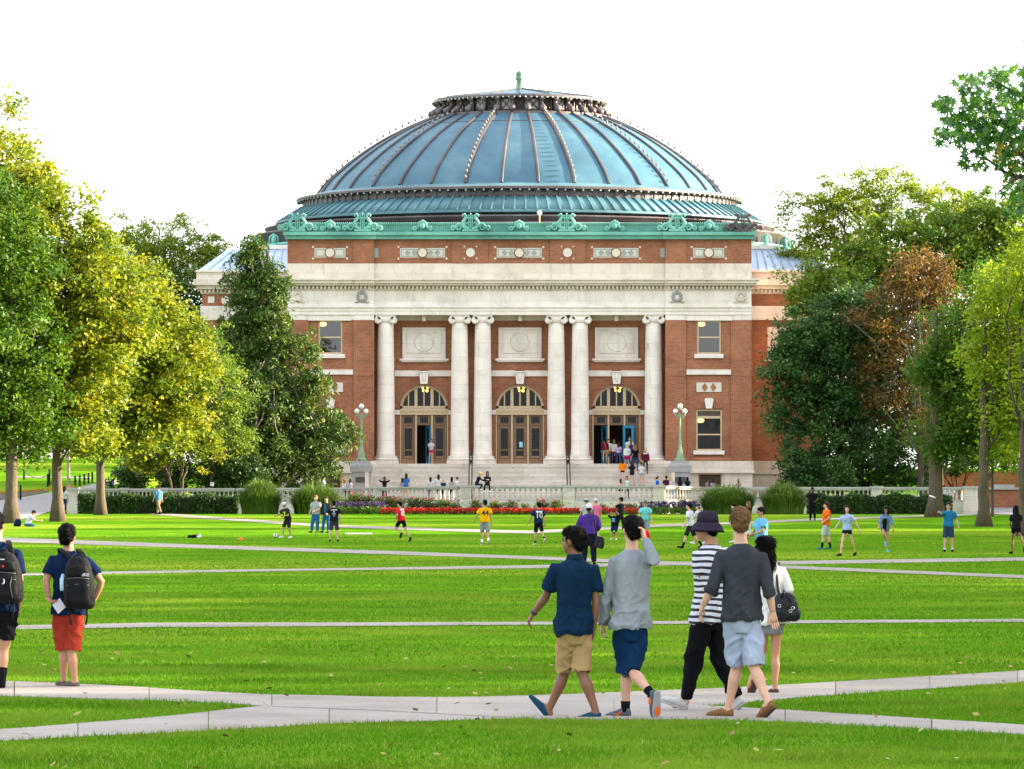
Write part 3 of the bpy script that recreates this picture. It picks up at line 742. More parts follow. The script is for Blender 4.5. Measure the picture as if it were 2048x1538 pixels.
# wreaths on the frieze
for px_ in (595, 724, 1354, 1482):
    c0 = (fx(px_, 0), YB-0.04, fz(593.5, 0)); mb = MB()
    mb.tube([(c0[0]+0.27*math.cos(t), c0[1], c0[2]+0.28*math.sin(t)) for t in [2*math.pi*i/22 for i in range(23)]], [0.09+0.025*(i % 2) for i in range(23)], 6)
    for s in (-1, 1): mb.tube([(c0[0]+s*0.08, c0[1], c0[2]-0.28), (c0[0]+s*0.3, c0[1], c0[2]-0.38), (c0[0]+s*0.46, c0[1], c0[2]-0.36)], [0.05, 0.04, 0.05], 5)
    bpart(mb, 'wreath', M_STONE if px_ not in (724, 1354) else M_GRANITE, smooth=True)
for px_ in (768, 1310):
    bpart(MB().lathe([(0.10, 0), (0.10, 0.04)], (0, 0, 0), 14).xform(Matrix.Translation((fx(px_, 0.25), YB+0.25, fz(594, 0.25))) @ Matrix.Rotation(R(90), 4, 'X')), 'boss', M_STONE_P)
# attic brick storey
def attic(a, b_, d): bpart(fbox(MB(), a, b_, 478, 527, d, 6.0), 'attic_wall', M_BRICK)
attic(575, 706, 0.32); attic(706, 748, 0.22); attic(748, 904, 0.55); attic(904, 976, 0.45); attic(976, 1100, 0.55)
attic(1100, 1171, 0.45); attic(1171, 1331, 0.55); attic(1331, 1373, 0.22); attic(1373, 1503, 0.32)
# projecting attic stone strip under the piers
# mosaic panels
def mosaic(pc, hw, d):
    t = bpart(fbox(MB(), pc-hw, pc+hw, 496, 515, d-0.05, d+0.2), 'mosaic_panel', M_MOSAIC)
    c0 = fx(pc, d), fz(505.5, d)
    bpart(MB().lathe([(0.36, 0), (0.36, 0.08)], (0, 0, 0), 20).xform(Matrix.Translation((c0[0], YB+d-0.04, c0[1])) @ Matrix.Rotation(R(90), 4, 'X')), 'medallion_border', M_BRICK, t)
    bpart(MB().lathe([(0.28, 0), (0.28, 0.05)], (0, 0, 0), 20).xform(Matrix.Translation((c0[0], YB+d-0.11, c0[1])) @ Matrix.Rotation(R(90), 4, 'X')), 'medallion', M_MOSAIC, t)
    fr = MB()
    for a, b_, c_, d_ in ((pc-hw+2, pc+hw-2, 498, 499.5), (pc-hw+2, pc+hw-2, 511.5, 513), (pc-hw+2, pc-hw+4, 499.5, 511.5), (pc+hw-4, pc+hw-2, 499.5, 511.5)):
        fbox(fr, a, b_, c_, d_, d-0.08, d-0.04)
    bpart(fr, 'mosaic_border', M_MOSAIC2, t)
    ks = [hw*0.52] if hw < 35 else [hw*0.36, hw*0.66]
    for k in ks:
        for s in (-1, 1):
            x = pc+s*k; r = 6
            bpart(MB().prism_xz([(fx(x, d), fz(505.5+r, d)), (fx(x+r, d), fz(505.5, d)), (fx(x, d), fz(505.5-r, d)), (fx(x-r, d), fz(505.5, d))], YB+d-0.09, YB+d-0.03), 'diamond_tile', M_MOSAIC if hw < 35 else M_MOSAIC2, t)
    for sx in (-1, 1):
        for y in (494, 517): bpart(fbox(MB(), pc+sx*(hw+3)-2, pc+sx*(hw+3)+2, y-2, y+2, d-0.07, d+0.1), 'corner_tile', M_MOSAIC, t)
    for y in (492.5, 516): bpart(fbox(MB(), pc-hw, pc+hw, y, y+2.5, d-0.04, d+0.1), 'brick_border', M_BRICK, t)
mosaic(660, 31, 0.32); mosaic(1417.5, 31, 0.32)
for pc in (845, 1038.5, 1232): mosaic(pc, 45, 0.55)
for pc in (941, 1135):
    t = bpart(MB().lathe([(0.30, 0), (0.30, 0.08)], (0, 0, 0), 20).xform(Matrix.Translation((fx(pc, 0.4), YB+0.46, fz(505, 0.4))) @ Matrix.Rotation(R(90), 4, 'X')), 'medallion', M_MOSAIC)
    for sx in (-1, 1):
        for sy in (-1, 1): bpart(fbox(MB(), pc+sx*12-1.5, pc+sx*12+1.5, 505+sy*12-1.5, 505+sy*12+1.5, 0.40, 0.6), 'corner_tile', M_MOSAIC, t)
for pc in (752.5, 1325.5): bpart(fbox(MB(), pc-4.5, pc+4.5, 496, 515, 0.5, 0.7), 'mosaic_panel', M_MOSAIC2)
# ------------------------------------------------------------------ green copper cornice and cresting
for (y0, y1, dp, dm_) in ((470, 478, -0.15, 0.10), (463.5, 470, -0.42, -0.15)):
    for a, b_ in ((566+(y0-463)*0.6, 752), (1326, 1512-(y0-463)*0.6)): bpart(fbox(MB(), a, b_, y0, y1, dp, 5.0), 'copper_cornice', M_VERDI)
    bpart(fbox(MB(), 752, 1326, y0, y1, dm_, 5.0), 'copper_cornice', M_VERDI)
for a, b_, d in ((572, 750, -0.05), (750, 1328, 0.2), (1328, 1507, -0.05)):
    bpart(fbox(MB(), a, b_, 447.5, 463.5, d+0.12, d+0.6), 'parapet', M_VERDI)
    bpart(fbox(MB(), a-1, b_+1, 446, 449, d, d+0.7), 'parapet_cap', M_VERDI)
    st = MB(); x = a+2
    while x < b_-3: fbox(st, x, x+2.2, 449, 462, d+0.05, d+0.14); x += 4.4
    bpart(st, 'fluting', M_VERDI, kind='stuff')
    bd = MB(); x = a+1
    while x < b_-2: bd.ball((fx(x, d), YB+d, fz(446.3, d)), 0.055, 5, 4); x += 4.2
    bpart(bd, 'bead_row', M_VERDI, kind='stuff')
def scroll(mb, x, y, z, s, r=0.34, turns=1.6):
    pts = []; rad = []
    n = 20
    for i in range(n+1):
        t = i/n; a = t*turns*2*math.pi; rr = r*(1-0.8*t)
        pts.append((x + s*(r - rr*math.cos(a))*1.0, y, z + rr*math.sin(a))); rad.append(0.085*(1-0.5*t))
    mb.tube(pts, rad, 6)
def lyre(pc, d, m=M_VERDI):
    mb = MB(); x, y, z = fx(pc, d), YB+d-0.1, fz(462, d)
    for s in (-1, 1):
        # horn of the lyre
        pts = [(x+s*0.10, y, z+0.1), (x+s*0.42, y, z+0.25), (x+s*0.52, y, z+0.55), (x+s*0.36, y, z+0.80), (x+s*0.28, y, z+0.98), (x+s*0.40, y, z+1.12), (x+s*0.52, y, z+1.06), (x+s*0.50, y, z+0.96)]
        mb.tube(pts, [0.13, 0.14, 0.13, 0.11, 0.10, 0.09, 0.08, 0.05], 6)
        scroll(mb, x+s*0.52, y, z+0.25, s, 0.26); scroll(mb, x+s*1.0, y, z+0.18, s, 0.16)
    for q in (-0.12, 0, 0.12): mb.tube([(x+q, y, z+0.15), (x+q, y, z+1.08+0.12*(q == 0))], 0.045, 5)
    mb.box(x-0.30, x+0.30, y-0.06, y+0.06, z+0.82, z+0.90); mb.box(x-0.55, x+0.55, y-0.1, y+0.15, z-0.03, z+0.12)
    bpart(mb, 'lyre_ornament', m, smooth=False, kind='stuff')
def mask(pc, d):
    mb = MB(); x, y, z = fx(pc, d), YB+d-0.08, fz(462, d)
    mb.ball((x, y, z+0.36), (0.24, 0.14, 0.26), 10, 7); mb.tube([(x-0.30, y, z+0.22), (x-0.24, y, z+0.52), (x, y, z+0.66), (x+0.24, y, z+0.52), (x+0.30, y, z+0.22)], [0.07, 0.09, 0.10, 0.09, 0.07], 6)
    for s in (-1, 1): scroll(mb, x+s*0.36, y, z+0.14, s, 0.15)
    bpart(mb, 'mask_ornament', M_VERDI, kind='stuff')
for pc, d in ((595, -0.1), (725, -0.1), (941, 0.15), (1133, 0.15), (1354, -0.1)): lyre(pc, d)
lyre(1486, -0.1, M_DARKCU)
for pc, d in ((660, -0.1), (845, 0.15), (1038, 0.15), (1229, 0.15), (1418, -0.1)): mask(pc, d)
# floodlight globe behind the parapet
mb = MB().tube([(fx(1079, 1.5), YB+1.5, fz(447, 1.5)), (fx(1079, 1.5), YB+1.5, fz(430, 1.5))], 0.04, 6)
gl = bpart(mb, 'roof_lamp', M_FRAME); bpart(MB().ball((fx(1079, 1.5), YB+1.5, fz(425.5, 1.5)), 0.17), 'globe', M_GLOBE, gl, True)

# ------------------------------------------------------------------ dome
DC = 24.5; YD = YB + DC; XD = PX(1039.5, YD)
def dr(hw): return hw*YD/FPX
def dz(py): return PZ(py, YD)
prof = [(404, 392), (385, 368), (357, 343), (328, 320), (298, 299), (267, 280), (232, 262), (201, 248), (176, 238)]
prof_m = [(dr(a), dz(b_)) for a, b_ in prof]
# refine the profile with a smooth interpolation
def refine(p, k=3):
    out = []
    for i in range(len(p)-1):
        p0, p1, p2, p3 = p[max(0, i-1)], p[i], p[i+1], p[min(len(p)-1, i+2)]
        for q in range(k):
            t = q/k
            out.append(tuple(0.5*((2*p1[c]) + (-p0[c]+p2[c])*t + (2*p0[c]-5*p1[c]+4*p2[c]-p3[c])*t*t + (-p0[c]+3*p1[c]-3*p2[c]+p3[c])*t**3) for c in (0, 1)))
    out.append(p[-1]); return out
prof_s = refine(prof_m, 3)
dome = bpart(MB().lathe([(r-0.12, z-0.05) for r, z in prof_s], (XD, YD, 0), 72), 'dome', M_DOME, smooth=True)
for k in range(36):
    a0 = math.radians(5+10*k)
    bpart(MB().lathe(prof_s, (XD, YD, 0), 6, a0+0.004, a0+math.radians(10)-0.004), 'dome_panel', M_DOME, dome, True)
    big = (k-1) % 3 == 0
    pts = [(XD+(r+0.03)*math.sin(a0), YD-(r+0.03)*math.cos(a0), z+0.05) for r, z in prof_s]
    rings = []
    for (r, z) in prof_s:
        w = 0.105 if not big else 0.115; t = 0.15
        ca, sa = math.cos(a0), math.sin(a0)
        ring = []
        for dx, dn_ in ((-w, -0.1), (-w, t*0.6), (-w*0.4, t), (w*0.4, t), (w, t*0.6), (w, -0.1)):
            rr = r + dn_*0.75
            ring.append((XD + rr*sa + dx*ca, YD - rr*ca + dx*sa, z + dn_*0.65))
        rings.append(ring)
    rib = bpart(MB().loft(rings), 'rib', M_RIBCU, dome)
    if big and math.cos(a0) > -0.35:
        kb = MB()
        L = np.cumsum([0]+[math.dist(prof_s[i], prof_s[i+1]) for i in range(len(prof_s)-1)])
        for q in range(19):
            s = L[-1]*(0.03+0.95*q/18); rr = np.interp(s, L, [p[0] for p in prof_s]); zz = np.interp(s, L, [p[1] for p in prof_s])
            kb.box(-0.09, 0.09, -0.12, 0.12, 0.0, 0.28) if False else kb.ball((XD+(rr+0.24)*math.sin(a0), YD-(rr+0.24)*math.cos(a0), zz+0.24), (0.085, 0.085, 0.13), 6, 4)
        bpart(kb, 'knob_row', mat('knob_lead', (0.24, 0.20, 0.18), 0.5), dome, True, kind='stuff')
# thin seam ring high on the dome
zr = dz(258); rr = float(np.interp(zr, [p[1] for p in prof_s], [p[0] for p in prof_s]))
bpart(MB().lathe([(rr+0.02, zr-0.05), (rr+0.07, zr-0.02), (rr+0.05, zr+0.03)], (XD, YD, 0), 72), 'seam_ring', M_RIBCU, dome)
# foot of the dome and bulb band
dk = M_DARKCU
bpart(MB().lathe([(dr(436), dz(404)), (dr(436), dz(399)), (dr(404), dz(391)), (dr(398), dz(391))], (XD, YD, 0), 96), 'dome_foot', M_SKIRT, smooth=False)
drum = bpart(MB().lathe([(dr(432), dz(424)), (dr(432), dz(404))], (XD, YD, 0), 96), 'upper_drum', dk, smooth=True)
bpart(MB().lathe([(dr(438), dz(406)), (dr(447), dz(404.5)), (dr(447), dz(400.5)), (dr(434), dz(398.5))], (XD, YD, 0), 96), 'drum_cornice', dk, drum)
bl = MB()
for k in range(-42, 43):
    a = math.radians(k*2.25); bl.ball((XD+dr(444)*math.sin(a), YD-dr(444)*math.cos(a), dz(406.5)), 0.075, 6, 4)
bpart(bl, 'bulb_row', mat('bulb_white', (0.52, 0.48, 0.45), 0.4), drum, True, kind='stuff')
ps = MB()
for k in range(-30, 31):
    a = math.radians(k*3.0+1.5); ca, sa = math.cos(a), math.sin(a); rr = dr(432)
    ps.loft([[(XD+q*sa+w*ca, YD-q*ca+w*sa, z) for q, w in ((rr-0.05, -0.2), (rr+0.05, -0.2), (rr+0.05, 0.2), (rr-0.05, 0.2))] for z in (dz(423), dz(406))])
bpart(ps, 'drum_panels', M_RIBCU, drum, kind='stuff')
# ribbed skirt roof
sk0, sk1 = (dr(440), dz(420)), (dr(487), dz(449))
skirt = bpart(MB().lathe([sk1, sk0], (XD, YD, 0), 120), 'skirt_roof', M_SKIRT, smooth=True)
for k in range(-37, 38):
    a = math.radians(k*2.6+1.3); ca, sa = math.cos(a), math.sin(a)
    rings = [[(XD+q*sa+w*ca, YD-q*ca+w*sa, z+o_) for q, w, o_ in ((r-0.03, -0.05, 0), (r+0.03, -0.05, 0.10), (r+0.03, 0.05, 0.10), (r-0.03, 0.05, 0))] for r, z in (sk1, sk0)]
    bpart(MB().loft(rings), 'standing_seam', M_SKIRT, skirt)
bpart(MB().lathe([(dr(482), dz(454)), (dr(489), dz(452)), (dr(489), dz(448.5)), (dr(484), dz(447))], (XD, YD, 0), 110), 'skirt_gutter', M_SKIRT, skirt)
ld = bpart(MB().lathe([(dr(474), dz(480)), (dr(474), dz(453))], (XD, YD, 0), 96), 'lower_drum', dk, smooth=True)
ps = MB()
for k in range(-30, 31):
    a = math.radians(k*3.0); ca, sa = math.cos(a), math.sin(a); rr = dr(474)
    ps.loft([[(XD+q*sa+w*ca, YD-q*ca+w*sa, z) for q, w in ((rr-0.05, -0.06), (rr+0.08, -0.06), (rr+0.08, 0.06), (rr-0.05, 0.06))] for z in (dz(472), dz(454))])
bpart(ps, 'drum_battens', dk, ld, kind='stuff')
bpart(MB().lathe([(dr(507), dz(482)), (dr(507), dz(463)), (dr(510), dz(462)), (dr(510), dz(459)), (dr(470), dz(456))], (XD, YD, 0), 96), 'lower_tier', dk, ld, True)
bpart(MB().lathe([(dr(528), dz(506)), (dr(528), dz(478)), (dr(531), dz(477)), (dr(531), dz(473.5)), (dr(505), dz(471))], (XD, YD, 0), 96), 'base_tier', dk, ld, True)
crest = bpart(MB().lathe([(dr(537), dz(530)), (dr(537), dz(503)), (dr(541), dz(502)), (dr(541), dz(499)), (dr(520), dz(499))], (XD, YD, 0), 96), 'round_cresting', M_VERDI)
for s in (-1, 1):
    for aa in (74, 62, 87):
        a = math.radians(s*aa); x, y, z = XD+dr(543)*math.sin(a), YD-dr(543)*math.cos(a), dz(506)
        mb = MB().ball((x, y, z+0.45), (0.2, 0.2, 0.34), 8, 6); mb.ball((x, y, z+0.05), (0.34, 0.28, 0.25), 8, 6); mb.tube([(x-0.32, y, z+0.2), (x-0.28, y, z+0.66), (x, y, z+0.85), (x+0.28, y, z+0.66), (x+0.32, y, z+0.2)], 0.07, 6)
        bpart(mb, 'crest_ornament', M_VERDI, crest, True)
# ------------------------------------------------------------------ lantern
lw = bpart(MB().lathe([(dr(150), dz(242)), (dr(150), dz(206))], (XD, YD, 0), 36), 'lantern', mat('lantern_dark', (0.030, 0.026, 0.03), 0.6), smooth=False)
bpart(MB().lathe([(dr(168), dz(243)), (dr(181), dz(240)), (dr(181), dz(235)), (dr(160), dz(233))], (XD, YD, 0), 72), 'lantern_base', dk, lw)
for k in range(36):
    a = math.radians(k*10+5); ca, sa = math.cos(a), math.sin(a)
    path = [(dr(176), dz(236)), (dr(177), dz(229)), (dr(170), dz(224)), (dr(164), dz(218)), (dr(166), dz(211)), (dr(171), dz(207))]
    mb = MB().tube([(XD+r*sa, YD-r*ca, z) for r, z in path], [0.22, 0.26, 0.20, 0.15, 0.17, 0.22], 8)
    bpart(mb, 'bracket', dk, lw, True)
    if math.cos(math.radians(k*10+10)) > -0.1:
        # framed panel with a crossed grille between brackets, every second one with a pale louvre
        b0, b1 = math.radians(k*10+6.2), math.radians(k*10+13.8)
        r = dr(152); P0 = Vector((XD+r*math.sin(b0), YD-r*math.cos(b0), 0)); P1 = Vector((XD+r*math.sin(b1), YD-r*math.cos(b1), 0))
        def pt(u, z, o=0.0):
            nn = Vector((math.sin((b0+b1)/2), -math.cos((b0+b1)/2), 0)); p = P0.lerp(P1, u)+nn*o; return (p.x, p.y, z)
        zt, zb = dz(209), dz(231); pale = k % 2 == 0
        pn = MB().loft([[pt(0, zb, 0.0), pt(1, zb, 0.0), pt(1, zt, 0.0), pt(0, zt, 0.0)], [pt(0, zb, 0.06), pt(1, zb, 0.06), pt(1, zt, 0.06), pt(0, zt, 0.06)]])
        po = bpart(pn, 'lantern_panel', mat('lantern_pale', (0.50, 0.46, 0.44), 0.6) if pale else mat('lantern_dark', (0, 0, 0)), lw)
        mb = MB()
        for (u0, z0), (u1, z1) in (((0, zb), (1, zt)), ((0, zt), (1, zb)), ((0, zb), (0, zt)), ((1, zb), (1, zt)), ((0, zt), (1, zt)), ((0, zb), (1, zb))):
            mb.tube([pt(u0, z0, 0.10), pt(u1, z1, 0.10)], 0.045, 5)
        mb.ball(pt(0.5, (zt+zb)/2, 0.1), 0.09, 6, 4)
        bpart(mb, 'lantern_grille', dk, lw)
bpart(MB().lathe([(dr(164), dz(208)), (dr(174), dz(207)), (dr(174), dz(203)), (dr(166), dz(200))], (XD, YD, 0), 72), 'lantern_cornice', M_RIBCU, lw)
bl = MB()
for k in range(-26, 27):
    a = math.radians(k*3.6); bl.ball((XD+dr(175)*math.sin(a), YD-dr(175)*math.cos(a), dz(207.5)), 0.065, 6, 4)
bpart(bl, 'bulb_row', mat('bulb_white', (0, 0, 0)), lw, True, kind='stuff')
lr = bpart(MB().lathe([(dr(168), dz(200.5)), (dr(120), dz(193.5)), (dr(60), dz(185.5)), (dr(14), dz(179))], (XD, YD, 0), 36), 'lantern_roof', M_DOME)
for k in range(-4, 5):
    a = math.radians(k*20); 
    bpart(MB().tube([(XD+r*math.sin(a), YD-r*math.cos(a), z+0.03) for r, z in ((dr(167), dz(200.5)), (dr(60), dz(185.5)), (dr(14), dz(179)))], 0.05, 5), 'roof_seam', M_RIBCU, lr)
bpart(MB().lathe([(dr(14), dz(180)), (dr(13), dz(177.5)), (dr(9), dz(175)), (dr(6), dz(169)), (dr(7.5), dz(165)), (dr(6), dz(162)), (dr(8), dz(160)), (dr(9), dz(155)), (dr(7), dz(153.5)), (dr(8.3), dz(150)), (dr(7.5), dz(145.5)), (dr(4.5), dz(142.5)), (0.02, dz(141.6))], (XD, YD, 0), 20), 'finial', m_copper('finial_green', (0.13, 0.24, 0.15), (0.07, 0.12, 0.08), (0.22, 0.33, 0.22), 0.7, 0.0), smooth=True)

# ------------------------------------------------------------------ side wings
for side in (-1, 1):
    mx = lambda p: p if side > 0 else 2079 - p
    def wbox(a, b_, y0, y1, d0, d1):
        a, b_ = mx(a), mx(b_); return fbox(MB(), min(a, b_), max(a, b_), y0, y1, d0, d1)
    D = 7.5; e = 1686 if side < 0 else 1664
    bpart(wbox(1500, e-12, 640, 925, D, D+14), 'wing_wall', M_BRICK)
    bpart(wbox(1500, e-12, 588, 612, D, D+14), 'wing_wall', M_BRICK)
    bpart(wbox(1500, e-8, 612, 640, D-0.15, D+14), 'wing_band', M_STONE_P)
    bpart(wbox(1500, e-9, 578, 588, D-0.1, D+14), 'wing_band', M_STONE)
    bpart(wbox(1500, e, 570, 578, D-0.55, D+14), 'wing_cornice', M_STONE)
    bpart(wbox(1500, e+6, 558, 570, D-0.85, D+14), 'wing_cornice', M_STONE)
    bpart(wbox(1500, e, 541, 558, D-0.2, D+14), 'wing_parapet', M_STONE_P)
    bpart(wbox(1500, e+2, 540, 543.5, D-0.5, D+14), 'wing_gutter', M_STONE_P)
    dn = MB(); x = 1506
    while x < e-4:
        a, b_ = mx(x), mx(x+4.6); fbox(dn, min(a, b_), max(a, b_), 578.5, 585, D-0.35, D); x += 8
    bpart(dn, 'dentil_course', M_STONE, kind='stuff')
    bpart(wbox(1500, e-6, 922, 948, D-0.4, D+1), 'water_table', M_STONE)
    bpart(wbox(1500, e-10, 948, 1000, D-0.2, D+1), 'basement_wall', M_STONE)
    # hipped metal roof
    def wp(px_, py_, d): return (fx(mx(px_), d), YB+d, fz(py_, d))
    r0 = [wp(1500, 540, D), wp(e-4, 540, D), wp(e-60, 500, D+6), wp(1500, 498, D+6)]
    if side < 0: r0 = r0[::-1]
    rf = MB().add(r0, [(0, 1, 2, 3)])
    rr_ = [wp(e-4, 540, D), wp(e-4, 540, D+14), wp(e-60, 500, D+12), wp(e-60, 500, D+6)]
    rf.add(rr_ if side > 0 else rr_[::-1], [(0, 1, 2, 3)])
    roof = bpart(rf, 'wing_roof', M_ZINC)
    for k in range(9):
        t = k/9; 
        top = Vector(wp(1500, 498, D+6)).lerp(Vector(wp(e-60, 500, D+6)), t); bot = Vector(wp(1500, 540, D)).lerp(Vector(wp(e-4, 540, D)), t)
        bpart(MB().tube([tuple(top+Vector((0, 0, 0.04))), tuple(bot+Vector((0, 0, 0.04)))], 0.05, 4), 'roof_seam', M_ZINC, roof)
    bpart(wbox(1500, 1561, 490, 498, D+5.9, D+8), 'roof_curb', M_STONE_P)
    # blank stone panel on the wing and small square tablets
    pn = bpart(wbox(1535, 1582, 654, 716, D-0.12, D+0.2), 'stone_panel', M_STONE_P)
    bpart(wbox(1530, 1587, 716, 722, D-0.3, D+0.2), 'panel_sill', M_STONE_P, pn)
    bpart(wbox(1517, 1600, 741, 752, D-0.1, D+0.2), 'belt_course', M_STONE_P)
    for a in (1600, 1650):
        bpart(wbox(a, a+13, 593, 606, D-0.06, D+0.2), 'tablet', M_STONE_P)
    if side < 0:
        cx = mx(1628); c0 = (fx(cx, D), YB+D-0.05, fz(601, D))
        bpart(MB().lathe([(0.42, 0), (0.42, 0.1)], (0, 0, 0), 20).xform(Matrix.Translation(c0) @ Matrix.Rotation(R(90), 4, 'X')), 'medallion_border', M_BRICK)
        bpart(MB().lathe([(0.28, 0), (0.28, 0.06)], (0, 0, 0), 20).xform(Matrix.Translation((c0[0], c0[1]-0.1, c0[2])) @ Matrix.Rotation(R(90), 4, 'X')), 'medallion', M_STONE_P)
# body of the hall behind (closes the volume under the drum)
bpart(MB().lathe([(dr(520), 1.0), (dr(520), dz(500))], (XD, YD, 0), 48), 'hall_wall', M_BRICK)
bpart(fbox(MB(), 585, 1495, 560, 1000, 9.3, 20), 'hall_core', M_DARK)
bpart(fbox(MB(), 580, 1500, 480, 560, 6.0, 8.5), 'attic_back', M_BRICK)
# ------------------------------------------------------------------ terrace, entrance steps, lamps, balustrades
TERR_Z = 1.66
mb = MB(); 
T0, T1 = PX(640, 298), PX(1450, 298)
mb.add([(PX(918, 293.6), 293.6, TERR_Z), (PX(1326, 293.6), 293.6, TERR_Z), (PX(1405, 298), 298, TERR_Z), (PX(1520, 300), 300, TERR_Z), (PX(1640, 314), 314, TERR_Z), (PX(1640, 326), 326, TERR_Z),
        (PX(420, 326), 326, TERR_Z), (PX(420, 314), 314, TERR_Z), (PX(540, 300), 300, TERR_Z), (PX(690, 298), 298, TERR_Z)], [(0, 1, 2, 3, 4, 5, 6, 7, 8, 9)])
mb.build('terrace', mat('terrace_paving', (0.33, 0.30, 0.27), 0.9, 0.08, 1.5), kind='structure')
DOOR_Z = fz(928, 2.0)
NST = 14
steps = thing('entrance_steps', 'wide flight of worn pale stone steps leading up to the doors', 'steps', (BXC, 314, TERR_Z))
rise = (DOOR_Z - TERR_Z)/NST
for i in range(NST):
    yf = YB - 0.45 - (NST-1-i)*0.36
    z1 = TERR_Z + rise*(i+1); x0, x1 = fx(742, 0), fx(1337, 0)
    o = MB().box(x0, x1, yf, YB+0.6 if i == NST-1 else yf+0.72, TERR_Z if i == 0 else z1-rise*1.7, z1).build('step', M_STEP, steps)
    MB().box(x0, x1, yf-0.06, yf+0.1, z1-0.05, z1+0.002).build('nosing', M_STEP, o)
for i, sx in enumerate((-1, 1)):
    # end walls closing the flight
    x = fx(742 if sx < 0 else 1337, 0)
    MB().box(min(x, x+sx*0.25), max(x, x+sx*0.25), YB-5.2, YB+0.4, TERR_Z, DOOR_Z-0.2).build('cheek_wall', M_STONE, steps)

def lamp(px, lab, plab):
    Yl = 315.5; x = PX(px, Yl); zt = PZ(922, Yl)
    p = thing('stone_pedestal', plab, 'pedestal', (x, Yl, TERR_Z))
    w = 0.70
    MB().box(x-w+0.06, x+w-0.06, Yl-w+0.06, Yl+w-0.06, TERR_Z, zt-0.72).build('shaft', M_GRANITE, p)
    MB().box(x-w-0.04, x+w+0.04, Yl-w-0.04, Yl+w+0.04, zt-0.72, zt-0.30).build('cap', M_GRANITE, p)
    MB().loft([[(x+sx*q, Yl+sy*q, z) for sx, sy in ((-1,-1),(1,-1),(1,1),(-1,1))] for q, z in ((w-0.02, zt-0.30), (w-0.1, zt-0.12), (w-0.12, zt))]).build('top_block', M_GRANITE, p)
    MB().box(x-0.36, x+0.36, Yl-w+0.02, Yl-w+0.1, PZ(965, Yl), PZ(954, Yl)).build('plaque', mat('bronze_plaque', (0.07, 0.065, 0.06), 0.4, metallic=0.5), p)
    t = thing('street_lamp', lab, 'lamp post', (x, Yl, zt), 'lamp posts beside the steps')
    z = lambda py: PZ(py, Yl)
    MB().lathe([(0.36, zt+0.0), (0.36, z(918)), (0.25, z(916)), (0.21, z(907)), (0.14, z(899)), (0.13, z(896)), (0.11, z(893)), (0.09, z(885))], (x, Yl, 0), 8).build('base', M_GREENIRON, t)
    MB().lathe([(0.10, z(886)), (0.115, z(884)), (0.085, z(882)), (0.065, z(835)), (0.09, z(832)), (0.06, z(829)), (0.09, z(826.5))], (x, Yl, 0), 12).build('post', M_GREENIRON, t, True)
    for s in (-1, 1):
        a = MB().tube([(x, Yl, z(830)), (x+s*0.18, Yl, z(833)), (x+s*0.32, Yl, z(831)), (x+s*0.31, Yl, z(827))], [0.05, 0.045, 0.04, 0.06], 6)
        a.tube([(x+s*0.08, Yl, z(836)), (x+s*0.2, Yl, z(835)), (x+s*0.26, Yl, z(831.5))], 0.025, 5)
        arm = a.build('arm', M_GREENIRON, t, True, kind='stuff'); del arm['kind']
        MB().ball((x+s*0.30, Yl, z(822.3)), 0.165, 14, 10).build('globe', M_GLOBE, t, True)
    MB().ball((x, Yl, z(812.5)), 0.175, 14, 10).build('globe', M_GLOBE, t, True)
    MB().lathe([(0.09, z(819.5)), (0.12, z(817.5))], (x, Yl, 0), 10).build('socket', M_GREENIRON, t)
lamp(723, 'green three-globe lamp post at the left end of the steps beside the conifer', 'grey granite pedestal with bronze plaque under the left lamp post')
lamp(1360, 'green three-globe lamp post at the right end of the steps', 'grey granite pedestal with bronze plaque under the right lamp post')

for px, lab in ((941, 'dark bronze handrail on the steps left of the middle door'), (1138, 'dark bronze handrail on the steps right of the middle door')):
    yb, yt = YB-5.6, YB-0.6
    t = thing('handrail', lab, 'handrail', (PX(px, yb), yb, TERR_Z), 'handrails on the entrance steps')
    mrail = mat('dark_bronze', (0.055, 0.042, 0.034), 0.5)
    xs = (PX(px-3.3, yb), PX(px+2.5, yb))
    for x in xs:
        MB().box(x-0.045, x+0.045, yb-0.04, yb+0.04, TERR_Z, TERR_Z+1.05).build('post', mrail, t)
        MB().box(x-0.045, x+0.045, yt-0.04, yt+0.04, DOOR_Z, DOOR_Z+0.72).build('post', mrail, t)
        MB().tube([(x, yb-0.2, TERR_Z+0.98), (x, yb, TERR_Z+1.02), (x, yt, DOOR_Z+0.68), (x, yt+0.25, DOOR_Z+0.68)], 0.045, 6).build('rail', mrail, t)

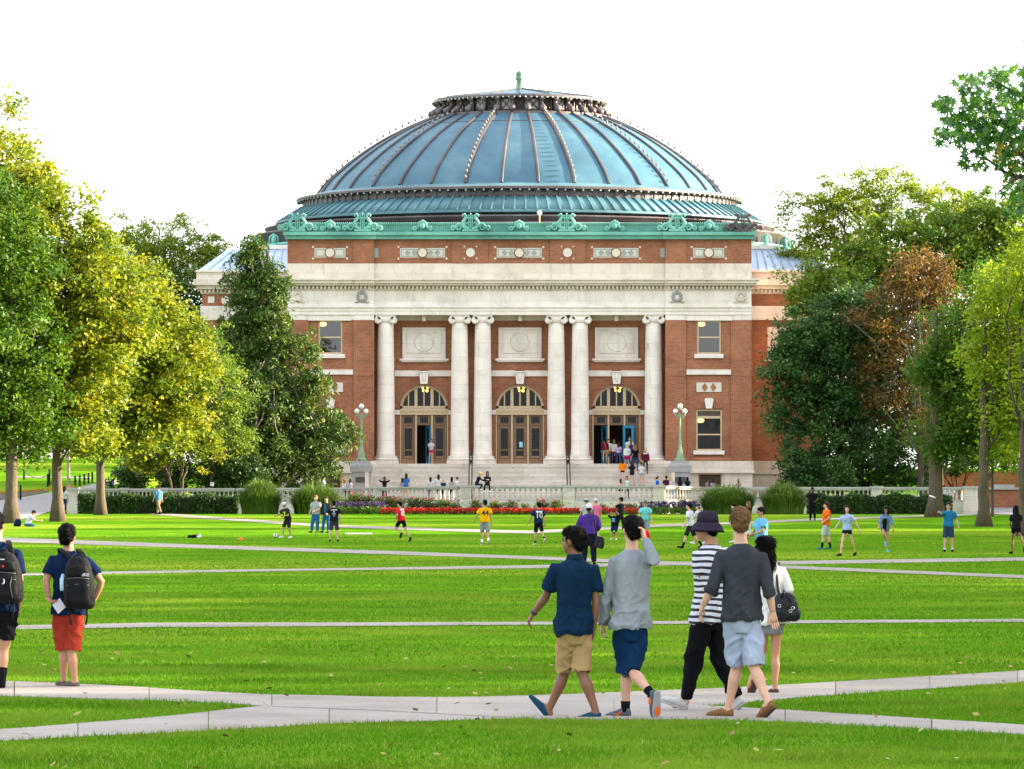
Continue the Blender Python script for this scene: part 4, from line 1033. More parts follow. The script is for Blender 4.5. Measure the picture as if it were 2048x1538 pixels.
# ---- balustrades: rail, plinth course, pedestals and single turned balusters
M_BAL = m_stone('balustrade_stone', (0.60, 0.55, 0.485), 0.35); M_BALR = m_stone('rail_stone', (0.44, 0.425, 0.405), 0.4)
def bal_mesh(h):
    pr = [(0.075, 0.0), (0.075, 0.05), (0.05, 0.07), (0.045, 0.10), (0.085, 0.22), (0.088, 0.30), (0.06, 0.46), (0.042, 0.60), (0.055, 0.66), (0.045, 0.70), (0.07, 0.74), (0.075, 0.80)]
    return MB().lathe([(r, z*h/0.80) for r, z in pr], (0, 0, 0), 10).mesh('baluster')
_balm = {}
def balustrade(label, segs, group=None):
    """segs: list of (px0, Y0, ztop0, px1, Y1, ztop1, n balusters, zbase0, zbase1, skip range)"""
    s0 = segs[0]; root = thing('balustrade', label, 'balustrade', (PX(s0[0], s0[1]), s0[1], float(H(PX(s0[0], s0[1]), s0[1]))))
    for (p0, Y0, zt0, p1, Y1, zt1, n, bh, show) in segs:
        A = Vector((PX(p0, Y0), Y0, 0)); B = Vector((PX(p1, Y1), Y1, 0)); d = (B-A).normalized(); nn = Vector((d.y, -d.x, 0))
        def slab(w, zlo, zhi, ext, name, m):
            P = [A-d*ext-nn*-w, B+d*ext-nn*-w, B+d*ext+nn*-w, A-d*ext+nn*-w]
            zt = (zt0, zt1, zt1, zt0)
            MB().loft([[(p.x, p.y, z+zlo) for p, z in zip(P, zt)], [(p.x, p.y, z+zhi) for p, z in zip(P, zt)]]).build(name, m, root)
        slab(0.24, -0.10, 0.0, 0, 'rail', M_BALR); slab(0.19, -0.20, -0.10, 0, 'rail_mould', M_BALR)
        slab(0.22, -0.20-bh-0.14, -0.20-bh, 0, 'foot_course', M_BALR); slab(0.26, -0.20-bh-1.35, -0.20-bh-0.14, 0, 'base_wall', M_BAL)
        if n and show:
            if bh not in _balm: _balm[bh] = bal_mesh(bh); _balm[bh].materials.append(M_BAL)
            for i in range(n):
                t = (i+0.5)/n; p = A.lerp(B, t)
                o = bpy.data.objects.new('baluster', _balm[bh]); COL.objects.link(o); o.parent = root
                o.matrix_parent_inverse = Matrix.Translation(-Vector(ORIG(root))); o.location = (p.x, p.y, zt0+(zt1-zt0)*t-0.20-bh)
    return root
def pedestal(root, px, Y, zt, w, deep=1.9, ball=False):
    x = PX(px, Y)
    p = MB().box(x-w, x+w, Y-w, Y+w, zt-deep, zt-0.12).build('pedestal', M_BAL, root)
    MB().box(x-w-0.07, x+w+0.07, Y-w-0.07, Y+w+0.07, zt-0.12, zt+0.03).build('pedestal_cap', M_BALR, p)
    MB().box(x-w-0.06, x+w+0.06, Y-w-0.06, Y+w+0.06, zt-deep, zt-0.95).build('pedestal_base', M_BAL, p)
    f = MB()
    for a, b_, c_, d_ in ((-0.7, 0.7, -0.26, -0.22), (-0.7, 0.7, -0.78, -0.74), (-0.7, -0.6, -0.74, -0.26), (0.6, 0.7, -0.74, -0.26)):
        f.box(x+a*w, x+b_*w, Y-w-0.03, Y-w, zt+c_, zt+d_)
    f.build('panel_moulding', M_BAL, p)
Yc = 293.0
bc = balustrade('pale stone balustrade with bulging balusters in front of the entrance steps', [
    (690, 299.5, 2.42, 919, Yc, 2.50, 27, 0.62, True), (943, Yc, 2.52, 1128, Yc, 2.52, 18, 0.62, True),
    (1147, Yc, 2.52, 1308, Yc, 2.52, 16, 0.62, True), (1327, Yc, 2.51, 1420, 299.5, 2.44, 16, 0.62, True)])
for px in (931, 1137.5, 1317.5): pedestal(bc, px, Yc, 2.53, 0.34)
pedestal(bc, 755, 297.6, 2.47, 0.24)
YL = 296.5
bl_ = balustrade('long weathered stone balustrade behind the left clipped hedge', [
    (160, YL, 2.35, 240, YL, 2.35, 9, 0.60, True), (258, YL, 2.35, 320, YL, 2.35, 8, 0.60, True), (338, YL, 2.36, 470, YL, 2.37, 15, 0.60, True), (470, YL, 2.37, 692, 299.5, 2.41, 20, 0.60, True)])
for px, w in ((147, 0.30), (249, 0.22), (329, 0.22)): pedestal(bl_, px, YL, 2.36, w)
br_ = balustrade('long stone balustrade behind the right clipped hedge', [
    (1418, 299.5, 2.43, 1600, YL+1, 2.44, 12, 0.60, True), (1600, YL, 2.44, 1741, YL, 2.44, 15, 0.60, True), (1765, YL, 2.44, 1928, YL, 2.44, 17, 0.60, True)])
pedestal(br_, 1753, YL, 2.46, 0.34); pedestal(br_, 1941, YL-0.6, 2.46, 0.40, 2.0)
# ---- low brick wall on the right bank, bollard, poles
bw = thing('garden_wall', 'low brick retaining wall with pale stone cap on the right bank', 'wall', (PX(1960, 318), 318, 0.9))
x0, x1 = PX(1905, 318), PX(2080, 318)
MB().box(x0, x1, 318, 318.5, 0.4, PZ(979, 318)).build('wall', M_BRICK, bw)
MB().box(x0-0.1, x1+0.1, 317.85, 318.65, PZ(979, 318), PZ(975, 318)).build('cap', M_BALR, bw)
MB().box(PX(1999, 318)-0.4, PX(1999, 318)+1.0, 317.9, 318.6, PZ(975, 318), PZ(969, 318)).build('block', M_BALR, bw)
tag(MB().box(PX(1880, 345), PX(2120, 345), 345, 346, 1.0, PZ(942, 345)).build('brick_wall', M_BRICK), 'far dark brick wall seen between the right trunks', 'wall')
def pole(px, py, top, r, m, lab):
    g = G(px, py); z1 = PZ(top, g.y)
    t = thing('pole', lab, 'pole', g)
    MB().lathe([(r*1.05, g.z-0.05), (r, g.z+0.4), (r*0.9, z1)], (g.x, g.y, 0), 10).build('shaft', m, t, True)
    MB().lathe([(r*1.5, g.z-0.02), (r*1.5, g.z+0.10), (r*1.05, g.z+0.16)], (g.x, g.y, 0), 10).build('foot', m, t, True)
pole(137, 1022, 770, 0.11, mat('pole_wood', (0.25, 0.20, 0.15), 0.9, 0.15, 6), 'weathered round pole beside the end of the left balustrade')
pole(1985, 1033, 700, 0.085, mat('pole_dark', (0.09, 0.075, 0.06), 0.8), 'slim dark pole right of the second right trunk')
bo = G(1955, 1026); t = thing('stone_bollard', 'squat round stone bollard beside the woman in green', 'bollard', bo)
MB().lathe([(0.17, bo.z-0.05), (0.16, bo.z+0.6), (0.14, bo.z+0.82)], (bo.x, bo.y, 0), 14).build('shaft', M_BAL, t, True)
MB().lathe([(0.14, bo.z+0.82), (0.13, bo.z+0.9), (0.05, bo.z+0.95)], (bo.x, bo.y, 0), 14).build('cap', M_BAL, t, True)
# yellow kerb on the left drive, black bollards with chains
M_YEL = mat('kerb_yellow', (0.62, 0.36, 0.015), 0.7, 0.1, 3)
A = [G(x, y) for x, y in ((-60, 989.5), (-20, 989), (0, 988.6), (40, 986), (88, 982))]
k0 = thing('kerb', 'yellow painted kerb along the left drive', 'kerb', A[0])
for i in range(len(A)-1):
    a, b_ = A[i], A[i+1]; d = (b_-a).normalized()*0.02
    MB().loft([[(p.x, p.y+o, p.z+z) for p in (a+d, b_-d) for o, z in ((0, -0.05),)] + [(p.x, p.y+0.35, p.z-0.05) for p in (b_-d, a+d)], [(p.x, p.y, p.z+0.17) for p in (a+d, b_-d)] + [(p.x, p.y+0.35, p.z+0.17) for p in (b_-d, a+d)]]).build('kerb_stone', M_YEL, k0)
A = [G(x, y) for x, y in ((90, 981), (120, 977.5), (150, 975))]
k1 = thing('kerb', 'short yellow painted kerb between the second and third left trunks', 'kerb', A[0])
for i in range(len(A)-1):
    a, b_ = A[i], A[i+1]; d = (b_-a).normalized()*0.02
    MB().loft([[(p.x, p.y, p.z-0.05) for p in (a+d, b_-d)] + [(p.x, p.y+0.35, p.z-0.05) for p in (b_-d, a+d)], [(p.x, p.y, p.z+0.17) for p in (a+d, b_-d)] + [(p.x, p.y+0.35, p.z+0.17) for p in (b_-d, a+d)]]).build('kerb_stone', M_YEL, k1)
bpos = [(41, 1001, 969, 'nearest black bollard standing in the mulch bed on the left'), (48, 959, 938, 'black bollard standing alone on the far left lawn'), (95.5, 974, 947, 'black bollard closest to the second left trunk'),
        (99, 970, 938, 'tall black bollard in the middle of the cluster by the second left trunk'), (105, 969, 945, 'black bollard at the right of the cluster by the second left trunk'),
        (150, 973, 951, 'first black bollard right of the pole along the far walk'), (159.5, 971, 951, 'second black bollard right of the pole along the far walk'), (168.5, 969, 952, 'third black bollard right of the pole along the far walk'),
        (177, 967, 950, 'fourth black bollard right of the pole along the far walk'), (184.5, 965, 949, 'last black bollard of the row, next to the third left trunk')]
tops = []
for px, py, top, lab in bpos:
    g = G(px, py); z1 = max(PZ(top, g.y), g.z+0.8)
    o = tag(MB().lathe([(0.075, g.z-0.05), (0.07, z1-0.12), (0.085, z1-0.10), (0.085, z1-0.05), (0.05, z1)], (g.x, g.y, 0), 10).build('bollard', M_IRON, None, True), lab, 'bollard', 'black bollards on the left'); tops.append((g, z1))
for i, j, lab in ((1, 2, 'black chain hanging between the two bollards on the far left lawn'), (5, 6, 'black chain between the first two bollards right of the pole'), (7, 8, 'black chain between the last bollards by the third left trunk')):
    a, b_ = tops[i], tops[j]; pts = []
    for q in range(9):
        t = q/8; p = a[0].lerp(b_[0], t); pts.append((p.x, p.y, a[1]+(b_[1]-a[1])*t-0.15-0.35*math.sin(math.pi*t)))
    tag(MB().tube(pts, 0.03, 5).build('chain', M_IRON), lab, 'chain')
# small white notice behind the left balustrade
sg = thing('notice_sign', 'small white notice on a stake behind the left balustrade', 'sign', (PX(424, 299), 299, 0.8))
MB().box(PX(424, 299)-0.02, PX(424, 299)+0.02, 299.02, 299.05, 0.8, PZ(966, 299)).build('stake', M_IRON, sg)
pl = MB().box(PX(420.5, 299), PX(427.5, 299), 298.98, 299.02, PZ(972, 299), PZ(964.5, 299)).build('board', mat('sign_white', (0.7, 0.7, 0.72), 0.6), sg)
MB().ball((PX(424, 299), 298.97, PZ(967, 299)), (0.035, 0.012, 0.035), 8, 5).build('symbol', M_IRON, sg)
# ------------------------------------------------------------------ vegetation
def m_leaf(name, stops, trans=0.4, rough=0.55, spec=0.35):
    m, n, l, b = nt(name)
    at = n.new('ShaderNodeAttribute'); at.attribute_name = 'rnd'
    c = ramp(n, l, at.outputs['Fac'], stops)
    l.new(c, b.inputs['Base Color']); b.inputs['Roughness'].default_value = rough; b.inputs['Specular IOR Level'].default_value = spec
    tr = n.new('ShaderNodeBsdfTranslucent'); l.new(vmix(n, l, c, (1.25, 1.15, 0.55), 1.0, 'MULTIPLY'), tr.inputs['Color'])
    ms = n.new('ShaderNodeMixShader'); ms.inputs[0].default_value = trans
    l.new(b.outputs[0], ms.inputs[1]); l.new(tr.outputs[0], ms.inputs[2]); l.new(ms.outputs[0], n['Material Output'].inputs[0])
    MATS[name] = m; return m
L_OAK = m_leaf('leaf_oak', [(0.1, (0.088, 0.150, 0.010)), (0.45, (0.172, 0.235, 0.014)), (0.75, (0.265, 0.295, 0.020)), (0.98, (0.42, 0.37, 0.03))])
L_GREEN = m_leaf('leaf_green', [(0.1, (0.040, 0.105, 0.010)), (0.5, (0.076, 0.165, 0.014)), (0.9, (0.14, 0.22, 0.02))])
L_LOCUST = m_leaf('leaf_locust', [(0.1, (0.100, 0.180, 0.010)), (0.5, (0.185, 0.265, 0.014)), (0.9, (0.30, 0.33, 0.022))])
L_MAPLE = m_leaf('leaf_maple', [(0.1, (0.068, 0.148, 0.016)), (0.5, (0.130, 0.225, 0.022)), (0.9, (0.23, 0.29, 0.028))])
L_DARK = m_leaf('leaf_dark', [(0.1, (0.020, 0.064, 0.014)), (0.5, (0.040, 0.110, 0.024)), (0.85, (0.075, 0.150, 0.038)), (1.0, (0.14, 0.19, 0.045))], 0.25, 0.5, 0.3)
L_BROWN = m_leaf('leaf_brown', [(0.1, (0.075, 0.048, 0.016)), (0.5, (0.155, 0.092, 0.026)), (0.85, (0.24, 0.135, 0.032)), (1.0, (0.11, 0.135, 0.035))])
L_LIME = m_leaf('leaf_lime', [(0.1, (0.13, 0.22, 0.010)), (0.5, (0.23, 0.33, 0.014)), (0.9, (0.34, 0.40, 0.03))], 0.5)
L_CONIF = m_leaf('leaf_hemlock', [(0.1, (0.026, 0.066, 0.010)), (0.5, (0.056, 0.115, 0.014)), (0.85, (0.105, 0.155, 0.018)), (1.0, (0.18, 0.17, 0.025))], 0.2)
L_YEL = m_leaf('leaf_yellow_green', [(0.1, (0.07, 0.13, 0.010)), (0.4, (0.14, 0.22, 0.012)), (0.75, (0.28, 0.32, 0.02)), (1.0, (0.50, 0.44, 0.035))], 0.45)
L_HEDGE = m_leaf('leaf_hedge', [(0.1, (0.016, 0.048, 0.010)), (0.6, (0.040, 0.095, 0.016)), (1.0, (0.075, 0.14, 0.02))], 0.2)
M_BARK = mat('bark_grey_brown', (0.095, 0.070, 0.046), 0.95, 0.28, 2.2, bumps=1.0, bscale=9, stretch=(3.5, 3.5, 0.5))
M_BARKD = mat('bark_dark', (0.06, 0.045, 0.033), 0.95, 0.3, 2.2, bumps=1.0, bscale=9, stretch=(3.5, 3.5, 0.5))
M_TWIG = mat('twig_grey', (0.16, 0.14, 0.12), 0.9, 0.2, 5)

def leaf_cloud(centres, crad, per, lsize, aspect, up=0.5, droop=0.0, flat=0.7, crnd=None, tri=False, rs=None):
    """quads scattered round clump centres -> verts, faces, rnd"""
    rs = rs or RNG
    C = np.repeat(centres, per, 0); n = len(C)
    cr = np.repeat(crad, per)
    off = rs.normal(0, 0.5, (n, 3)); off[:, 2] *= flat
    P = C + off*cr[:, None]
    if droop: P[:, 2] -= droop*np.hypot(off[:, 0], off[:, 1])**2*cr
    nrm = rs.normal(0, 1, (n, 3)); nrm[:, 2] = np.abs(nrm[:, 2])*(1+up*2) ; nrm /= np.linalg.norm(nrm, axis=1)[:, None]
    t = rs.normal(0, 1, (n, 3)); t += off*0.8; t[:, 2] -= droop*0.8
    t -= nrm*(t*nrm).sum(1)[:, None]; t /= np.linalg.norm(t, axis=1)[:, None]
    b = np.cross(nrm, t)
    L = (lsize*rs.uniform(0.6, 1.35, n))[:, None]; W = L/aspect
    V = np.empty((n, 4, 3), np.float32)
    V[:, 0] = P - t*L*0.5; V[:, 1] = P + b*W*0.5 + nrm*L*0.05; V[:, 2] = P + t*L*0.5 - nrm*L*0.08; V[:, 3] = P - b*W*0.5 + nrm*L*0.05
    if crnd is None: crnd = rs.random(len(centres))
    rnd = np.clip(0.62*np.repeat(crnd, per) + 0.38*rs.random(n), 0, 1)
    return V.reshape(-1, 3), np.arange(n*4).reshape(-1, 4), rnd
def leaf_obj(name, V, F, rnd, m, parent=None, **kw):
    me = npmesh(name, V, F)
    at = me.attributes.new('rnd', 'FLOAT', 'FACE'); at.data.foreach_set('value', rnd.astype(np.float32))
    return link(name, me, m, parent, **kw)
def clumps_in(ells, Y, n, inner=0.35, depth=0.85, wob=0.22, seed=0):
    """clump centres spread through ellipsoids given in photo pixels (px, py, rx, ry[, dY])"""
    rs = np.random.default_rng(seed+5)
    E = []
    for e in ells:
        px, py, rx, ry = e[:4]; dY = e[4] if len(e) > 4 else 0.0
        y = Y + dY; s = y/FPX
        rx *= 1.16; ry *= 1.12; E.append((PX(px, y), y, PZ(py, y), rx*s, max(rx, min(ry, rx*1.3))*s*depth, ry*s))
    E = np.array(E); w = (E[:, 3]*E[:, 5]); w = w/w.sum()
    k = rs.choice(len(E), n, p=w); d = rs.normal(0, 1, (n, 3)); d /= np.linalg.norm(d, axis=1)[:, None]
    r = (inner + (1-inner)*rs.random(n)**0.55)
    wobv = np.array([1 + wob*1.6*mnoise.noise((float(a)*2.1+seed, float(b)*2.1, float(c)*2.1+float(q)*3)) for (a, b, c), q in zip(d, k)])
    return E[k, :3] + d*E[k, 3:6]*(r*wobv)[:, None], E
def limb(mb, a, b_, r0, r1, sag=0.12, n=6, seg=7):
    a, b_ = Vector(a), Vector(b_); pts = []; rad = []
    side = (b_-a).cross(Vector((0, 0, 1))); side = side.normalized() if side.length > 1e-6 else Vector((1, 0, 0))
    q = random.uniform(-1, 1)*sag*(b_-a).length
    for i in range(seg):
        t = i/(seg-1); p = a.lerp(b_, t) + side*q*math.sin(math.pi*t) + Vector((0, 0, 1))*sag*0.8*(b_-a).length*math.sin(math.pi*t)
        p += Vector((random.uniform(-1, 1), random.uniform(-1, 1), random.uniform(-1, 1)))*0.03*(b_-a).length*(0 < i < seg-1)
        pts.append(p); rad.append(r0+(r1-r0)*t**0.8)
    mb.tube(pts, rad, n)
    return pts
def tree(label, base, tw, top_py, ells, Y=None, ncl=330, per=110, lsize=0.24, aspect=1.7, crad=0.85, m=L_OAK, bark=M_BARK, limbs=16, seed=1, up=0.5, droop=0.0, flat=0.75, inner=0.3, wob=0.22, cat='tree', name='tree', group=None, twigs=0, depth=0.85, lean=0.0, split=None, sub=None):
    """base: (px, py) on the ground; tw trunk radius in m; ells crown ellipsoids in photo pixels"""
    random.seed(seed*31+3)
    g = G(*base) if Y is None else Vector((PX(base[0], Y), Y, float(H(PX(base[0], Y), Y))))
    root = thing(name, label, cat, g, group)
    C, E = clumps_in(ells, g.y, ncl, inner, depth, wob, seed)
    rs = np.random.default_rng(seed+99)
    ztop = PZ(top_py, g.y); tb = MB()
    if split is None:
        n = 12; pts = []; rad = []
        for i in range(n):
            t = i/(n-1); z = g.z-0.1 + (ztop-g.z)*t
            fl = 1 + 0.9*max(0, 0.045-t)/0.045*0.75
            pts.append((g.x + lean*t + random.uniform(-1, 1)*0.05*(i > 1), g.y + random.uniform(-1, 1)*0.05*(i > 1), z)); rad.append(tw*fl*(1-0.72*t**1.3))
        tb.tube(pts, rad, 14)
    else:
        pts = []
        for dx in split:
            p = limb(tb, (g.x+dx*0.15, g.y, g.z-0.05), (g.x+dx, g.y+random.uniform(-0.4, 0.4), ztop), tw, tw*0.5, 0.10, 8, 9); pts = p if not pts else pts
    trunk = tb.build('trunk', bark, root, True)
    lb = MB()
    idx = rs.choice(len(C), min(limbs, len(C)), replace=False)
    for i in idx:
        c = Vector(C[i]); k = min(len(pts)-1, max(len(pts)//3, int(len(pts)*random.uniform(0.35, 0.98)))); p = Vector(pts[k])
        if c.z < p.z+0.2: k = max(2, k-4); p = Vector(pts[k])
        q = limb(lb, p, c, tw*0.30, 0.03, 0.10, 6)
        for _ in range(2):
            j = idx[int(rs.integers(len(idx)))]; s = q[random.randint(3, 5)]
            e = s + (Vector(C[rs.integers(len(C))])-s).normalized()*random.uniform(1.0, 2.4)
            limb(lb, s, e, tw*0.12, 0.02, 0.08, 5, 5)
    if len(lb.v): lb.build('branches', bark if not twigs else M_TWIG, trunk, True, kind='stuff')
    crad_a = crad*0.88*rs.uniform(0.6, 1.35, len(C))
    V, F, rnd = leaf_cloud(C, crad_a, int(per*0.76), lsize*1.12, aspect, up, droop, flat, None, rs=rs)
    leaf_obj('crown', V, F, rnd, m, root, kind='stuff')
    return root

# --- left side
tree('tall golden-lit oak whose crown leaves the frame at the top left', (-70, 1040), 0.34, 420, [(-45, 470, 120, 270), (-20, 700, 110, 160), (30, 420, 60, 110)], ncl=330, per=120, seed=2, lsize=0.27)
tree('green oak with the leftmost trunk, beside the seated student', (22, 1046), 0.34, 520, [(15, 640, 100, 230), (40, 800, 90, 110), (0, 480, 70, 110), (-30, 560, 90, 200), (40, 868, 85, 42)], m=L_GREEN, ncl=430, per=120, seed=3, lsize=0.23)
tree('yellow-green oak with the second trunk from the left', (115, 1043), 0.29, 470, [(110, 540, 95, 190), (150, 640, 120, 170), (120, 790, 110, 110), (60, 420, 55, 90), (215, 640, 85, 120), (130, 866, 95, 42), (175, 520, 60, 80)], ncl=600, per=120, seed=4, lsize=0.25)
tree('yellow-green oak with the third trunk from the left, wide low crown', (201, 1030), 0.27, 560, [(260, 690, 105, 150), (330, 730, 95, 120), (230, 820, 110, 80), (390, 740, 48, 62), (300, 620, 55, 70), (190, 760, 70, 110), (240, 870, 95, 38), (330, 850, 80, 45), (235, 560, 60, 70)], ncl=660, per=115, seed=5, lsize=0.25)
tree('airy honey locust rising behind the left oaks', (330, 980), 0.24, 480, [(330, 500, 85, 55), (270, 480, 55, 50), (395, 500, 50, 45), (340, 570, 95, 60), (425, 505, 32, 28), (375, 448, 30, 26), (230, 470, 35, 22)], Y=338, m=L_LOCUST, ncl=270, per=120, lsize=0.21, aspect=2.6, crad=0.95, flat=0.35, droop=0.5, seed=6, limbs=26, inner=0.2, wob=0.35)
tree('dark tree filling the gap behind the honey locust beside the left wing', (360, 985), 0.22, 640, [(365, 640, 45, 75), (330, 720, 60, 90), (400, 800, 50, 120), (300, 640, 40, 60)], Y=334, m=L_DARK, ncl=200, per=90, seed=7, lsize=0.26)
tree('feathery light green tree between the left oaks and the hemlock', (425, 985), 0.13, 740, [(420, 710, 42, 62), (450, 790, 52, 62), (405, 850, 48, 48), (465, 870, 40, 40)], Y=302, m=L_MAPLE, ncl=190, per=85, lsize=0.18, aspect=2.4, crad=0.75, flat=0.45, droop=0.4, seed=10, limbs=22, wob=0.35)
# hemlock: stacked drooping tiers
hem = [(500, 500, 26, 40), (490, 545, 42, 40), (520, 590, 55, 45), (545, 560, 26, 40), (525, 650, 75, 50), (480, 690, 70, 45), (570, 690, 70, 45), (510, 760, 90, 50), (600, 770, 62, 42), (450, 800, 60, 50),
       (540, 830, 105, 50), (630, 850, 62, 40), (480, 880, 80, 55), (580, 900, 105, 50), (650, 890, 40, 38), (500, 945, 90, 35), (610, 950, 70, 30)]
tree('ragged dark hemlock standing in front of the left end bay', (535, 985), 0.30, 500, hem, Y=308, m=L_CONIF, bark=M_BARKD, ncl=820, per=115, lsize=0.29, aspect=3.4, crad=0.75, flat=0.38, droop=0.9, up=0.2, seed=8, limbs=60, inner=0.15, wob=0.3, twigs=1, name='hemlock_tree')
tree('small spreading tree with bright yellow-green leaves above the left hedge', (352, 985), 0.10, 905, [(350, 885, 78, 42), (300, 900, 42, 34), (405, 890, 36, 40), (345, 850, 50, 30), (290, 930, 30, 18)], Y=300, m=L_YEL, ncl=220, per=75, lsize=0.17, crad=0.55, seed=9, limbs=18, split=(-0.9, 0.35, 0.9), name='small_tree')
def shrub(label, px, py, rx, ry, Y, m, seed, ncl=90, per=70, lsize=0.20, name='shrub', ells=None):
    root = thing(name, label, 'shrub', (PX(px, Y), Y, float(H(PX(px, Y), Y))))
    C, E = clumps_in(ells or [(px, py, rx, ry)], Y, ncl, 0.25, 0.8, 0.2, seed)
    C[:, 2] = np.maximum(C[:, 2], float(H(PX(px, Y), Y))+0.1)
    V, F, rnd = leaf_cloud(C, np.full(len(C), 0.42), per, lsize, 1.6, 0.4, 0.1, 0.8, rs=np.random.default_rng(seed))
    leaf_obj('foliage', V, F, rnd, m, root, kind='stuff')
    mb = MB(); g = Vector(ORIG(root))
    for i in range(7): limb(mb, g, C[(i*11) % len(C)], 0.05, 0.015, 0.1, 5, 5)
    mb.build('stems', M_BARKD, root, True, kind='stuff')
shrub('dark rounded shrub under the small yellow-green tree', 300, 950, 75, 38, 304, L_HEDGE, 21, 150, ells=[(300, 950, 75, 38), (250, 965, 45, 25), (400, 950, 55, 40)])
shrub('dark spreading yew at the foot of the hemlock', 470, 955, 60, 35, 303, L_HEDGE, 22, 110)
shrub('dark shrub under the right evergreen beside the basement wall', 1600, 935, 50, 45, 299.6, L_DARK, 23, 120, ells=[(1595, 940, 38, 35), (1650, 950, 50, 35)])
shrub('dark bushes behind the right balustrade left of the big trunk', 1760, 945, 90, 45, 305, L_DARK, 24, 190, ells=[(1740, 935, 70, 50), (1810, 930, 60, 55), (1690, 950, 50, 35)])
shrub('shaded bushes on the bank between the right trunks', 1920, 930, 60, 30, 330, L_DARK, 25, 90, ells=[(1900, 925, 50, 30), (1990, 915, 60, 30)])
# --- right side
tree('broad honey locust with yellow-green top behind the right wing', (1720, 985), 0.30, 450, [(1700, 420, 95, 70), (1800, 400, 95, 62), (1630, 440, 55, 60), (1640, 520, 75, 75), (1890, 420, 80, 55), (1590, 395, 32, 22), (1590, 530, 42, 60), (1770, 360, 60, 30), (1960, 440, 70, 60), (1570, 610, 40, 45), (1680, 650, 90, 90)], Y=332, m=L_LOCUST, ncl=460, per=115, lsize=0.23, aspect=2.4, crad=0.95, flat=0.4, droop=0.4, seed=11, limbs=40, wob=0.3)
tree('mid-green maple with sunlit top in front of the right honey locust', (1850, 985), 0.30, 560, [(1700, 570, 105, 85), (1800, 510, 100, 80), (1900, 500, 95, 85), (1990, 500, 85, 110), (1630, 600, 62, 62), (2050, 470, 70, 90)], Y=321, m=L_MAPLE, ncl=520, per=110, seed=12, lsize=0.27)
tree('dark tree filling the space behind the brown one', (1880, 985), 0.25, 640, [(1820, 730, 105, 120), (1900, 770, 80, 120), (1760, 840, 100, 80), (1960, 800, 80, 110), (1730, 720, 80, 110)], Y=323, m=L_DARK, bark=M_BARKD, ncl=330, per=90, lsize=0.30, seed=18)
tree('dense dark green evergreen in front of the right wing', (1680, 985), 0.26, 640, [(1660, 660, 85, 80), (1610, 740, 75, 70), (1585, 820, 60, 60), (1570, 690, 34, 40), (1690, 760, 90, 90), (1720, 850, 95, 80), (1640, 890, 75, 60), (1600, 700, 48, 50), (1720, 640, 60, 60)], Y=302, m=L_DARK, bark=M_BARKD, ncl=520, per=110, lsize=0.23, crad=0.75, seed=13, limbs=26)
tree('brown dying tree with bare grey branches left of the big right trunk', (1840, 990), 0.20, 600, [(1830, 570, 90, 58), (1785, 640, 85, 58), (1880, 600, 75, 68), (1760, 720, 62, 42), (1830, 720, 75, 55), (1800, 800, 72, 40), (1840, 850, 62, 36), (1850, 540, 45, 35)], Y=300, m=L_BROWN, bark=M_BARKD, ncl=300, per=85, lsize=0.20, crad=0.75, seed=14, limbs=46, twigs=1, inner=0.2)
tree('dark green tree with the thickest trunk on the right, beside the frisbee', (1871, 1034), 0.42, 620, [(1920, 690, 80, 95), (1960, 770, 95, 85), (1895, 840, 70, 62), (1975, 855, 95, 62), (1885, 745, 52, 66), (1985, 620, 80, 95), (1940, 900, 80, 34)], m=L_GREEN, bark=M_BARK, ncl=480, per=105, seed=15, lsize=0.20, twigs=1)
tree('tree with the second trunk from the right and bright lime leaves', (1968, 1053), 0.31, 640, [(2025, 620, 72, 82), (2005, 710, 62, 56), (2035, 790, 70, 66), (2050, 880, 74, 62), (2080, 680, 80, 150), (1985, 580, 40, 40)], m=L_LIME, ncl=380, per=105, lsize=0.19, seed=16)
tree('tree with the rightmost trunk at the edge of the lawn', (2046, 1072), 0.24, 700, [(2090, 560, 80, 120), (2110, 760, 70, 120)], m=L_LIME, ncl=170, per=100, lsize=0.2, seed=17)
# distant trees beyond the lawn on both sides
for i, (px, Y, rx, py, ry, lab) in enumerate(((40, 452, 70, 850, 62, 'far green tree beyond the left lawn behind the first trunk'), (165, 462, 62, 860, 55, 'far green tree beyond the left lawn behind the second and third trunks'), (255, 425, 50, 880, 60, 'far dark tree at the end of the left walk'),
                                              (1960, 430, 62, 860, 60, 'far tree behind the right bank, left one'), (2050, 440, 70, 850, 70, 'far tree behind the right bank, at the frame edge'))):
    tree(lab, (px, 930), 0.25, py, [(px, py, rx, ry), (px+20, py-20, rx*0.7, ry*0.9)], Y=Y, m=L_GREEN, ncl=150, per=60, lsize=0.34, crad=1.2, seed=30+i, limbs=8, bark=M_BARKD)
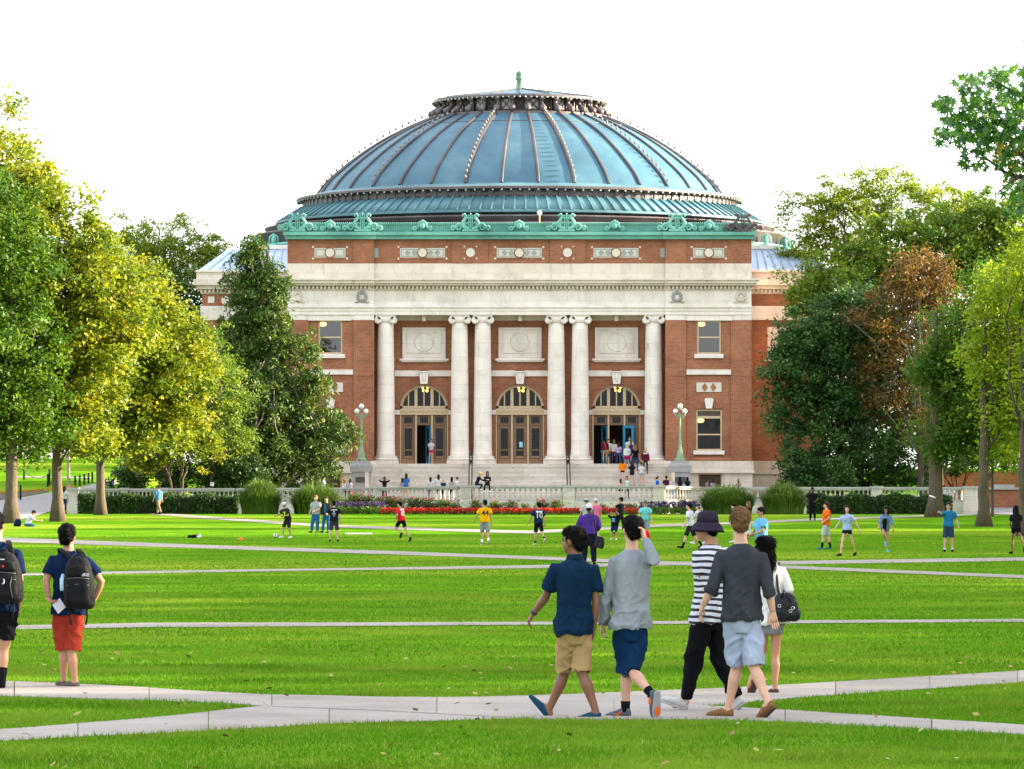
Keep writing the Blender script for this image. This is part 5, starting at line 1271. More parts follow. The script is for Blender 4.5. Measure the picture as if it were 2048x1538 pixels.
# trees lining the right side of the lawn outside the frame; they shade it
random.seed(5)
row0 = None
for i in range(38):
    x, y = (35.0 if i < 13 else 49.0) + random.uniform(-2.0, 3.0), 18 + (i % 13)*16.5 + (8.2 if i > 12 else 0) + random.uniform(-2, 2)
    if i > 33: x, y = -2.0 - (i-34)*5, 386 + (i-34)*16  # last copies: unseen trees added behind the hall to shade the far left lawn
    elif i > 25: x, y = 53.0 + random.uniform(-2, 2), 236 + (i-26)*14 + random.uniform(-2, 2)
    if row0 is None:
        Yt = 40.0; sc = FPX/Yt
        ppx = CX + 34.0*sc
        row0 = tree('leafy tree in the inner row lining the right edge of the lawn, nearest one', (ppx, 1200), 0.35, HY-(11-CAMH)*sc, [(ppx, HY-(11-CAMH)*sc, 6.8*sc, 6.5*sc), (ppx, HY-(6.5-CAMH)*sc, 6.2*sc, 4.0*sc)], Y=Yt, m=L_OAK, ncl=330, per=60, lsize=0.42, crad=1.2, seed=50, limbs=12, group='trees lining the right side of the lawn')
        o0 = Vector(row0.location)
    else:
        r = row0.copy(); COL.objects.link(r); _ORIG[r.name] = ORIG(row0)
        r.location = (x, y, float(H(x, y))); r.rotation_euler = (0, 0, random.uniform(0, 6.28)); r.scale = [random.uniform(0.9, 1.12)]*3
        nth = 'first second third fourth fifth sixth seventh eighth ninth tenth eleventh twelfth thirteenth'.split()
        if i > 33: r['label'] = '%s unseen tree added behind the auditorium to shade the far lawn' % nth[i-34]; r['group'] = 'unseen shade trees added behind the auditorium'
        else: r['label'] = '%s tree from the near end in the %s right of the lawn' % (nth[i if i < 13 else (i-13 if i < 26 else i-26)], 'inner leafy row' if i < 13 else ('outer leafy row' if i < 26 else 'far leafy row'))
        for ch in row0.children:
            c = ch.copy(); COL.objects.link(c); c.parent = r; c.matrix_parent_inverse = ch.matrix_parent_inverse.copy()
            for g2 in ch.children:
                d = g2.copy(); COL.objects.link(d); d.parent = c; d.matrix_parent_inverse = g2.matrix_parent_inverse.copy()
# --- sweetgum branch reaching in at the top right: single star-shaped leaves
YS = 60.0
gum = thing('sweetgum_tree', 'near sweetgum branch with star-shaped leaves hanging in at the top right corner', 'tree', (PX(2420, YS), YS+1, 0.0))
tx = PX(2420, YS)
tb = MB().tube([(tx, YS+1, -0.1), (tx, YS+1, 0.5), (tx+0.1, YS+1, 4), (tx, YS+1, 8), (tx-0.1, YS+1, 13)], [0.42, 0.30, 0.26, 0.2, 0.08], 12)
trunk = tb.build('trunk', M_BARK, gum, True)
random.seed(77)
bm_ = MB(); twigpts = []
def P60(px, py, dy=0): return Vector(PT(px, py, YS+dy))
main = [(Vector((tx, YS+1, 4.2)), P60(2120, 330, 0.4), P60(2010, 300, 0.1), P60(1935, 235, 0)), (Vector((tx, YS+1, 5.0)), P60(2150, 220, 0.2), P60(2040, 190, -0.2), P60(1975, 155, -0.3)), (Vector((tx, YS+1, 3.6)), P60(2120, 380, 0), P60(2010, 345, 0.2), P60(1950, 300, 0.1)), (Vector((tx, YS+1, 4.0)), P60(2110, 400, 0.3), P60(2040, 350, -0.2), P60(1990, 390, 0))]
for pl in main:
    pts = [pl[0].lerp(pl[1], t) for t in (0, 0.5)] + [pl[1].lerp(pl[2], t) for t in (0, 0.33, 0.66)] + [pl[2].lerp(pl[3], t) for t in (0, 0.33, 0.66, 1)]
    bm_.tube(pts, [0.08, 0.06, 0.045, 0.035, 0.03, 0.024, 0.018, 0.012, 0.006], 7); twigpts += pts[2:]
bm_.build('branch', M_BARKD, trunk, True, kind='stuff')
def star_leaf():
    vs = [(0, 0, 0)]; k = 5
    for i in range(k*2+1):
        a = math.radians(-125 + 250*i/(k*2)); r = (1.0 if i % 2 == 0 else 0.38) * (1 - 0.18*abs(i-5)/5)
        vs.append((r*math.sin(a), r*math.cos(a)+0.15, -0.12*r*r))
    return MB().add(vs, [(0, i, i+1) for i in range(1, k*2+1)])
star = star_leaf()
L_GUM = m_leaf('leaf_sweetgum', [(0.0, (0.020, 0.085, 0.022)), (0.5, (0.050, 0.165, 0.020)), (1.0, (0.120, 0.26, 0.022))], 0.35, 0.4, 0.5)
L_GUMY = m_leaf('leaf_sweetgum_yellow', [(0.0, (0.30, 0.24, 0.015)), (1.0, (0.45, 0.33, 0.02))], 0.45)
star_meshes = []
for q in range(7):
    me = star.mesh('leaf'); at = me.attributes.new('rnd', 'FLOAT', 'FACE'); at.data.foreach_set('value', np.full(len(me.polygons), [0.05, 0.25, 0.4, 0.55, 0.7, 0.9, 0.5][q], np.float32)); me.materials.append(L_GUM if q < 6 else L_GUMY); star_meshes.append(me)
lob = [(1915, 215, 52, 26), (1905, 268, 42, 24), (1960, 165, 50, 24), (1985, 225, 62, 45), (1975, 300, 50, 42), (2030, 170, 40, 44), (1935, 320, 28, 18), (2035, 280, 40, 60), (1888, 205, 22, 14), (2000, 140, 22, 12), (1940, 250, 50, 30), (2030, 350, 30, 30), (2010, 260, 50, 50), (2030, 395, 28, 40)]
w_ = np.array([a*b_ for _, _, a, b_ in lob], float); w_ /= w_.sum()
stuffV = []; stuffF = []; stuffR = []; nleaf = 0
def place_leaf(px, py, dy, i):
    global nleaf
    p = P60(px, py, dy); s = random.uniform(0.075, 0.115)
    rot = Matrix.Rotation(random.uniform(0, 6.28), 4, 'Z') @ Matrix.Rotation(random.gauss(R(68), 0.5), 4, 'X') @ Matrix.Rotation(random.gauss(math.pi, 0.7), 4, 'Z')
    M = Matrix.Translation(p) @ rot @ Matrix.Scale(s, 4)
    yel = (px > 1975 and 285 < py < 372 and random.random() < 0.55)
    if nleaf < 300 and px < 2052:
        o = bpy.data.objects.new('leaf', star_meshes[6 if yel else random.randrange(6)]); COL.objects.link(o); o.parent = gum
        o.matrix_parent_inverse = Matrix.Translation(-Vector(ORIG(gum))); o.matrix_basis = M; nleaf += 1
    else:
        k = len(stuffV); stuffV.extend([tuple(M @ Vector(v)) for v in star.v]); stuffF.extend([tuple(j+k for j in f) for f in star.f]); stuffR.extend([random.random()]*len(star.f))
for i in range(900):
    k = int(np.searchsorted(np.cumsum(w_), random.random())); px0, py0, a, b_ = lob[min(k, len(lob)-1)]
    t = random.uniform(0, 6.28); r = random.random()**0.5
    place_leaf(px0+a*r*math.cos(t), py0+b_*r*math.sin(t), random.uniform(-0.6, 0.6), i)
for i in range(700): place_leaf(max(2052, random.gauss(2200, 90)), random.gauss(230, 85), random.gauss(0, 0.9), i)
leaf_obj('foliage', np.array(stuffV), np.array(stuffF), np.array(stuffR), L_GUM, gum, kind='stuff')
# --- clipped hedges
def hedge(label, x0, x1, ytop, ybot, Y, seed):
    rs = np.random.default_rng(seed); n = 17000
    X0, X1 = PX(x0, Y), PX(x1, Y); z0 = float(H((X0+X1)/2, Y)); zt = PZ(ytop, Y)
    root = thing('hedge', label, 'hedge', ((X0+X1)/2, Y, z0))
    u = rs.uniform(X0, X1, n); lump = 0.10*np.sin((u-X0)*2.6)+0.05*np.sin((u-X0)*7.1+1)
    f = rs.random(n); top = f < 0.4
    yy = np.where(top, rs.uniform(-0.5, 0.5, n), -0.5+rs.normal(0, 0.07, n)); zz = np.where(top, zt+lump+rs.normal(0, 0.05, n), z0+(zt+lump-z0)*rs.random(n))
    yy = yy - 0.12*np.sin((u-X0)*2.6+0.5)
    C = np.stack([u, Y+yy, zz], 1)
    V, F, rnd = leaf_cloud(C, np.full(n, 0.05), 1, 0.135, 1.6, 0.2, rs=rs, crnd=np.clip(rs.random(n)*0.7+0.3*(lump > 0), 0, 1))
    leaf_obj('foliage', V, F, rnd, L_HEDGE, root, kind='stuff')
    mb = MB()
    mb.box(X0+0.1, X1-0.1, Y-0.42, Y+0.42, z0-0.1, zt-0.12)
    mb.build('woody_core', M_BARKD, root)
hedge('long clipped dark green hedge in front of the left balustrade', 157, 478, 993, 1018, 291, 61)
hedge('long clipped dark green hedge in front of the right balustrade', 1612, 1903, 993, 1022, 290, 62)
# --- arching ornamental grasses
def fountain(label, px, pytop, pybot, hw, Y, seed):
    rs = np.random.default_rng(seed); n = 3300
    x, z0 = PX(px, Y), float(H(PX(px, Y), Y)); h = PZ(pytop, Y)-z0; w = hw*Y/FPX
    a = rs.uniform(0, 2*math.pi, n); rr = np.sqrt(rs.random(n))*w*0.72; out = rs.random(n)**0.7
    bx, by = x+rr*np.cos(a), Y+0.7*rr*np.sin(a)
    hh = h*rs.uniform(0.55, 1.08, n)*(1-0.42*(rr/(w*0.72))**2); dist = w*0.50*out; a2 = a + rs.normal(0, 0.5, n)
    K = 5; V = np.empty((n, K, 2, 3), np.float32); wd = 0.026
    for k in range(K):
        t = k/(K-1)
        cx = bx+np.cos(a2)*dist*t**1.6; cy = by+np.sin(a2)*dist*t**1.6*0.8; cz = z0+hh*(1.75*t-0.75*t**2.3)*(1-0.28*out*t**4)
        V[:, k, 0] = np.stack([cx-np.sin(a2)*wd*(1-t*0.85), cy+np.cos(a2)*wd*(1-t*0.85), cz], 1); V[:, k, 1] = np.stack([cx+np.sin(a2)*wd*(1-t*0.85)+0.01*(1-t), cy-np.cos(a2)*wd*(1-t*0.85), cz], 1)
    base = (np.arange(n)*K*2)[:, None]; F = np.concatenate([np.stack([base[:, 0]+2*k, base[:, 0]+2*k+1, base[:, 0]+2*k+3, base[:, 0]+2*k+2], 1) for k in range(K-1)])
    rnd = np.tile(rs.random(n), K-1)
    root = thing('ornamental_grass', label, 'grass clump', (x, Y, z0), 'fountain grasses by the balustrade')
    leaf_obj('blades', V.reshape(-1, 3), F, rnd, MATS.get('leaf_fountain') or m_leaf('leaf_fountain', [(0, (0.045, 0.105, 0.010)), (0.5, (0.085, 0.170, 0.012)), (1, (0.14, 0.23, 0.025))], 0.35), root, kind='stuff')
    MB().lathe([(w*0.35, z0-0.1), (w*0.3, z0+0.12), (w*0.1, z0+0.2)], (x, Y, 0), 10).build('crown_base', mat('grass_thatch', (0.10, 0.09, 0.04), 0.9), root)
fountain('leftmost arching fountain grass beside the hedge and balustrade', 520, 953, 1017, 50, 289, 71)
fountain('second arching fountain grass from the left, behind the men in jeans', 632, 960, 1018, 60, 289, 72)
fountain('arching fountain grass on the right, nearer the middle', 1455, 962, 1021, 66, 289, 73)
fountain('rightmost arching fountain grass beside the man in black', 1568, 958, 1021, 54, 288, 74)
# --- flower bed
def petals(name, C, size, m, parent=None, seed=0, **kw):
    rs = np.random.default_rng(seed)
    V, F, rnd = leaf_cloud(C, np.full(len(C), size*0.6), 5, size, 1.2, 0.2, rs=rs)
    return leaf_obj(name, V, F, rnd, m, parent, **kw)
F_RED = m_leaf('petal_red', [(0, (0.32, 0.008, 0.005)), (0.6, (0.50, 0.022, 0.010)), (1, (0.62, 0.07, 0.02))], 0.25)
F_PINK = m_leaf('petal_pink', [(0, (0.26, 0.008, 0.04)), (1, (0.45, 0.04, 0.11))], 0.25)
F_PURP = m_leaf('petal_purple', [(0, (0.035, 0.020, 0.085)), (1, (0.085, 0.055, 0.17))], 0.25)
rs = np.random.default_rng(81)
YF = 288.0
def bedpts(x0, x1, n, y0, y1, zlo, zhi):
    px = rs.uniform(x0, x1, n); Y = rs.uniform(y0, y1, n); X = (px-CX)/FPX*Y; return np.stack([X, Y, H(X, Y)+rs.uniform(zlo, zhi, n)], 1)
bed = thing('begonia_border', 'long bright red begonia border along the foot of the balustrade', 'flower bed', (PX(1015, YF), YF, 0.75))
petals('blossoms', bedpts(762, 1275, 2600, 285.6, 287.6, 0.12, 0.36), 0.11, F_RED, bed, 82, kind='stuff')
V, F, rn = leaf_cloud(bedpts(760, 1277, 2600, 285.5, 288, 0.0, 0.25), np.full(2600, 0.05), 2, 0.12, 1.4, rs=rs); leaf_obj('foliage', V, F, rn, L_GREEN, bed, kind='stuff')
for x0, x1, lab in ((672, 770, 'purple salvia patch left of the red border'), (1280, 1392, 'purple salvia patch right of the red border')):
    sv = thing('salvia_patch', lab, 'flower bed', (PX((x0+x1)/2, YF), YF, 0.75))
    C = bedpts(x0, x1, 900, 286.3, 288.3, 0.05, 0.45); V, F, rn = leaf_cloud(C, np.full(900, 0.08), 3, 0.14, 2.2, rs=rs); leaf_obj('foliage', V, F, rn, L_GREEN, sv, kind='stuff')
    C = bedpts(x0, x1, 420, 286.6, 288.6, 0.42, 0.75); petals('blossoms', C, 0.09, F_PURP, sv, 84, kind='stuff')
roses = [(712, 985, 24), (735, 990, 20), (775, 992, 24), (795, 997, 18), (830, 996, 26), (858, 998, 20), (885, 1000, 22), (905, 1003, 18), (952, 1000, 16), (990, 1003, 20), (1022, 1002, 16), (1083, 1000, 16), (1112, 1001, 16), (1207, 1010, 10), (1262, 1008, 14), (1285, 1010, 9), (1368, 1000, 16), (1385, 1003, 14), (1050, 1008, 9)]
for i, (px, pt, hw) in enumerate(roses):
    Y = 290.3 if not (px < 760) else 291.5; x = PX(px, Y); z0 = float(H(x, Y)); h = PZ(pt, Y)-z0
    place = ['leftmost', 'second', 'third', 'fourth', 'fifth', 'sixth', 'seventh', 'eighth', 'ninth', 'tenth', 'eleventh', 'twelfth', 'thirteenth', 'fourteenth', 'fifteenth', 'sixteenth', 'seventeenth', 'eighteenth'][sorted(r[0] for r in roses).index(px)] if px != 1385 else 'rightmost'
    t = thing('rose_bush', f'{place} rose bush' + (' from the left' if px not in (712, 1385) else '') + ' below the balustrade, with ' + ('many pink blooms' if hw > 15 else 'few blooms'), 'rose bush', (x, Y, z0), 'rose bushes below the balustrade')
    n = hw*9; C = np.stack([x+rs.normal(0, 0.42, n)*hw*Y/FPX, Y+rs.normal(0, 0.18, n), z0+h*np.clip(rs.beta(2, 1.7, n), 0.05, 0.95)], 1)
    V, F, rn = leaf_cloud(C, np.full(n, 0.13), 7, 0.10, 1.5, rs=rs); leaf_obj('foliage', V, F, rn, L_HEDGE if i % 3 else L_GREEN, t, kind='stuff')
    mb = MB()
    for q in range(5): limb(mb, (x+rs.normal(0, 0.08), Y, z0), tuple(C[q*5]), 0.02, 0.008, 0.05, 4, 4)
    mb.build('stems', M_BARKD, t, True, kind='stuff')
    nb = max(3, int(hw*0.8)); C = np.stack([x+rs.normal(0, 0.45, nb)*hw*Y/FPX, Y-0.15+rs.normal(0, 0.15, nb), z0+h*rs.uniform(0.45, 1.08, nb)], 1)
    petals('blossoms', C, 0.095, F_PINK, t, 90+i, kind='stuff')
# ------------------------------------------------------------------ people
SKIN = {'light': (0.56, 0.335, 0.235), 'tan': (0.42, 0.225, 0.135), 'brown': (0.19, 0.088, 0.048), 'dark': (0.085, 0.042, 0.028)}
def m_skin(k):
    nm = 'skin_' + k
    if nm in MATS: return MATS[nm]
    m, n, l, b = nt(nm); c = SKIN[k]
    f = tex_noise(n, l, 9, 4)
    l.new(ramp(n, l, f, [(0.3, tuple(x*0.88 for x in c)), (0.7, (c[0]*1.08, c[1]*1.0, c[2]*0.98))]), b.inputs['Base Color'])
    b.inputs['Roughness'].default_value = 0.5; b.inputs['Specular IOR Level'].default_value = 0.35
    b.inputs['Subsurface Weight'].default_value = 0.12; b.inputs['Subsurface Radius'].default_value = (0.02, 0.008, 0.005); b.inputs['Subsurface Scale'].default_value = 0.4
    MATS[nm] = m; return m
def m_cloth(col, name=None):
    nm = name or 'cloth_%02x%02x%02x' % tuple(int(min(1, c)*255) for c in col)
    if nm in MATS: return MATS[nm]
    m, n, l, b = nt(nm)
    f = tex_noise(n, l, 7, 5, stretch=(1, 1, 0.5)); w = tex_noise(n, l, 160, 2)
    l.new(ramp(n, l, f, [(0.25, tuple(c*0.84 for c in col)), (0.75, tuple(min(1, c*1.12) for c in col))]), b.inputs['Base Color'])
    b.inputs['Roughness'].default_value = 0.9; b.inputs['Specular IOR Level'].default_value = 0.08
    h = vmath(n, l, 'ADD', vmath(n, l, 'MULTIPLY', f, 1.0), vmath(n, l, 'MULTIPLY', w, 0.15))
    bump(n, l, b, h, 0.6, 0.05)
    MATS[nm] = m; return m
def m_stripe():
    m, n, l, b = nt('striped_cloth')
    sp = n.new('ShaderNodeSeparateXYZ'); l.new(n.new('ShaderNodeTexCoord').outputs['Object'], sp.inputs[0])
    wob = vmath(n, l, 'MULTIPLY', tex_noise(n, l, 3.0, 2), 0.05)
    z = vmath(n, l, 'ADD', sp.outputs[2], vmath(n, l, 'ADD', wob, vmath(n, l, 'MULTIPLY', sp.outputs[0], 0.06)))
    fr = vmath(n, l, 'FRACT', vmath(n, l, 'MULTIPLY', z, 1/0.058))
    l.new(ramp(n, l, fr, [(0.0, (0.55, 0.56, 0.64)), (0.52, (0.55, 0.56, 0.64)), (0.56, (0.018, 0.017, 0.024)), (0.96, (0.018, 0.017, 0.024)), (1.0, (0.55, 0.56, 0.64))]), b.inputs['Base Color'])
    b.inputs['Roughness'].default_value = 0.9; bump(n, l, b, tex_noise(n, l, 7, 4), 0.35, 0.03)
    return m
HAIRC = {'black': (0.0045, 0.0035, 0.0035), 'brown': (0.028, 0.015, 0.008), 'lbrown': (0.13, 0.07, 0.032), 'blond': (0.48, 0.30, 0.12), 'ginger': (0.24, 0.085, 0.03), 'grey': (0.35, 0.33, 0.31)}
def m_hair(k):
    nm = 'hair_' + k
    if nm in MATS: return MATS[nm]
    m, n, l, b = nt(nm); c = HAIRC[k]
    f = tex_noise(n, l, 55, 5, 0.7, stretch=(1, 1, 0.18))
    l.new(ramp(n, l, f, [(0.3, tuple(x*0.55 for x in c)), (0.7, tuple(x*1.7 for x in c))]), b.inputs['Base Color'])
    b.inputs['Roughness'].default_value = 0.5; b.inputs['Specular IOR Level'].default_value = 0.06
    bump(n, l, b, f, 0.8, 0.02); MATS[nm] = m; return m
TEX_FOLD = bpy.data.textures.new('folds', 'CLOUDS'); TEX_FOLD.noise_scale = 0.15; TEX_FOLD.noise_depth = 2; TEX_FOLD.noise_type = 'HARD_NOISE'
TEX_HAIR = bpy.data.textures.new('tufts', 'CLOUDS'); TEX_HAIR.noise_scale = 0.035; TEX_HAIR.noise_depth = 2
VOX = (0.0105, 0.026, 0.040)
BODIES = []; GARMENTS = []; HAIRS = []
def V3(*a): return Vector(a)
def fk(H=1.75, fem=False, lean=0, slean=0, twist=0, L=(0, 0, 4, 0), Rr=(0, 0, 4, 0), AL=(5, 8, 10, 0), AR=(5, 8, 10, 0), head=(0, 0), **_):
    """joint positions from pose angles; person faces +y, x to the right"""
    s = H/1.75; J = {}
    P = V3(0, 0, 0.93*s); up = V3(math.sin(R(slean)), math.sin(R(lean)), math.cos(R(lean))).normalized()
    J['pelvis'] = P; J['neck'] = P + up*0.535*s
    hw = 0.085*s
    for k, sd, (a, kn, out, fp) in (('L', -1, L), ('R', 1, Rr)):
        hip = P + V3(sd*hw, 0, -0.02*s); d1 = V3(sd*math.sin(R(out)), math.sin(R(a)), -math.cos(R(a))).normalized()
        kne = hip + d1*0.425*s; b_ = a-kn; d2 = V3(sd*math.sin(R(out))*0.5, math.sin(R(b_)), -math.cos(R(b_))).normalized()
        ank = kne + d2*0.415*s; fd = V3(sd*0.12, math.cos(R(fp)), math.sin(R(fp))).normalized()
        J['hip'+k], J['knee'+k], J['ankle'+k] = hip, kne, ank; J['toe'+k] = ank + fd*0.165*s - V3(0, -math.sin(R(fp))*0.0, 0) + V3(0, math.sin(R(fp))*0.05, -math.cos(R(fp))*0.055)*s; J['fd'+k] = fd
    r = V3(math.cos(R(twist)), math.sin(R(twist)), 0); sw = (0.165 if fem else 0.19)*s
    sh = P + up*0.455*s
    for k, sd, (a, o, e, inw) in (('L', -1, AL), ('R', 1, AR)):
        S = sh + r*sd*sw
        d1 = V3(sd*math.sin(R(o)), math.sin(R(a))*math.cos(R(o)), -math.cos(R(a))*math.cos(R(o))).normalized()
        bd = V3(-sd*math.sin(R(inw)), math.cos(R(inw)), 0.0)
        fw = V3(0, math.cos(R(a)), math.sin(R(a)))*math.cos(R(inw)) + V3(-sd, 0, 0)*math.sin(R(inw)); fw = (fw - d1*fw.dot(d1)).normalized()
        El = S + d1*0.285*s; d2 = d1*math.cos(R(e)) + fw*math.sin(R(e))
        J['sh'+k], J['el'+k], J['wr'+k] = S, El, El + d2*0.25*s; J['hd'+k] = d2
    hy, hp = head
    J['hf'] = V3(-math.sin(R(hy))*math.cos(R(hp)), math.cos(R(hy))*math.cos(R(hp)), math.sin(R(hp)))
    J['head'] = J['neck'] + (up*0.6+V3(0, 0, 0.4))*0.150*s + V3(0, 0.022*s, 0)
    J['s'] = s
    return J
def place(J, pos, yaw):
    """turn about the vertical, then stand the lower foot on the ground"""
    M = Matrix.Rotation(R(yaw), 3, 'Z'); K = {k: (M @ v if isinstance(v, Vector) else v) for k, v in J.items()}
    s = J['s']; low = min(min(K['ankle'+k].z - 0.082*s*max(0.0, 1.0) if K['fd'+k].z > -0.3 else 9, K['toe'+k].z - 0.022*s) for k in 'LR')
    if pos[2] is not None:
        for k, v in K.items():
            if isinstance(v, Vector) and k not in ('hf', 'fdL', 'fdR', 'hdL', 'hdR'): K[k] = v + V3(pos[0], pos[1], pos[2]-low)
    return K
def ring(c, r, f, a, b_, n, p=2.3):
    out = []
    for i in range(n):
        t = 2*math.pi*i/n; ct, st = math.cos(t), math.sin(t)
        out.append(tuple(c + r*(a*math.copysign(abs(ct)**(2/p), ct)) + f*(b_*math.copysign(abs(st)**(2/p), st))))
    return out
TORSO = {False: [(-0.11, 0.12, 0.095), (-0.04, 0.162, 0.115), (0.06, 0.160, 0.112), (0.16, 0.147, 0.100), (0.27, 0.153, 0.110), (0.37, 0.172, 0.116), (0.445, 0.176, 0.104), (0.49, 0.125, 0.085), (0.53, 0.062, 0.062)],
         True: [(-0.11, 0.12, 0.10), (-0.04, 0.168, 0.12), (0.05, 0.155, 0.108), (0.16, 0.120, 0.088), (0.27, 0.137, 0.105), (0.36, 0.150, 0.120), (0.44, 0.150, 0.095), (0.49, 0.105, 0.075), (0.53, 0.052, 0.052)]}
def frames(K):
    u = (K['neck']-K['pelvis']).normalized()
    rh = (K['hipR']-K['hipL']); rs_ = (K['shR']-K['shL'])
    def fr(t):
        r = rh.normalized().lerp(rs_.normalized(), max(0, min(1, t/0.45))); r = (r - u*r.dot(u)).normalized(); return r, u.cross(r)
    return u, fr
def torso(mb, K, fem, rows, grow=0.0, n=16, p=2.3):
    u, fr = frames(K); s = K['s']; Lr = (K['neck']-K['pelvis']).length/0.535
    rings = []
    for t, a, b_ in rows:
        r, f = fr(t); c = K['pelvis'] + u*t*Lr
        rings.append(ring(c, r, f, a*s+grow, b_*s+grow, n, p))
    mb.loft(rings)
def seg(mb, pts, rad, n=10): mb.tube([tuple(p) for p in pts], rad, n)
def hand(mb, W, d, lat, nrm, s, curl=24, n=6):
    """palm with four fingers and a thumb; lat points to the thumb side, nrm to where the palm faces"""
    d = d.normalized(); lat = (lat - d*lat.dot(d)).normalized(); nrm = d.cross(lat) * (1 if d.cross(lat).dot(nrm) > 0 else -1)
    rings = []
    for t, a, b_ in ((-0.02, 0.024, 0.020), (0.02, 0.033, 0.018), (0.055, 0.041, 0.016), (0.088, 0.040, 0.013)):
        rings.append(ring(W + d*t*s, lat, nrm, a*s, b_*s, 10))
    mb.loft(rings)
    for i, (o, ln) in enumerate(((0.030, 0.070), (0.011, 0.080), (-0.009, 0.074), (-0.028, 0.058))):
        p = W + d*0.080*s + lat*o*s; pts = [p]; a = curl*0.35
        for q in (0.45, 0.30, 0.25):
            a += curl*(0.8+0.12*i); dd = d*math.cos(R(a)) + nrm*math.sin(R(a)) + lat*o*1.2; p = p + dd.normalized()*ln*q*s; pts.append(p)
        seg(mb, pts, [0.0098*s, 0.0098*s, 0.0088*s, 0.0065*s], n)
    p = W + d*0.022*s + lat*0.026*s; pts = [p]
    for dd, ln in (((d*0.72+lat*0.65+nrm*0.2), 0.040), ((d*0.9+lat*0.3+nrm*0.35), 0.032), ((d*0.95+nrm*0.4), 0.022)):
        p = p + dd.normalized()*ln*s; pts.append(p)
    seg(mb, pts, [0.013*s, 0.0115*s, 0.010*s, 0.007*s], n)
def head_parts(mb, K, hs=1.0):
    hf = K['hf'].normalized(); s = K['s']*hs; rr = hf.cross(V3(0, 0, 1)).normalized(); up = rr.cross(hf)
    M = Matrix((rr, hf, up)).transposed().to_4x4(); M.translation = K['head']; M = M @ Matrix.Scale(s, 4)
    t = MB()
    t.ball((0, -0.012, 0.022), (0.075, 0.094, 0.094), 16, 12); t.ball((0, 0.026, -0.038), (0.060, 0.066, 0.076), 14, 10); t.ball((0, 0.055, -0.088), (0.030, 0.030, 0.026), 10, 8)
    t.ball((0, 0.094, -0.020), (0.013, 0.020, 0.026), 8, 6); t.ball((0, 0.080, 0.022), (0.050, 0.016, 0.012), 10, 6)
    for sd in (-1, 1):
        t.ball((sd*0.076, -0.004, -0.012), (0.013, 0.024, 0.034), 8, 6)
    t.ball((0, 0.082, -0.058), (0.024, 0.014, 0.010), 8, 6)
    mb.add([tuple(M @ Vector(p)) for p in t.v], t.f)
    return M
def remeshed(o, vox, smooth=4, disp=0.0, tex=None):
    m = o.modifiers.new('union', 'REMESH'); m.mode = 'VOXEL'; m.voxel_size = vox; m.use_smooth_shade = True
    if smooth: q = o.modifiers.new('soften', 'SMOOTH'); q.iterations = smooth; q.factor = 0.5
    if disp:
        q = o.modifiers.new('folds', 'DISPLACE'); q.texture = tex or TEX_FOLD; q.strength = disp; q.mid_level = 0.5 if tex else 0.22; q.texture_coords = 'GLOBAL'
    return o
def decal_text(txt, K, face, height, zoff, m, parent, sheet, name='print'):
    """printed characters laid onto the shirt: face +1 chest, -1 back"""
    cu = bpy.data.curves.new('print', 'FONT'); cu.body = txt; cu.size = height*1.35; cu.align_x = 'CENTER'; cu.align_y = 'CENTER'; cu.offset = height*0.02
    tmp = bpy.data.objects.new('print', cu); me = bpy.data.meshes.new_from_object(tmp); bpy.data.objects.remove(tmp); bpy.data.curves.remove(cu)
    u, fr = frames(K); r, f = fr(0.35); s = K['s']; c = K['pelvis'] + u*zoff*s
    wr = r*(-face); bvh = BVHTree.FromPolygons([Vector(v) for v in sheet.v], sheet.f)
    for v in me.vertices:
        p = c + wr*v.co.x*(1) + u*v.co.y + f*face*0.6; hit = bvh.ray_cast(p, -f*face)
        v.co = (hit[0] if hit[0] else c + wr*v.co.x + u*v.co.y + f*face*0.14) + f*face*0.014
    link(name, me, m, parent)
def strip_print(K, face, zoff, w, h, m, parent, sheet, name='print'):
    u, fr = frames(K); r, f = fr(0.35); s = K['s']; c = K['pelvis'] + u*zoff*s
    bvh = BVHTree.FromPolygons([Vector(v) for v in sheet.v], sheet.f); vs = []; n = 8
    for i in range(n+1):
        for q in (0, 1):
            p = c + r*(w*(i/n-0.5)) + u*(h*(q-0.5)) + f*face*0.6; hit = bvh.ray_cast(p, -f*face)
            vs.append(tuple((hit[0] if hit[0] else p - f*face*0.46) + f*face*0.014))
    MB().add(vs, [(2*i, 2*i+2, 2*i+3, 2*i+1) for i in range(n)]).build(name, m, parent)
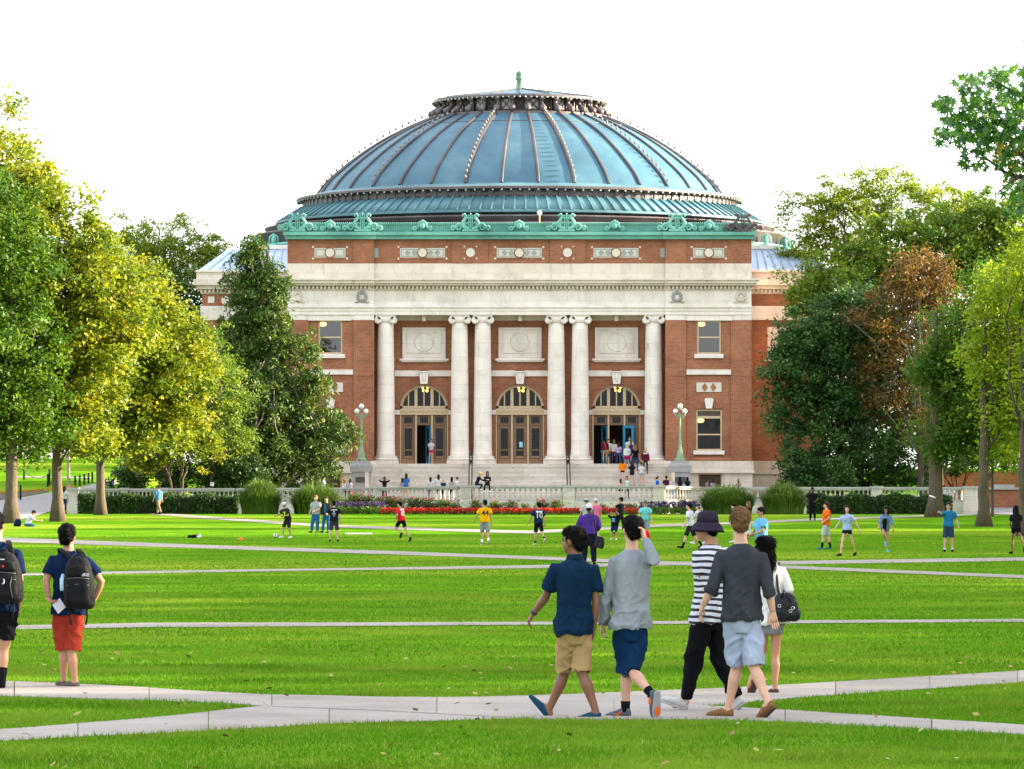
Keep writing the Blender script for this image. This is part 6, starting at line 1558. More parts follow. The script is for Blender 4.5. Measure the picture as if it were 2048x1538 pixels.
def shoe(K, k, col, sole, parent, lod, style='sneaker', patch=None):
    s = K['s']; A, T = K['ankle'+k], K['toe'+k]
    d = (T - (A - V3(0, 0, 0)))
    fd = K['fd'+k].normalized(); up = (V3(0, 0, 1) - fd*fd.z); up = up.normalized() if up.length > 0.15 else -V3(*[0, 0, 0]) + (A-T).normalized()
    if abs(fd.z) > 0.5:
        up = (A - T); up = (up - fd*up.dot(fd)).normalized()
    lat = fd.cross(up).normalized(); heel = A - up*0.075*s - fd*0.045*s
    ln = 0.262*s; hi = 0.085 if style != 'low' else 0.066
    rings = []
    for t, w, h in ((0.0, 0.022, 0.055), (0.06, 0.034, hi), (0.25, 0.038, hi+0.008), (0.42, 0.041, 0.074), (0.62, 0.047, 0.060), (0.82, 0.045, 0.048), (0.95, 0.034, 0.036), (1.0, 0.018, 0.022)):
        rings.append(ring(heel + fd*ln*t + up*(h*0.5)*s, lat, up, w*s, h*0.52*s, 12, 2.6))
    o = MB().loft(rings).build('shoe', m_cloth(col), parent, True)
    rings = [ring(heel + fd*ln*t - up*0.006*s, lat, up, w*s, 0.012*s, 12, 3) for t, w in ((-0.01, 0.024), (0.07, 0.037), (0.3, 0.040), (0.6, 0.050), (0.82, 0.048), (0.96, 0.036), (1.015, 0.018))]
    so = MB().loft(rings).build('sole', m_cloth(sole), o)
    if patch:
        rings = [ring(heel + fd*ln*t - up*0.020*s, lat, up, w*s, 0.004*s, 10, 2) for t, w in ((0.55, 0.01), (0.62, 0.03), (0.75, 0.034), (0.86, 0.02))]
        MB().loft(rings).build('sole_patch', m_cloth(patch), o)
        for sd in (-1, 1):
            seg_ = MB(); seg(seg_, [heel+fd*ln*0.25+up*0.055*s+lat*sd*0.040*s, heel+fd*ln*0.4+up*0.022*s+lat*sd*0.045*s, heel+fd*ln*0.58+up*0.035*s+lat*sd*0.046*s], [0.006*s, 0.010*s, 0.004*s], 6)
            seg_.build('stripe', m_cloth(patch), o, True)
NPEOPLE = [0]
def person(label, K, lod=1, fem=False, skin='light', hair=('black', 'short'), top=None, bottom=None, shoes=((0.03, 0.03, 0.035), (0.5, 0.5, 0.5)), socks=None, hat=None, prints=(), glasses=False, shoe_patch=None, shoe_style='sneaker', face=True, group=None, hs=1.06, curl=24, beard=False):
    """top: (kind, colour, hem t, grow) kind tee/long/three/tank ; bottom: (kind, colour, length, grow) kind shorts/pants/skirt"""
    s = K['s']; nn = (16, 12, 10)[lod]
    base = (K['ankleL']+K['ankleR'])/2; z = min(K['toeL'].z, K['toeR'].z, K['ankleL'].z-0.06, K['ankleR'].z-0.06)
    root = thing('person', label, 'person', (base.x, base.y, z), group)
    ms = m_skin(skin)
    # ---- body: one continuous surface
    b = MB()
    torso(b, K, fem, [(t, a*(0.90 if t > 0.4 else 1), c) for t, a, c in TORSO[fem] if t < 0.48] + [(0.48, 0.10, 0.075), (0.52, 0.05, 0.05)], -0.02, nn)
    ct = 0.84 if bottom else 1.0; cs = 0.82 if bottom and bottom[0] == 'pants' else 1.0; cu = 0.86 if top and top[0] not in ('tank',) else 1.0; cf = 0.84 if top and top[0] == 'long' else 1.0
    k_ = 0.88 if fem else 1.0
    for sd in 'LR':
        h, kn, an, to = K['hip'+sd], K['knee'+sd], K['ankle'+sd], K['toe'+sd]
        back = (K['pelvis']-K['neck']).cross(K['hipR']-K['hipL']).normalized()*-1
        fwd = frames(K)[1](0)[1]
        seg(b, [h+V3(0, 0, 0.05*s), h, h.lerp(kn, 0.4), h.lerp(kn, 0.8), kn, kn.lerp(an, 0.12), kn.lerp(an, 0.32)-fwd*0.012*s, kn.lerp(an, 0.65)-fwd*0.004*s, an, an-V3(0, 0, 0.03*s)],
            [x*s*k_*q for x, q in zip((0.075, 0.086, 0.078, 0.060, 0.054, 0.050, 0.057, 0.042, 0.034, 0.036), (ct, ct, ct, max(cs, 0.95) if cs == 1 else cs, cs, cs, cs, cs, 1, 1))], nn)
        fd = K['fd'+sd]
        seg(b, [an - fd*0.035*s - V3(0, 0, 0.03*s), an + fd*0.04*s-V3(0, 0, 0.03*s), to.lerp(an, 0.3), to + fd*0.03*s], [0.034*s, 0.036*s, 0.030*s, 0.016*s], 10)
        S, E, W = K['sh'+sd] - V3(0, 0, 0.026*s), K['el'+sd], K['wr'+sd]
        ctr = K['neck'].lerp(K['pelvis'], 0.24)
        seg(b, [S.lerp(ctr, 0.35), S, S.lerp(E, 0.35), S.lerp(E, 0.75), E, E.lerp(W, 0.25), E.lerp(W, 0.6), W], [x*s*k_*q for x, q in zip((0.040, 0.046, 0.046, 0.041, 0.039, 0.041, 0.035, 0.026), (cu, cu, cu, (1 + cf)/2, cf, cf, cf, 1))], nn)
    seg(b, [K['neck']-(K['neck']-K['pelvis']).normalized()*0.05*s, K['neck'], K['neck'].lerp(K['head'], 0.55), K['head']-V3(0, 0, 0.02*s)], [x*s*(0.86 if fem else 1) for x in (0.075, 0.060, 0.055, 0.058)], nn)
    Mh = head_parts(b, K, hs)
    body = b.build('body', ms, root, True)
    remeshed(body, (0.0125, 0.024, 0.038)[lod], (2, 2, 1)[lod])
    hm = MB(); u, fr = frames(K); r0, f0 = fr(0.3)
    for sd, sg in (('L', -1), ('R', 1)):
        d = K['hd'+sd]; hand(hm, K['wr'+sd], d, K.get('lat'+sd) or (f0+r0*(-sg)*0.3), K.get('nrm'+sd) or (r0*(-sg)), s*(0.92 if fem else 1.0), curl)
    BODIES.append((body, hm))
    # ---- face
    fm = lambda p: tuple(Mh @ Vector(p))
    if face:
        for sd in (-1, 1):
            e = MB().ball((sd*0.031, 0.077, 0.004), (0.013, 0.010, 0.008), 8, 6); e.xform(Mh); e.build('eye', mat('eye_dark', (0.05, 0.04, 0.04), 0.3), body, True)
            e = MB().tube([(sd*0.046, 0.080, 0.020), (sd*0.03, 0.088, 0.026), (sd*0.014, 0.090, 0.022)], 0.0045, 5); e.xform(Mh); e.build('eyebrow', m_hair(hair[0] if hair[0] not in ('blond', 'grey') else 'lbrown'), body, True)
        e = MB().ball((0, 0.090, -0.055), (0.021, 0.007, 0.006), 10, 6); e.xform(Mh); e.build('mouth', mat('lip_' + skin, tuple(c*q for c, q in zip(SKIN[skin], (0.75, 0.5, 0.55))), 0.5), body, True)
    if glasses:
        g = MB()
        for sd in (-1, 1):
            g.tube([(sd*0.032+0.022*math.cos(t), 0.096, 0.004+0.017*math.sin(t)) for t in [2*math.pi*i/10 for i in range(11)]], 0.0035, 4); g.tube([(sd*0.054, 0.094, 0.008), (sd*0.078, 0.02, 0.008)], 0.003, 4)
        g.tube([(-0.01, 0.098, 0.006), (0.01, 0.098, 0.006)], 0.003, 4); g.xform(Mh); g.build('glasses', M_IRON, root, True, kind='stuff')
    # ---- hair
    hc, hk = hair
    if hk != 'none':
        t = MB()
        if hat:
            t.ball((0, -0.050, -0.012), (0.076, 0.052, 0.060), 12, 8)
        else:
            t.ball((0, -0.030, 0.042), (0.089, 0.096, 0.094), 16, 12); t.ball((0, 0.026, 0.074), (0.072, 0.066, 0.056), 14, 10)
            t.ball((0, -0.062, -0.020), (0.074, 0.050, 0.066), 12, 8)
            if hk == 'short':
                for sd in (-1, 1): t.ball((sd*0.068, 0.012, 0.030), (0.014, 0.030, 0.038), 8, 6)
        if hk == 'tousled':
            for sd in (-1, 1): t.ball((sd*0.062, 0.0, 0.030), (0.024, 0.05, 0.05), 10, 8)
            t.ball((0, -0.02, 0.085), (0.07, 0.075, 0.045), 12, 8)
        ln = {'long': 0.34, 'shoulder': 0.20, 'vlong': 0.46, 'bob': 0.13, 'pony': 0.0}.get(hk, 0)
        t.xform(Mh)
        if ln:
            hb = Mh @ Vector((0, -0.055, 0.02)); dn = V3(0, 0, -1); bk = -K['hf']; bk = V3(bk.x, bk.y, 0).normalized(); bkt = -f0
            lat_ = K['hf'].cross(V3(0, 0, 1)).normalized()
            pts = [hb+V3(0, 0, 0.03*s), hb + dn*0.08*s + bk*0.02*s, hb + dn*0.17*s + bk*0.035*s, hb + dn*(0.17+ln*0.45)*s*1.0 + bk*0.045*s, hb + dn*(0.10+ln)*s + bk*0.040*s]
            rings = [ring(p, lat_, bk, a*s, c*s, 12, 2) for p, a, c in zip(pts, (0.070, 0.088, 0.092, 0.085, 0.045), (0.05, 0.056, 0.052, 0.045, 0.02))]
            t.loft(rings)
            for sd in (-1, 1):
                q = Mh @ Vector((sd*0.066, 0.015, 0.02)); t.tube([tuple(q), tuple(q+dn*0.09*s+lat_*sd*0.012*s), tuple(q+dn*(0.10+ln*0.5)*s + lat_*sd*0.015*s)], [0.032*s, 0.034*s, 0.018*s], 8)
        if hk == 'pony':
            q = Mh @ Vector((0, -0.10, 0.03)); bk = -K['hf']; t.tube([tuple(q), tuple(q+bk*0.05*s-V3(0, 0, 0.03*s)), tuple(q+bk*0.05*s-V3(0, 0, 0.14*s)), tuple(q+bk*0.03*s-V3(0, 0, 0.24*s))], [0.03*s, 0.034*s, 0.03*s, 0.008*s], 8)
        ho = t.build('hair', m_hair(hc), root, True)
        remeshed(ho, (0.009, 0.018, 0.028)[lod], 2, (0.030 if hk in ('short', 'tousled') else 0.010, 0.020, 0.0)[lod], TEX_HAIR)
        if lod == 0: HAIRS.append((ho, K, hc, hk))
    if beard:
        t = MB().ball((0, 0.058, -0.085), (0.040, 0.036, 0.034), 10, 8); t.xform(Mh); t.build('beard', m_hair(hair[0]), root, True)
    if hat:
        kind, hcol, bcol = hat
        if kind == 'cap' or kind == 'capback':
            t = MB().lathe([(0.092, 0.0), (0.094, 0.03), (0.086, 0.065), (0.062, 0.092), (0.03, 0.104), (0.004, 0.106)], (0, -0.012, 0.028), 18); t.xform(Mh); ho = t.build('cap', m_cloth(hcol), root, True)
            sg = 1 if kind == 'cap' else -1
            t = MB().loft([[(0.070*math.sin(a), sg*(0.062+e_*math.cos(a)*1.0), 0.030-0.02*e_/0.08+zz) for a in [R(-75+15*i) for i in range(11)]] + [(0.070*math.sin(a), sg*(0.05), 0.030+zz) for a in [R(75-15*i) for i in range(11)]] for e_, zz in ((0.075, 0.0), (0.075, 0.008))]); t.xform(Mh)
            t.build('visor', m_cloth(bcol), ho, True)
        else:
            t = MB().lathe([(0.098, 0.0), (0.094, 0.05), (0.084, 0.088), (0.055, 0.108), (0.004, 0.112)], (0, -0.008, 0.038), 20); t.xform(Mh); ho = t.build('hat_crown', m_cloth(hcol), root, True)
            dr_ = 0.072 if kind == 'bucket' else 0.01
            t = MB().lathe([(0.096, 0.012), (0.125, -0.016), (0.152, -dr_), (0.156, -dr_-0.004), (0.126, -0.026), (0.096, 0.0)], (0, -0.008, 0.038), 24); t.xform(Mh); t.build('brim', m_cloth(bcol), ho, True)
            t = MB().lathe([(0.0985, 0.006), (0.0975, 0.030)], (0, -0.008, 0.038), 20); t.xform(Mh); t.build('hat_band', m_cloth(tuple(c*0.6 for c in bcol)), ho, True)
    # ---- top garment
    sheet = None
    if top:
        kind, col, hem, grow = top
        rows = [(t, a*(0.93 if t > 0.42 else 1), c) for t, a, c in TORSO[fem] if t > hem+0.03 and t < 0.48] + [(0.478, 0.128 if not fem else 0.108, 0.086), (0.503, 0.080 if not fem else 0.070, 0.070), (0.520, 0.056, 0.058)]
        wmax = max(a for t, a, c in TORSO[fem] if t < 0.1)
        if grow > 0.015 and not fem: rows = [(t, max(a, 0.143 if t < 0.3 else a), max(c, 0.102)) for t, a, c in rows]
        a0 = np.interp(hem, [q[0] for q in TORSO[fem]], [q[1] for q in TORSO[fem]]); c0 = np.interp(hem, [q[0] for q in TORSO[fem]], [q[2] for q in TORSO[fem]])
        rows = [(hem, max(a0, rows[0][1]*0.97)+0.004, max(c0, rows[0][2]*0.97)+0.004)] + rows
        if kind == 'tank': rows = [q for q in rows if q[0] < 0.42] + [(0.43, 0.115, 0.095), (0.455, 0.085, 0.08)]
        sheet = MB(); torso(sheet, K, fem, rows, grow*s, nn, 2.4)
        if kind != 'tank':
            for sd in 'LR':
                S, E, W = K['sh'+sd] - V3(0, 0, 0.018*s), K['el'+sd], K['wr'+sd]; ctr = K['neck'].lerp(K['pelvis'], 0.20)
                g = grow*0.7*s
                if kind == 'tee': seg(sheet, [S.lerp(ctr, 0.4), S, S.lerp(E, 0.35), S.lerp(E, 0.68)], [0.052*s*k_+g*0.4, 0.058*s*k_+g*0.6, 0.062*s*k_+g, 0.064*s*k_+g*1.4], nn)
                elif kind == 'cap': seg(sheet, [S.lerp(ctr, 0.4), S, S.lerp(E, 0.32)], [0.052*s*k_+g*0.4, 0.058*s*k_+g*0.6, 0.062*s*k_+g], nn)
                elif kind == 'three': seg(sheet, [S.lerp(ctr, 0.4), S, S.lerp(E, 0.5), E, E.lerp(W, 0.20), E.lerp(W, 0.30)], [0.052*s*k_+g*0.4, 0.058*s*k_+g*0.6, 0.054*s*k_+g, 0.047*s*k_+g, 0.049*s*k_+g, 0.046*s*k_+g], nn)
                else: seg(sheet, [S.lerp(ctr, 0.4), S, S.lerp(E, 0.5), E, E.lerp(W, 0.5), E.lerp(W, 0.97)], [0.052*s*k_+g*0.4, 0.058*s*k_+g*0.6, 0.054*s*k_+g, 0.047*s*k_+g, 0.043*s*k_+g, 0.034*s*k_+g*0.6], nn)
        so = sheet.build('shirt', col if not isinstance(col, tuple) else m_cloth(col), root, True)
        remeshed(so, VOX[lod], 1 if lod != 1 else 2, (0.0, 0.024, 0.0)[lod])
        if lod == 0: GARMENTS.append((so, K, 'top'))
    # ---- bottom garment
    if bottom:
        kind, col, ln, grow = bottom
        mb = MB()
        rows = [(t, a*(0.8 if t < -0.1 else 1), c) for t, a, c in TORSO[fem] if t < 0.03] + [(0.055 if top else 0.10, 0.138 if not fem else 0.125, 0.088)]
        torso(mb, K, fem, rows, 0.002*s, nn)
        fwd = fr(0)[1]
        if kind == 'skirt':
            u_, fr_ = frames(K); c = K['pelvis']; r_, f_ = fr_(0)
            mb.loft([ring(c+u_*t*s, r_, f_, a*s, q*s, nn) for t, a, q in ((0.06, 0.15, 0.11), (-0.05, 0.185, 0.14), (-ln, 0.215+grow, 0.165+grow))])
        else:
            for sd in 'LR':
                h, kn, an = K['hip'+sd], K['knee'+sd], K['ankle'+sd]
                if kind == 'shorts':
                    e = h.lerp(kn, min(ln, 1.0)); pts = [h+V3(0, 0, 0.04*s), h, h.lerp(e, 0.5), e]; rad = [0.080*s, 0.092*s*k_+grow*0.3*s, 0.082*s*k_+grow*0.4*s, 0.074*s*k_+grow*0.5*s]
                    if ln > 1.0: pts.append(kn.lerp(an, (ln-1.0)*0.95)); rad.append(0.072*s*k_+grow*0.6*s)
                else:
                    pts = [h+V3(0, 0, 0.04*s), h, h.lerp(kn, 0.5), kn, kn.lerp(an, 0.4), kn.lerp(an, 0.94)-fwd*0.004]; rad = [x*s*k_+grow*s for x in (0.084, 0.092, 0.084, 0.070, 0.066, 0.050)]
                seg(mb, pts, rad, nn)
        bo = mb.build({'shorts': 'shorts', 'pants': 'trousers', 'skirt': 'skirt'}[kind], m_cloth(col), root, True)
        remeshed(bo, VOX[lod], 1 if lod != 1 else 2, (0.0, 0.022, 0.0)[lod])
        if lod == 0: GARMENTS.append((bo, K, kind))
    if socks:
        for sd in 'LR':
            kn, an = K['knee'+sd], K['ankle'+sd]; t = MB(); seg(t, [an-V3(0, 0, 0.03*s), an, an.lerp(kn, socks[1])], [0.042*s, 0.040*s, 0.040*s+0.014*s*socks[1]*2], 10); t.build('sock', m_cloth(socks[0]), root, True)
    if shoes:
        for sd in 'LR': shoe(K, sd, shoes[0], shoes[1], root, lod, shoe_style, shoe_patch)
    for pr in prints:
        if pr[0] == 'text': decal_text(pr[1], K, pr[2], pr[3], pr[4], m_cloth(pr[5]), root, sheet)
        else: strip_print(K, pr[1], pr[2], pr[3], pr[4], m_cloth(pr[5]), root, sheet)
    NPEOPLE[0] += 1
    return root
def wjoints(Y, s, yaw_feet, hf, pts):
    """joints straight from photo pixels: name -> (px, py, depth offset in m)"""
    K = {k: V3(*PT(v[0], v[1], Y+(v[2] if len(v) > 2 else 0))) for k, v in pts.items()}
    K['s'] = s
    for sd in 'LR':
        K['hd'+sd] = (K.pop('tip'+sd)-K['wr'+sd]).normalized()
        h = K.pop('heel'+sd); K['fd'+sd] = (K['toe'+sd]-h).normalized()
    K['hf'] = V3(-math.sin(R(hf[0]))*math.cos(R(hf[1])), math.cos(R(hf[0]))*math.cos(R(hf[1])), math.sin(R(hf[1])))
    return K
def seated(px, Y, z, yaw, H=1.7, **pose):
    J = place(fk(H=H, **pose), (0, 0, None), yaw); d = V3(PX(px, Y), Y, z+0.115*J['s']) - J['pelvis']
    for k, v in J.items():
        if isinstance(v, Vector) and k not in ('hf', 'fdL', 'fdR', 'hdL', 'hdR'): J[k] = v + d
    return J
def stand(px, py, yaw, H=1.75, z=None, Y=None, **pose):
    if Y is None: g = G(px, py); pos = (g.x, g.y, g.z)
    else: pos = (PX(px, Y), Y, PZ(py, Y) if z is None else z)
    return place(fk(H=H, **pose), pos, yaw)
WALK_A = dict(L=(22, 6, 3, 12), Rr=(-18, 22, 3, -30), AL=(-18, 10, 12, 0), AR=(22, 10, 22, 10))
WALK_B = dict(Rr=(22, 6, 3, 12), L=(-18, 22, 3, -30), AR=(-18, 10, 12, 0), AL=(22, 10, 22, 10))
def pose(*ds, **kw):
    o = {}
    for d in ds: o.update(d)
    o.update(kw); return o
# ------------------------------------------------------------------ foreground walkers (joints read from the photograph)
NAVY = (0.004, 0.020, 0.048); DNAVY = (0.006, 0.010, 0.030); BLACK = (0.006, 0.006, 0.008); WHITE = (0.62, 0.62, 0.64); KHAKI = (0.36, 0.235, 0.105)
K = wjoints(44.2, 1.0, 50, (62, 0), dict(head=(1146, 1082), neck=(1150, 1112), pelvis=(1148, 1259), shL=(1112, 1133, -0.05), elL=(1091, 1195, 0.10), wrL=(1066, 1228, 0.22), tipL=(1053, 1250, 0.26),
    shR=(1186, 1134, 0.12), elR=(1192, 1205, 0.06), wrR=(1186, 1262, 0.08), tipR=(1176, 1288, 0.1), hipL=(1134, 1268, -0.02), hipR=(1163, 1268, 0.05), kneeL=(1130, 1342, 0.14), ankleL=(1098, 1419, 0.18), toeL=(1072, 1402, 0.20), heelL=(1096, 1432, 0.18),
    kneeR=(1164, 1345, 0.0), ankleR=(1192, 1423, -0.05), toeR=(1174, 1437, -0.05), heelR=(1203, 1434, -0.05)))
person('man in navy polo and khaki shorts walking left, glancing left', K, 0, skin='brown', hair=('black', 'short'), top=('tee', NAVY, -0.03, 0.012), bottom=('shorts', KHAKI, 0.98, 0.022), shoes=((0.012, 0.05, 0.09), (0.55, 0.55, 0.55)), shoe_style='low')
# watch
w = K['wrL'] - K['hdL']*0.02; MB().tube([tuple(w - K['hdL']*0.014), tuple(w + K['hdL']*0.014)], 0.036, 12).build('wristwatch', M_IRON); tag(bpy.data.objects['wristwatch'], 'dark wristwatch on the left wrist of the man in the navy polo', 'watch')
cl = MB(); seg(cl, [K['neck']-V3(0, 0, 0.035), K['neck']+V3(0, 0, 0.018)], [0.086, 0.070], 14); cl.build('collar', m_cloth(NAVY), bpy.data.objects['person'], True)

K = wjoints(44.3, 1.0, 30, (22, 0), dict(head=(1264, 1060), neck=(1264, 1095), pelvis=(1261, 1250), shL=(1231, 1119, 0.0), elL=(1216, 1184, 0.02), wrL=(1205, 1248, 0.08), tipL=(1204, 1270, 0.1),
    shR=(1296, 1110, 0.04), elR=(1309, 1122, -0.22), wrR=(1290, 1078, -0.12), tipR=(1282, 1056, -0.08), hipL=(1246, 1264, 0), hipR=(1276, 1262, 0.04), kneeL=(1252, 1342, 0.05), ankleL=(1251, 1417, 0.05), toeL=(1221, 1431, 0.12), heelL=(1257, 1428, 0.05),
    kneeR=(1262, 1340, -0.02), ankleR=(1303, 1388, -0.22), toeR=(1313, 1430, -0.24), heelR=(1315, 1380, -0.30)))
person('man in grey long-sleeved shirt and navy shorts scratching his head', K, 0, skin='light', hair=('black', 'short'), top=('long', (0.235, 0.255, 0.285), -0.02, 0.014), bottom=('shorts', (0.004, 0.024, 0.072), 1.05, 0.010), shoes=((0.09, 0.11, 0.14), (0.30, 0.31, 0.33)), socks=(BLACK, 0.20), shoe_patch=(0.75, 0.13, 0.02))

K = wjoints(45.6, 1.02, 60, (72, 2), dict(head=(1413, 1055), neck=(1423, 1085), pelvis=(1417, 1230), shL=(1397, 1106, -0.12), elL=(1405, 1163, -0.10), wrL=(1411, 1222, -0.06), tipL=(1420, 1250, -0.05),
    shR=(1450, 1102, 0.20), elR=(1452, 1165, 0.26), wrR=(1430, 1215, 0.30), tipR=(1420, 1240, 0.30), hipL=(1405, 1240, -0.06), hipR=(1428, 1240, 0.08), kneeL=(1387, 1322, -0.05), ankleL=(1370, 1400, -0.05), toeL=(1340, 1408, 0.0), heelL=(1372, 1420, -0.05),
    kneeR=(1440, 1322, 0.08), ankleR=(1474, 1396, 0.04), toeR=(1466, 1424, 0.06), heelR=(1486, 1406, 0.02)))
STR = m_stripe()
person('man in striped tee, black jeans and dark purple bucket hat', K, 0, skin='tan', hair=('black', 'short'), top=('tee', STR, -0.06, 0.014), bottom=('pants', (0.005, 0.005, 0.007), 1, 0.0), shoes=((0.50, 0.50, 0.48), (0.40, 0.38, 0.36)), hat=('bucket', (0.026, 0.018, 0.034), (0.026, 0.018, 0.034)), glasses=True)

K = wjoints(44.2, 1.02, 10, (4, 0), dict(head=(1480, 1044), neck=(1482, 1083), pelvis=(1483, 1234), shL=(1443, 1108, 0.0), elL=(1427, 1171, -0.04), wrL=(1404, 1214, 0.05), tipL=(1399, 1240, 0.1),
    shR=(1523, 1111, 0.02), elR=(1537, 1178, -0.05), wrR=(1546, 1226, -0.02), tipR=(1550, 1258, 0.0), hipL=(1467, 1246, 0), hipR=(1500, 1246, 0.03), kneeL=(1474, 1330, 0.10), ankleL=(1456, 1416, 0.12), toeL=(1430, 1430, 0.18), heelL=(1462, 1430, 0.10),
    kneeR=(1507, 1332, -0.02), ankleR=(1536, 1404, -0.22), toeR=(1522, 1431, -0.14), heelR=(1550, 1406, -0.28)))
K['latR'] = V3(-0.6, -0.3, 0); K['nrmR'] = V3(0.2, -1, 0)
person('man in charcoal henley and pale blue shorts walking away', K, 0, skin='light', hair=('lbrown', 'tousled'), top=('three', (0.036, 0.040, 0.050), -0.02, 0.012), bottom=('shorts', (0.33, 0.38, 0.50), 0.98, 0.022), shoes=((0.20, 0.105, 0.045), (0.12, 0.065, 0.035)), shoe_style='low', curl=14)

K = wjoints(49.6, 0.93, 20, (18, 0), dict(head=(1530, 1096), neck=(1535, 1122), pelvis=(1540, 1243), shL=(1514, 1137), elL=(1512, 1190, 0.05), wrL=(1516, 1232, 0.12), tipL=(1518, 1250, 0.14),
    shR=(1562, 1139, 0.0), elR=(1577, 1180, -0.05), wrR=(1560, 1208, 0.08), tipR=(1548, 1222, 0.14), hipL=(1528, 1250), hipR=(1553, 1250, 0.02), kneeL=(1525, 1306, 0.10), ankleL=(1501, 1362, -0.05), toeL=(1500, 1380, 0.0), heelL=(1508, 1360, -0.08),
    kneeR=(1551, 1308, 0.05), ankleR=(1550, 1376, 0.04), toeR=(1546, 1386, 0.16), heelR=(1556, 1385, 0.04)))
g = person('woman in white top and grey shorts with long black hair, behind the others', K, 0, True, 'tan', ('black', 'vlong'), ('long', (0.60, 0.57, 0.54), -0.02, 0.028), ('shorts', (0.20, 0.22, 0.23), 0.30, 0.012), shoes=((0.09, 0.045, 0.035), (0.06, 0.04, 0.03)), shoe_style='low')
bag = thing('shoulder_bag', 'slouchy black leather shoulder bag hanging from the woman in white', 'bag', PT(1570, 1245, 49.45))
ML = mat('black_leather', (0.008, 0.009, 0.011), 0.4, 0.15, 12, spec=0.2, bumps=0.5, bscale=14)
Yb = 49.42; c = V3(*PT(1570, 1216, Yb)); mb = MB(); rings = []
for t, a, b_ in ((0.155, 0.06, 0.03), (0.12, 0.10, 0.05), (0.05, 0.125, 0.075), (-0.05, 0.145, 0.085), (-0.11, 0.135, 0.08), (-0.14, 0.10, 0.05)):
    rings.append(ring(c + V3(0.02*(0.1-t)/0.1*0.5, 0, t), V3(1, 0, 0), V3(0, 1, 0), a, b_, 16, 2.6))
o = mb.loft(rings).build('body', ML, bag, True); remeshed(o, 0.012, 2, 0.02)
seg_ = MB(); seg(seg_, [PT(1558, 1126, 49.66), PT(1553, 1150, 49.50), PT(1556, 1180, 49.44), PT(1561, 1198, 49.42)], 0.014, 8); seg_.build('strap', ML, bag, True)
seg_ = MB(); seg(seg_, [PT(1563, 1196, 49.36), PT(1568, 1180, 49.34), PT(1576, 1190, 49.34), PT(1584, 1210, 49.36)], 0.010, 6); seg_.build('handle', ML, bag, True)
for px, py in ((1559, 1212), (1581, 1222), (1586, 1216)):
    p = PT(px, py, 49.33); MB().tube([(p[0]+0.016*math.cos(t), p[1], p[2]+0.016*math.sin(t)) for t in [2*math.pi*i/10 for i in range(11)]], 0.004, 5).build('buckle', mat('steel', (0.55, 0.55, 0.56), 0.25, metallic=1.0), bag, True)

K = wjoints(51.1, 0.98, 0, (-14, 0), dict(head=(135, 1073), neck=(137, 1099), pelvis=(136, 1221), shL=(107, 1117, 0), elL=(92, 1162, -0.06), wrL=(97, 1198, -0.10), tipL=(110, 1208, -0.16),
    shR=(172, 1119, 0), elR=(203, 1163, -0.03), wrR=(189, 1199, 0.04), tipR=(180, 1208, 0.06), hipL=(123, 1230), hipR=(151, 1230), kneeL=(128, 1300, 0.05), ankleL=(128, 1359, 0.08), toeL=(119, 1366, 0.24), heelL=(130, 1367, 0.06),
    kneeR=(143, 1302, -0.02), ankleR=(150, 1362, -0.05), toeR=(133, 1373, 0.03), heelR=(158, 1372, -0.05)))
person('man in navy tee and brick-red shorts standing with a black backpack', K, 0, skin='tan', hair=('black', 'short'), top=('tee', (0.005, 0.016, 0.052), -0.03, 0.012), bottom=('shorts', (0.30, 0.035, 0.020), 0.98, 0.030), shoes=((0.12, 0.10, 0.085), (0.09, 0.075, 0.06)), shoe_style='low')
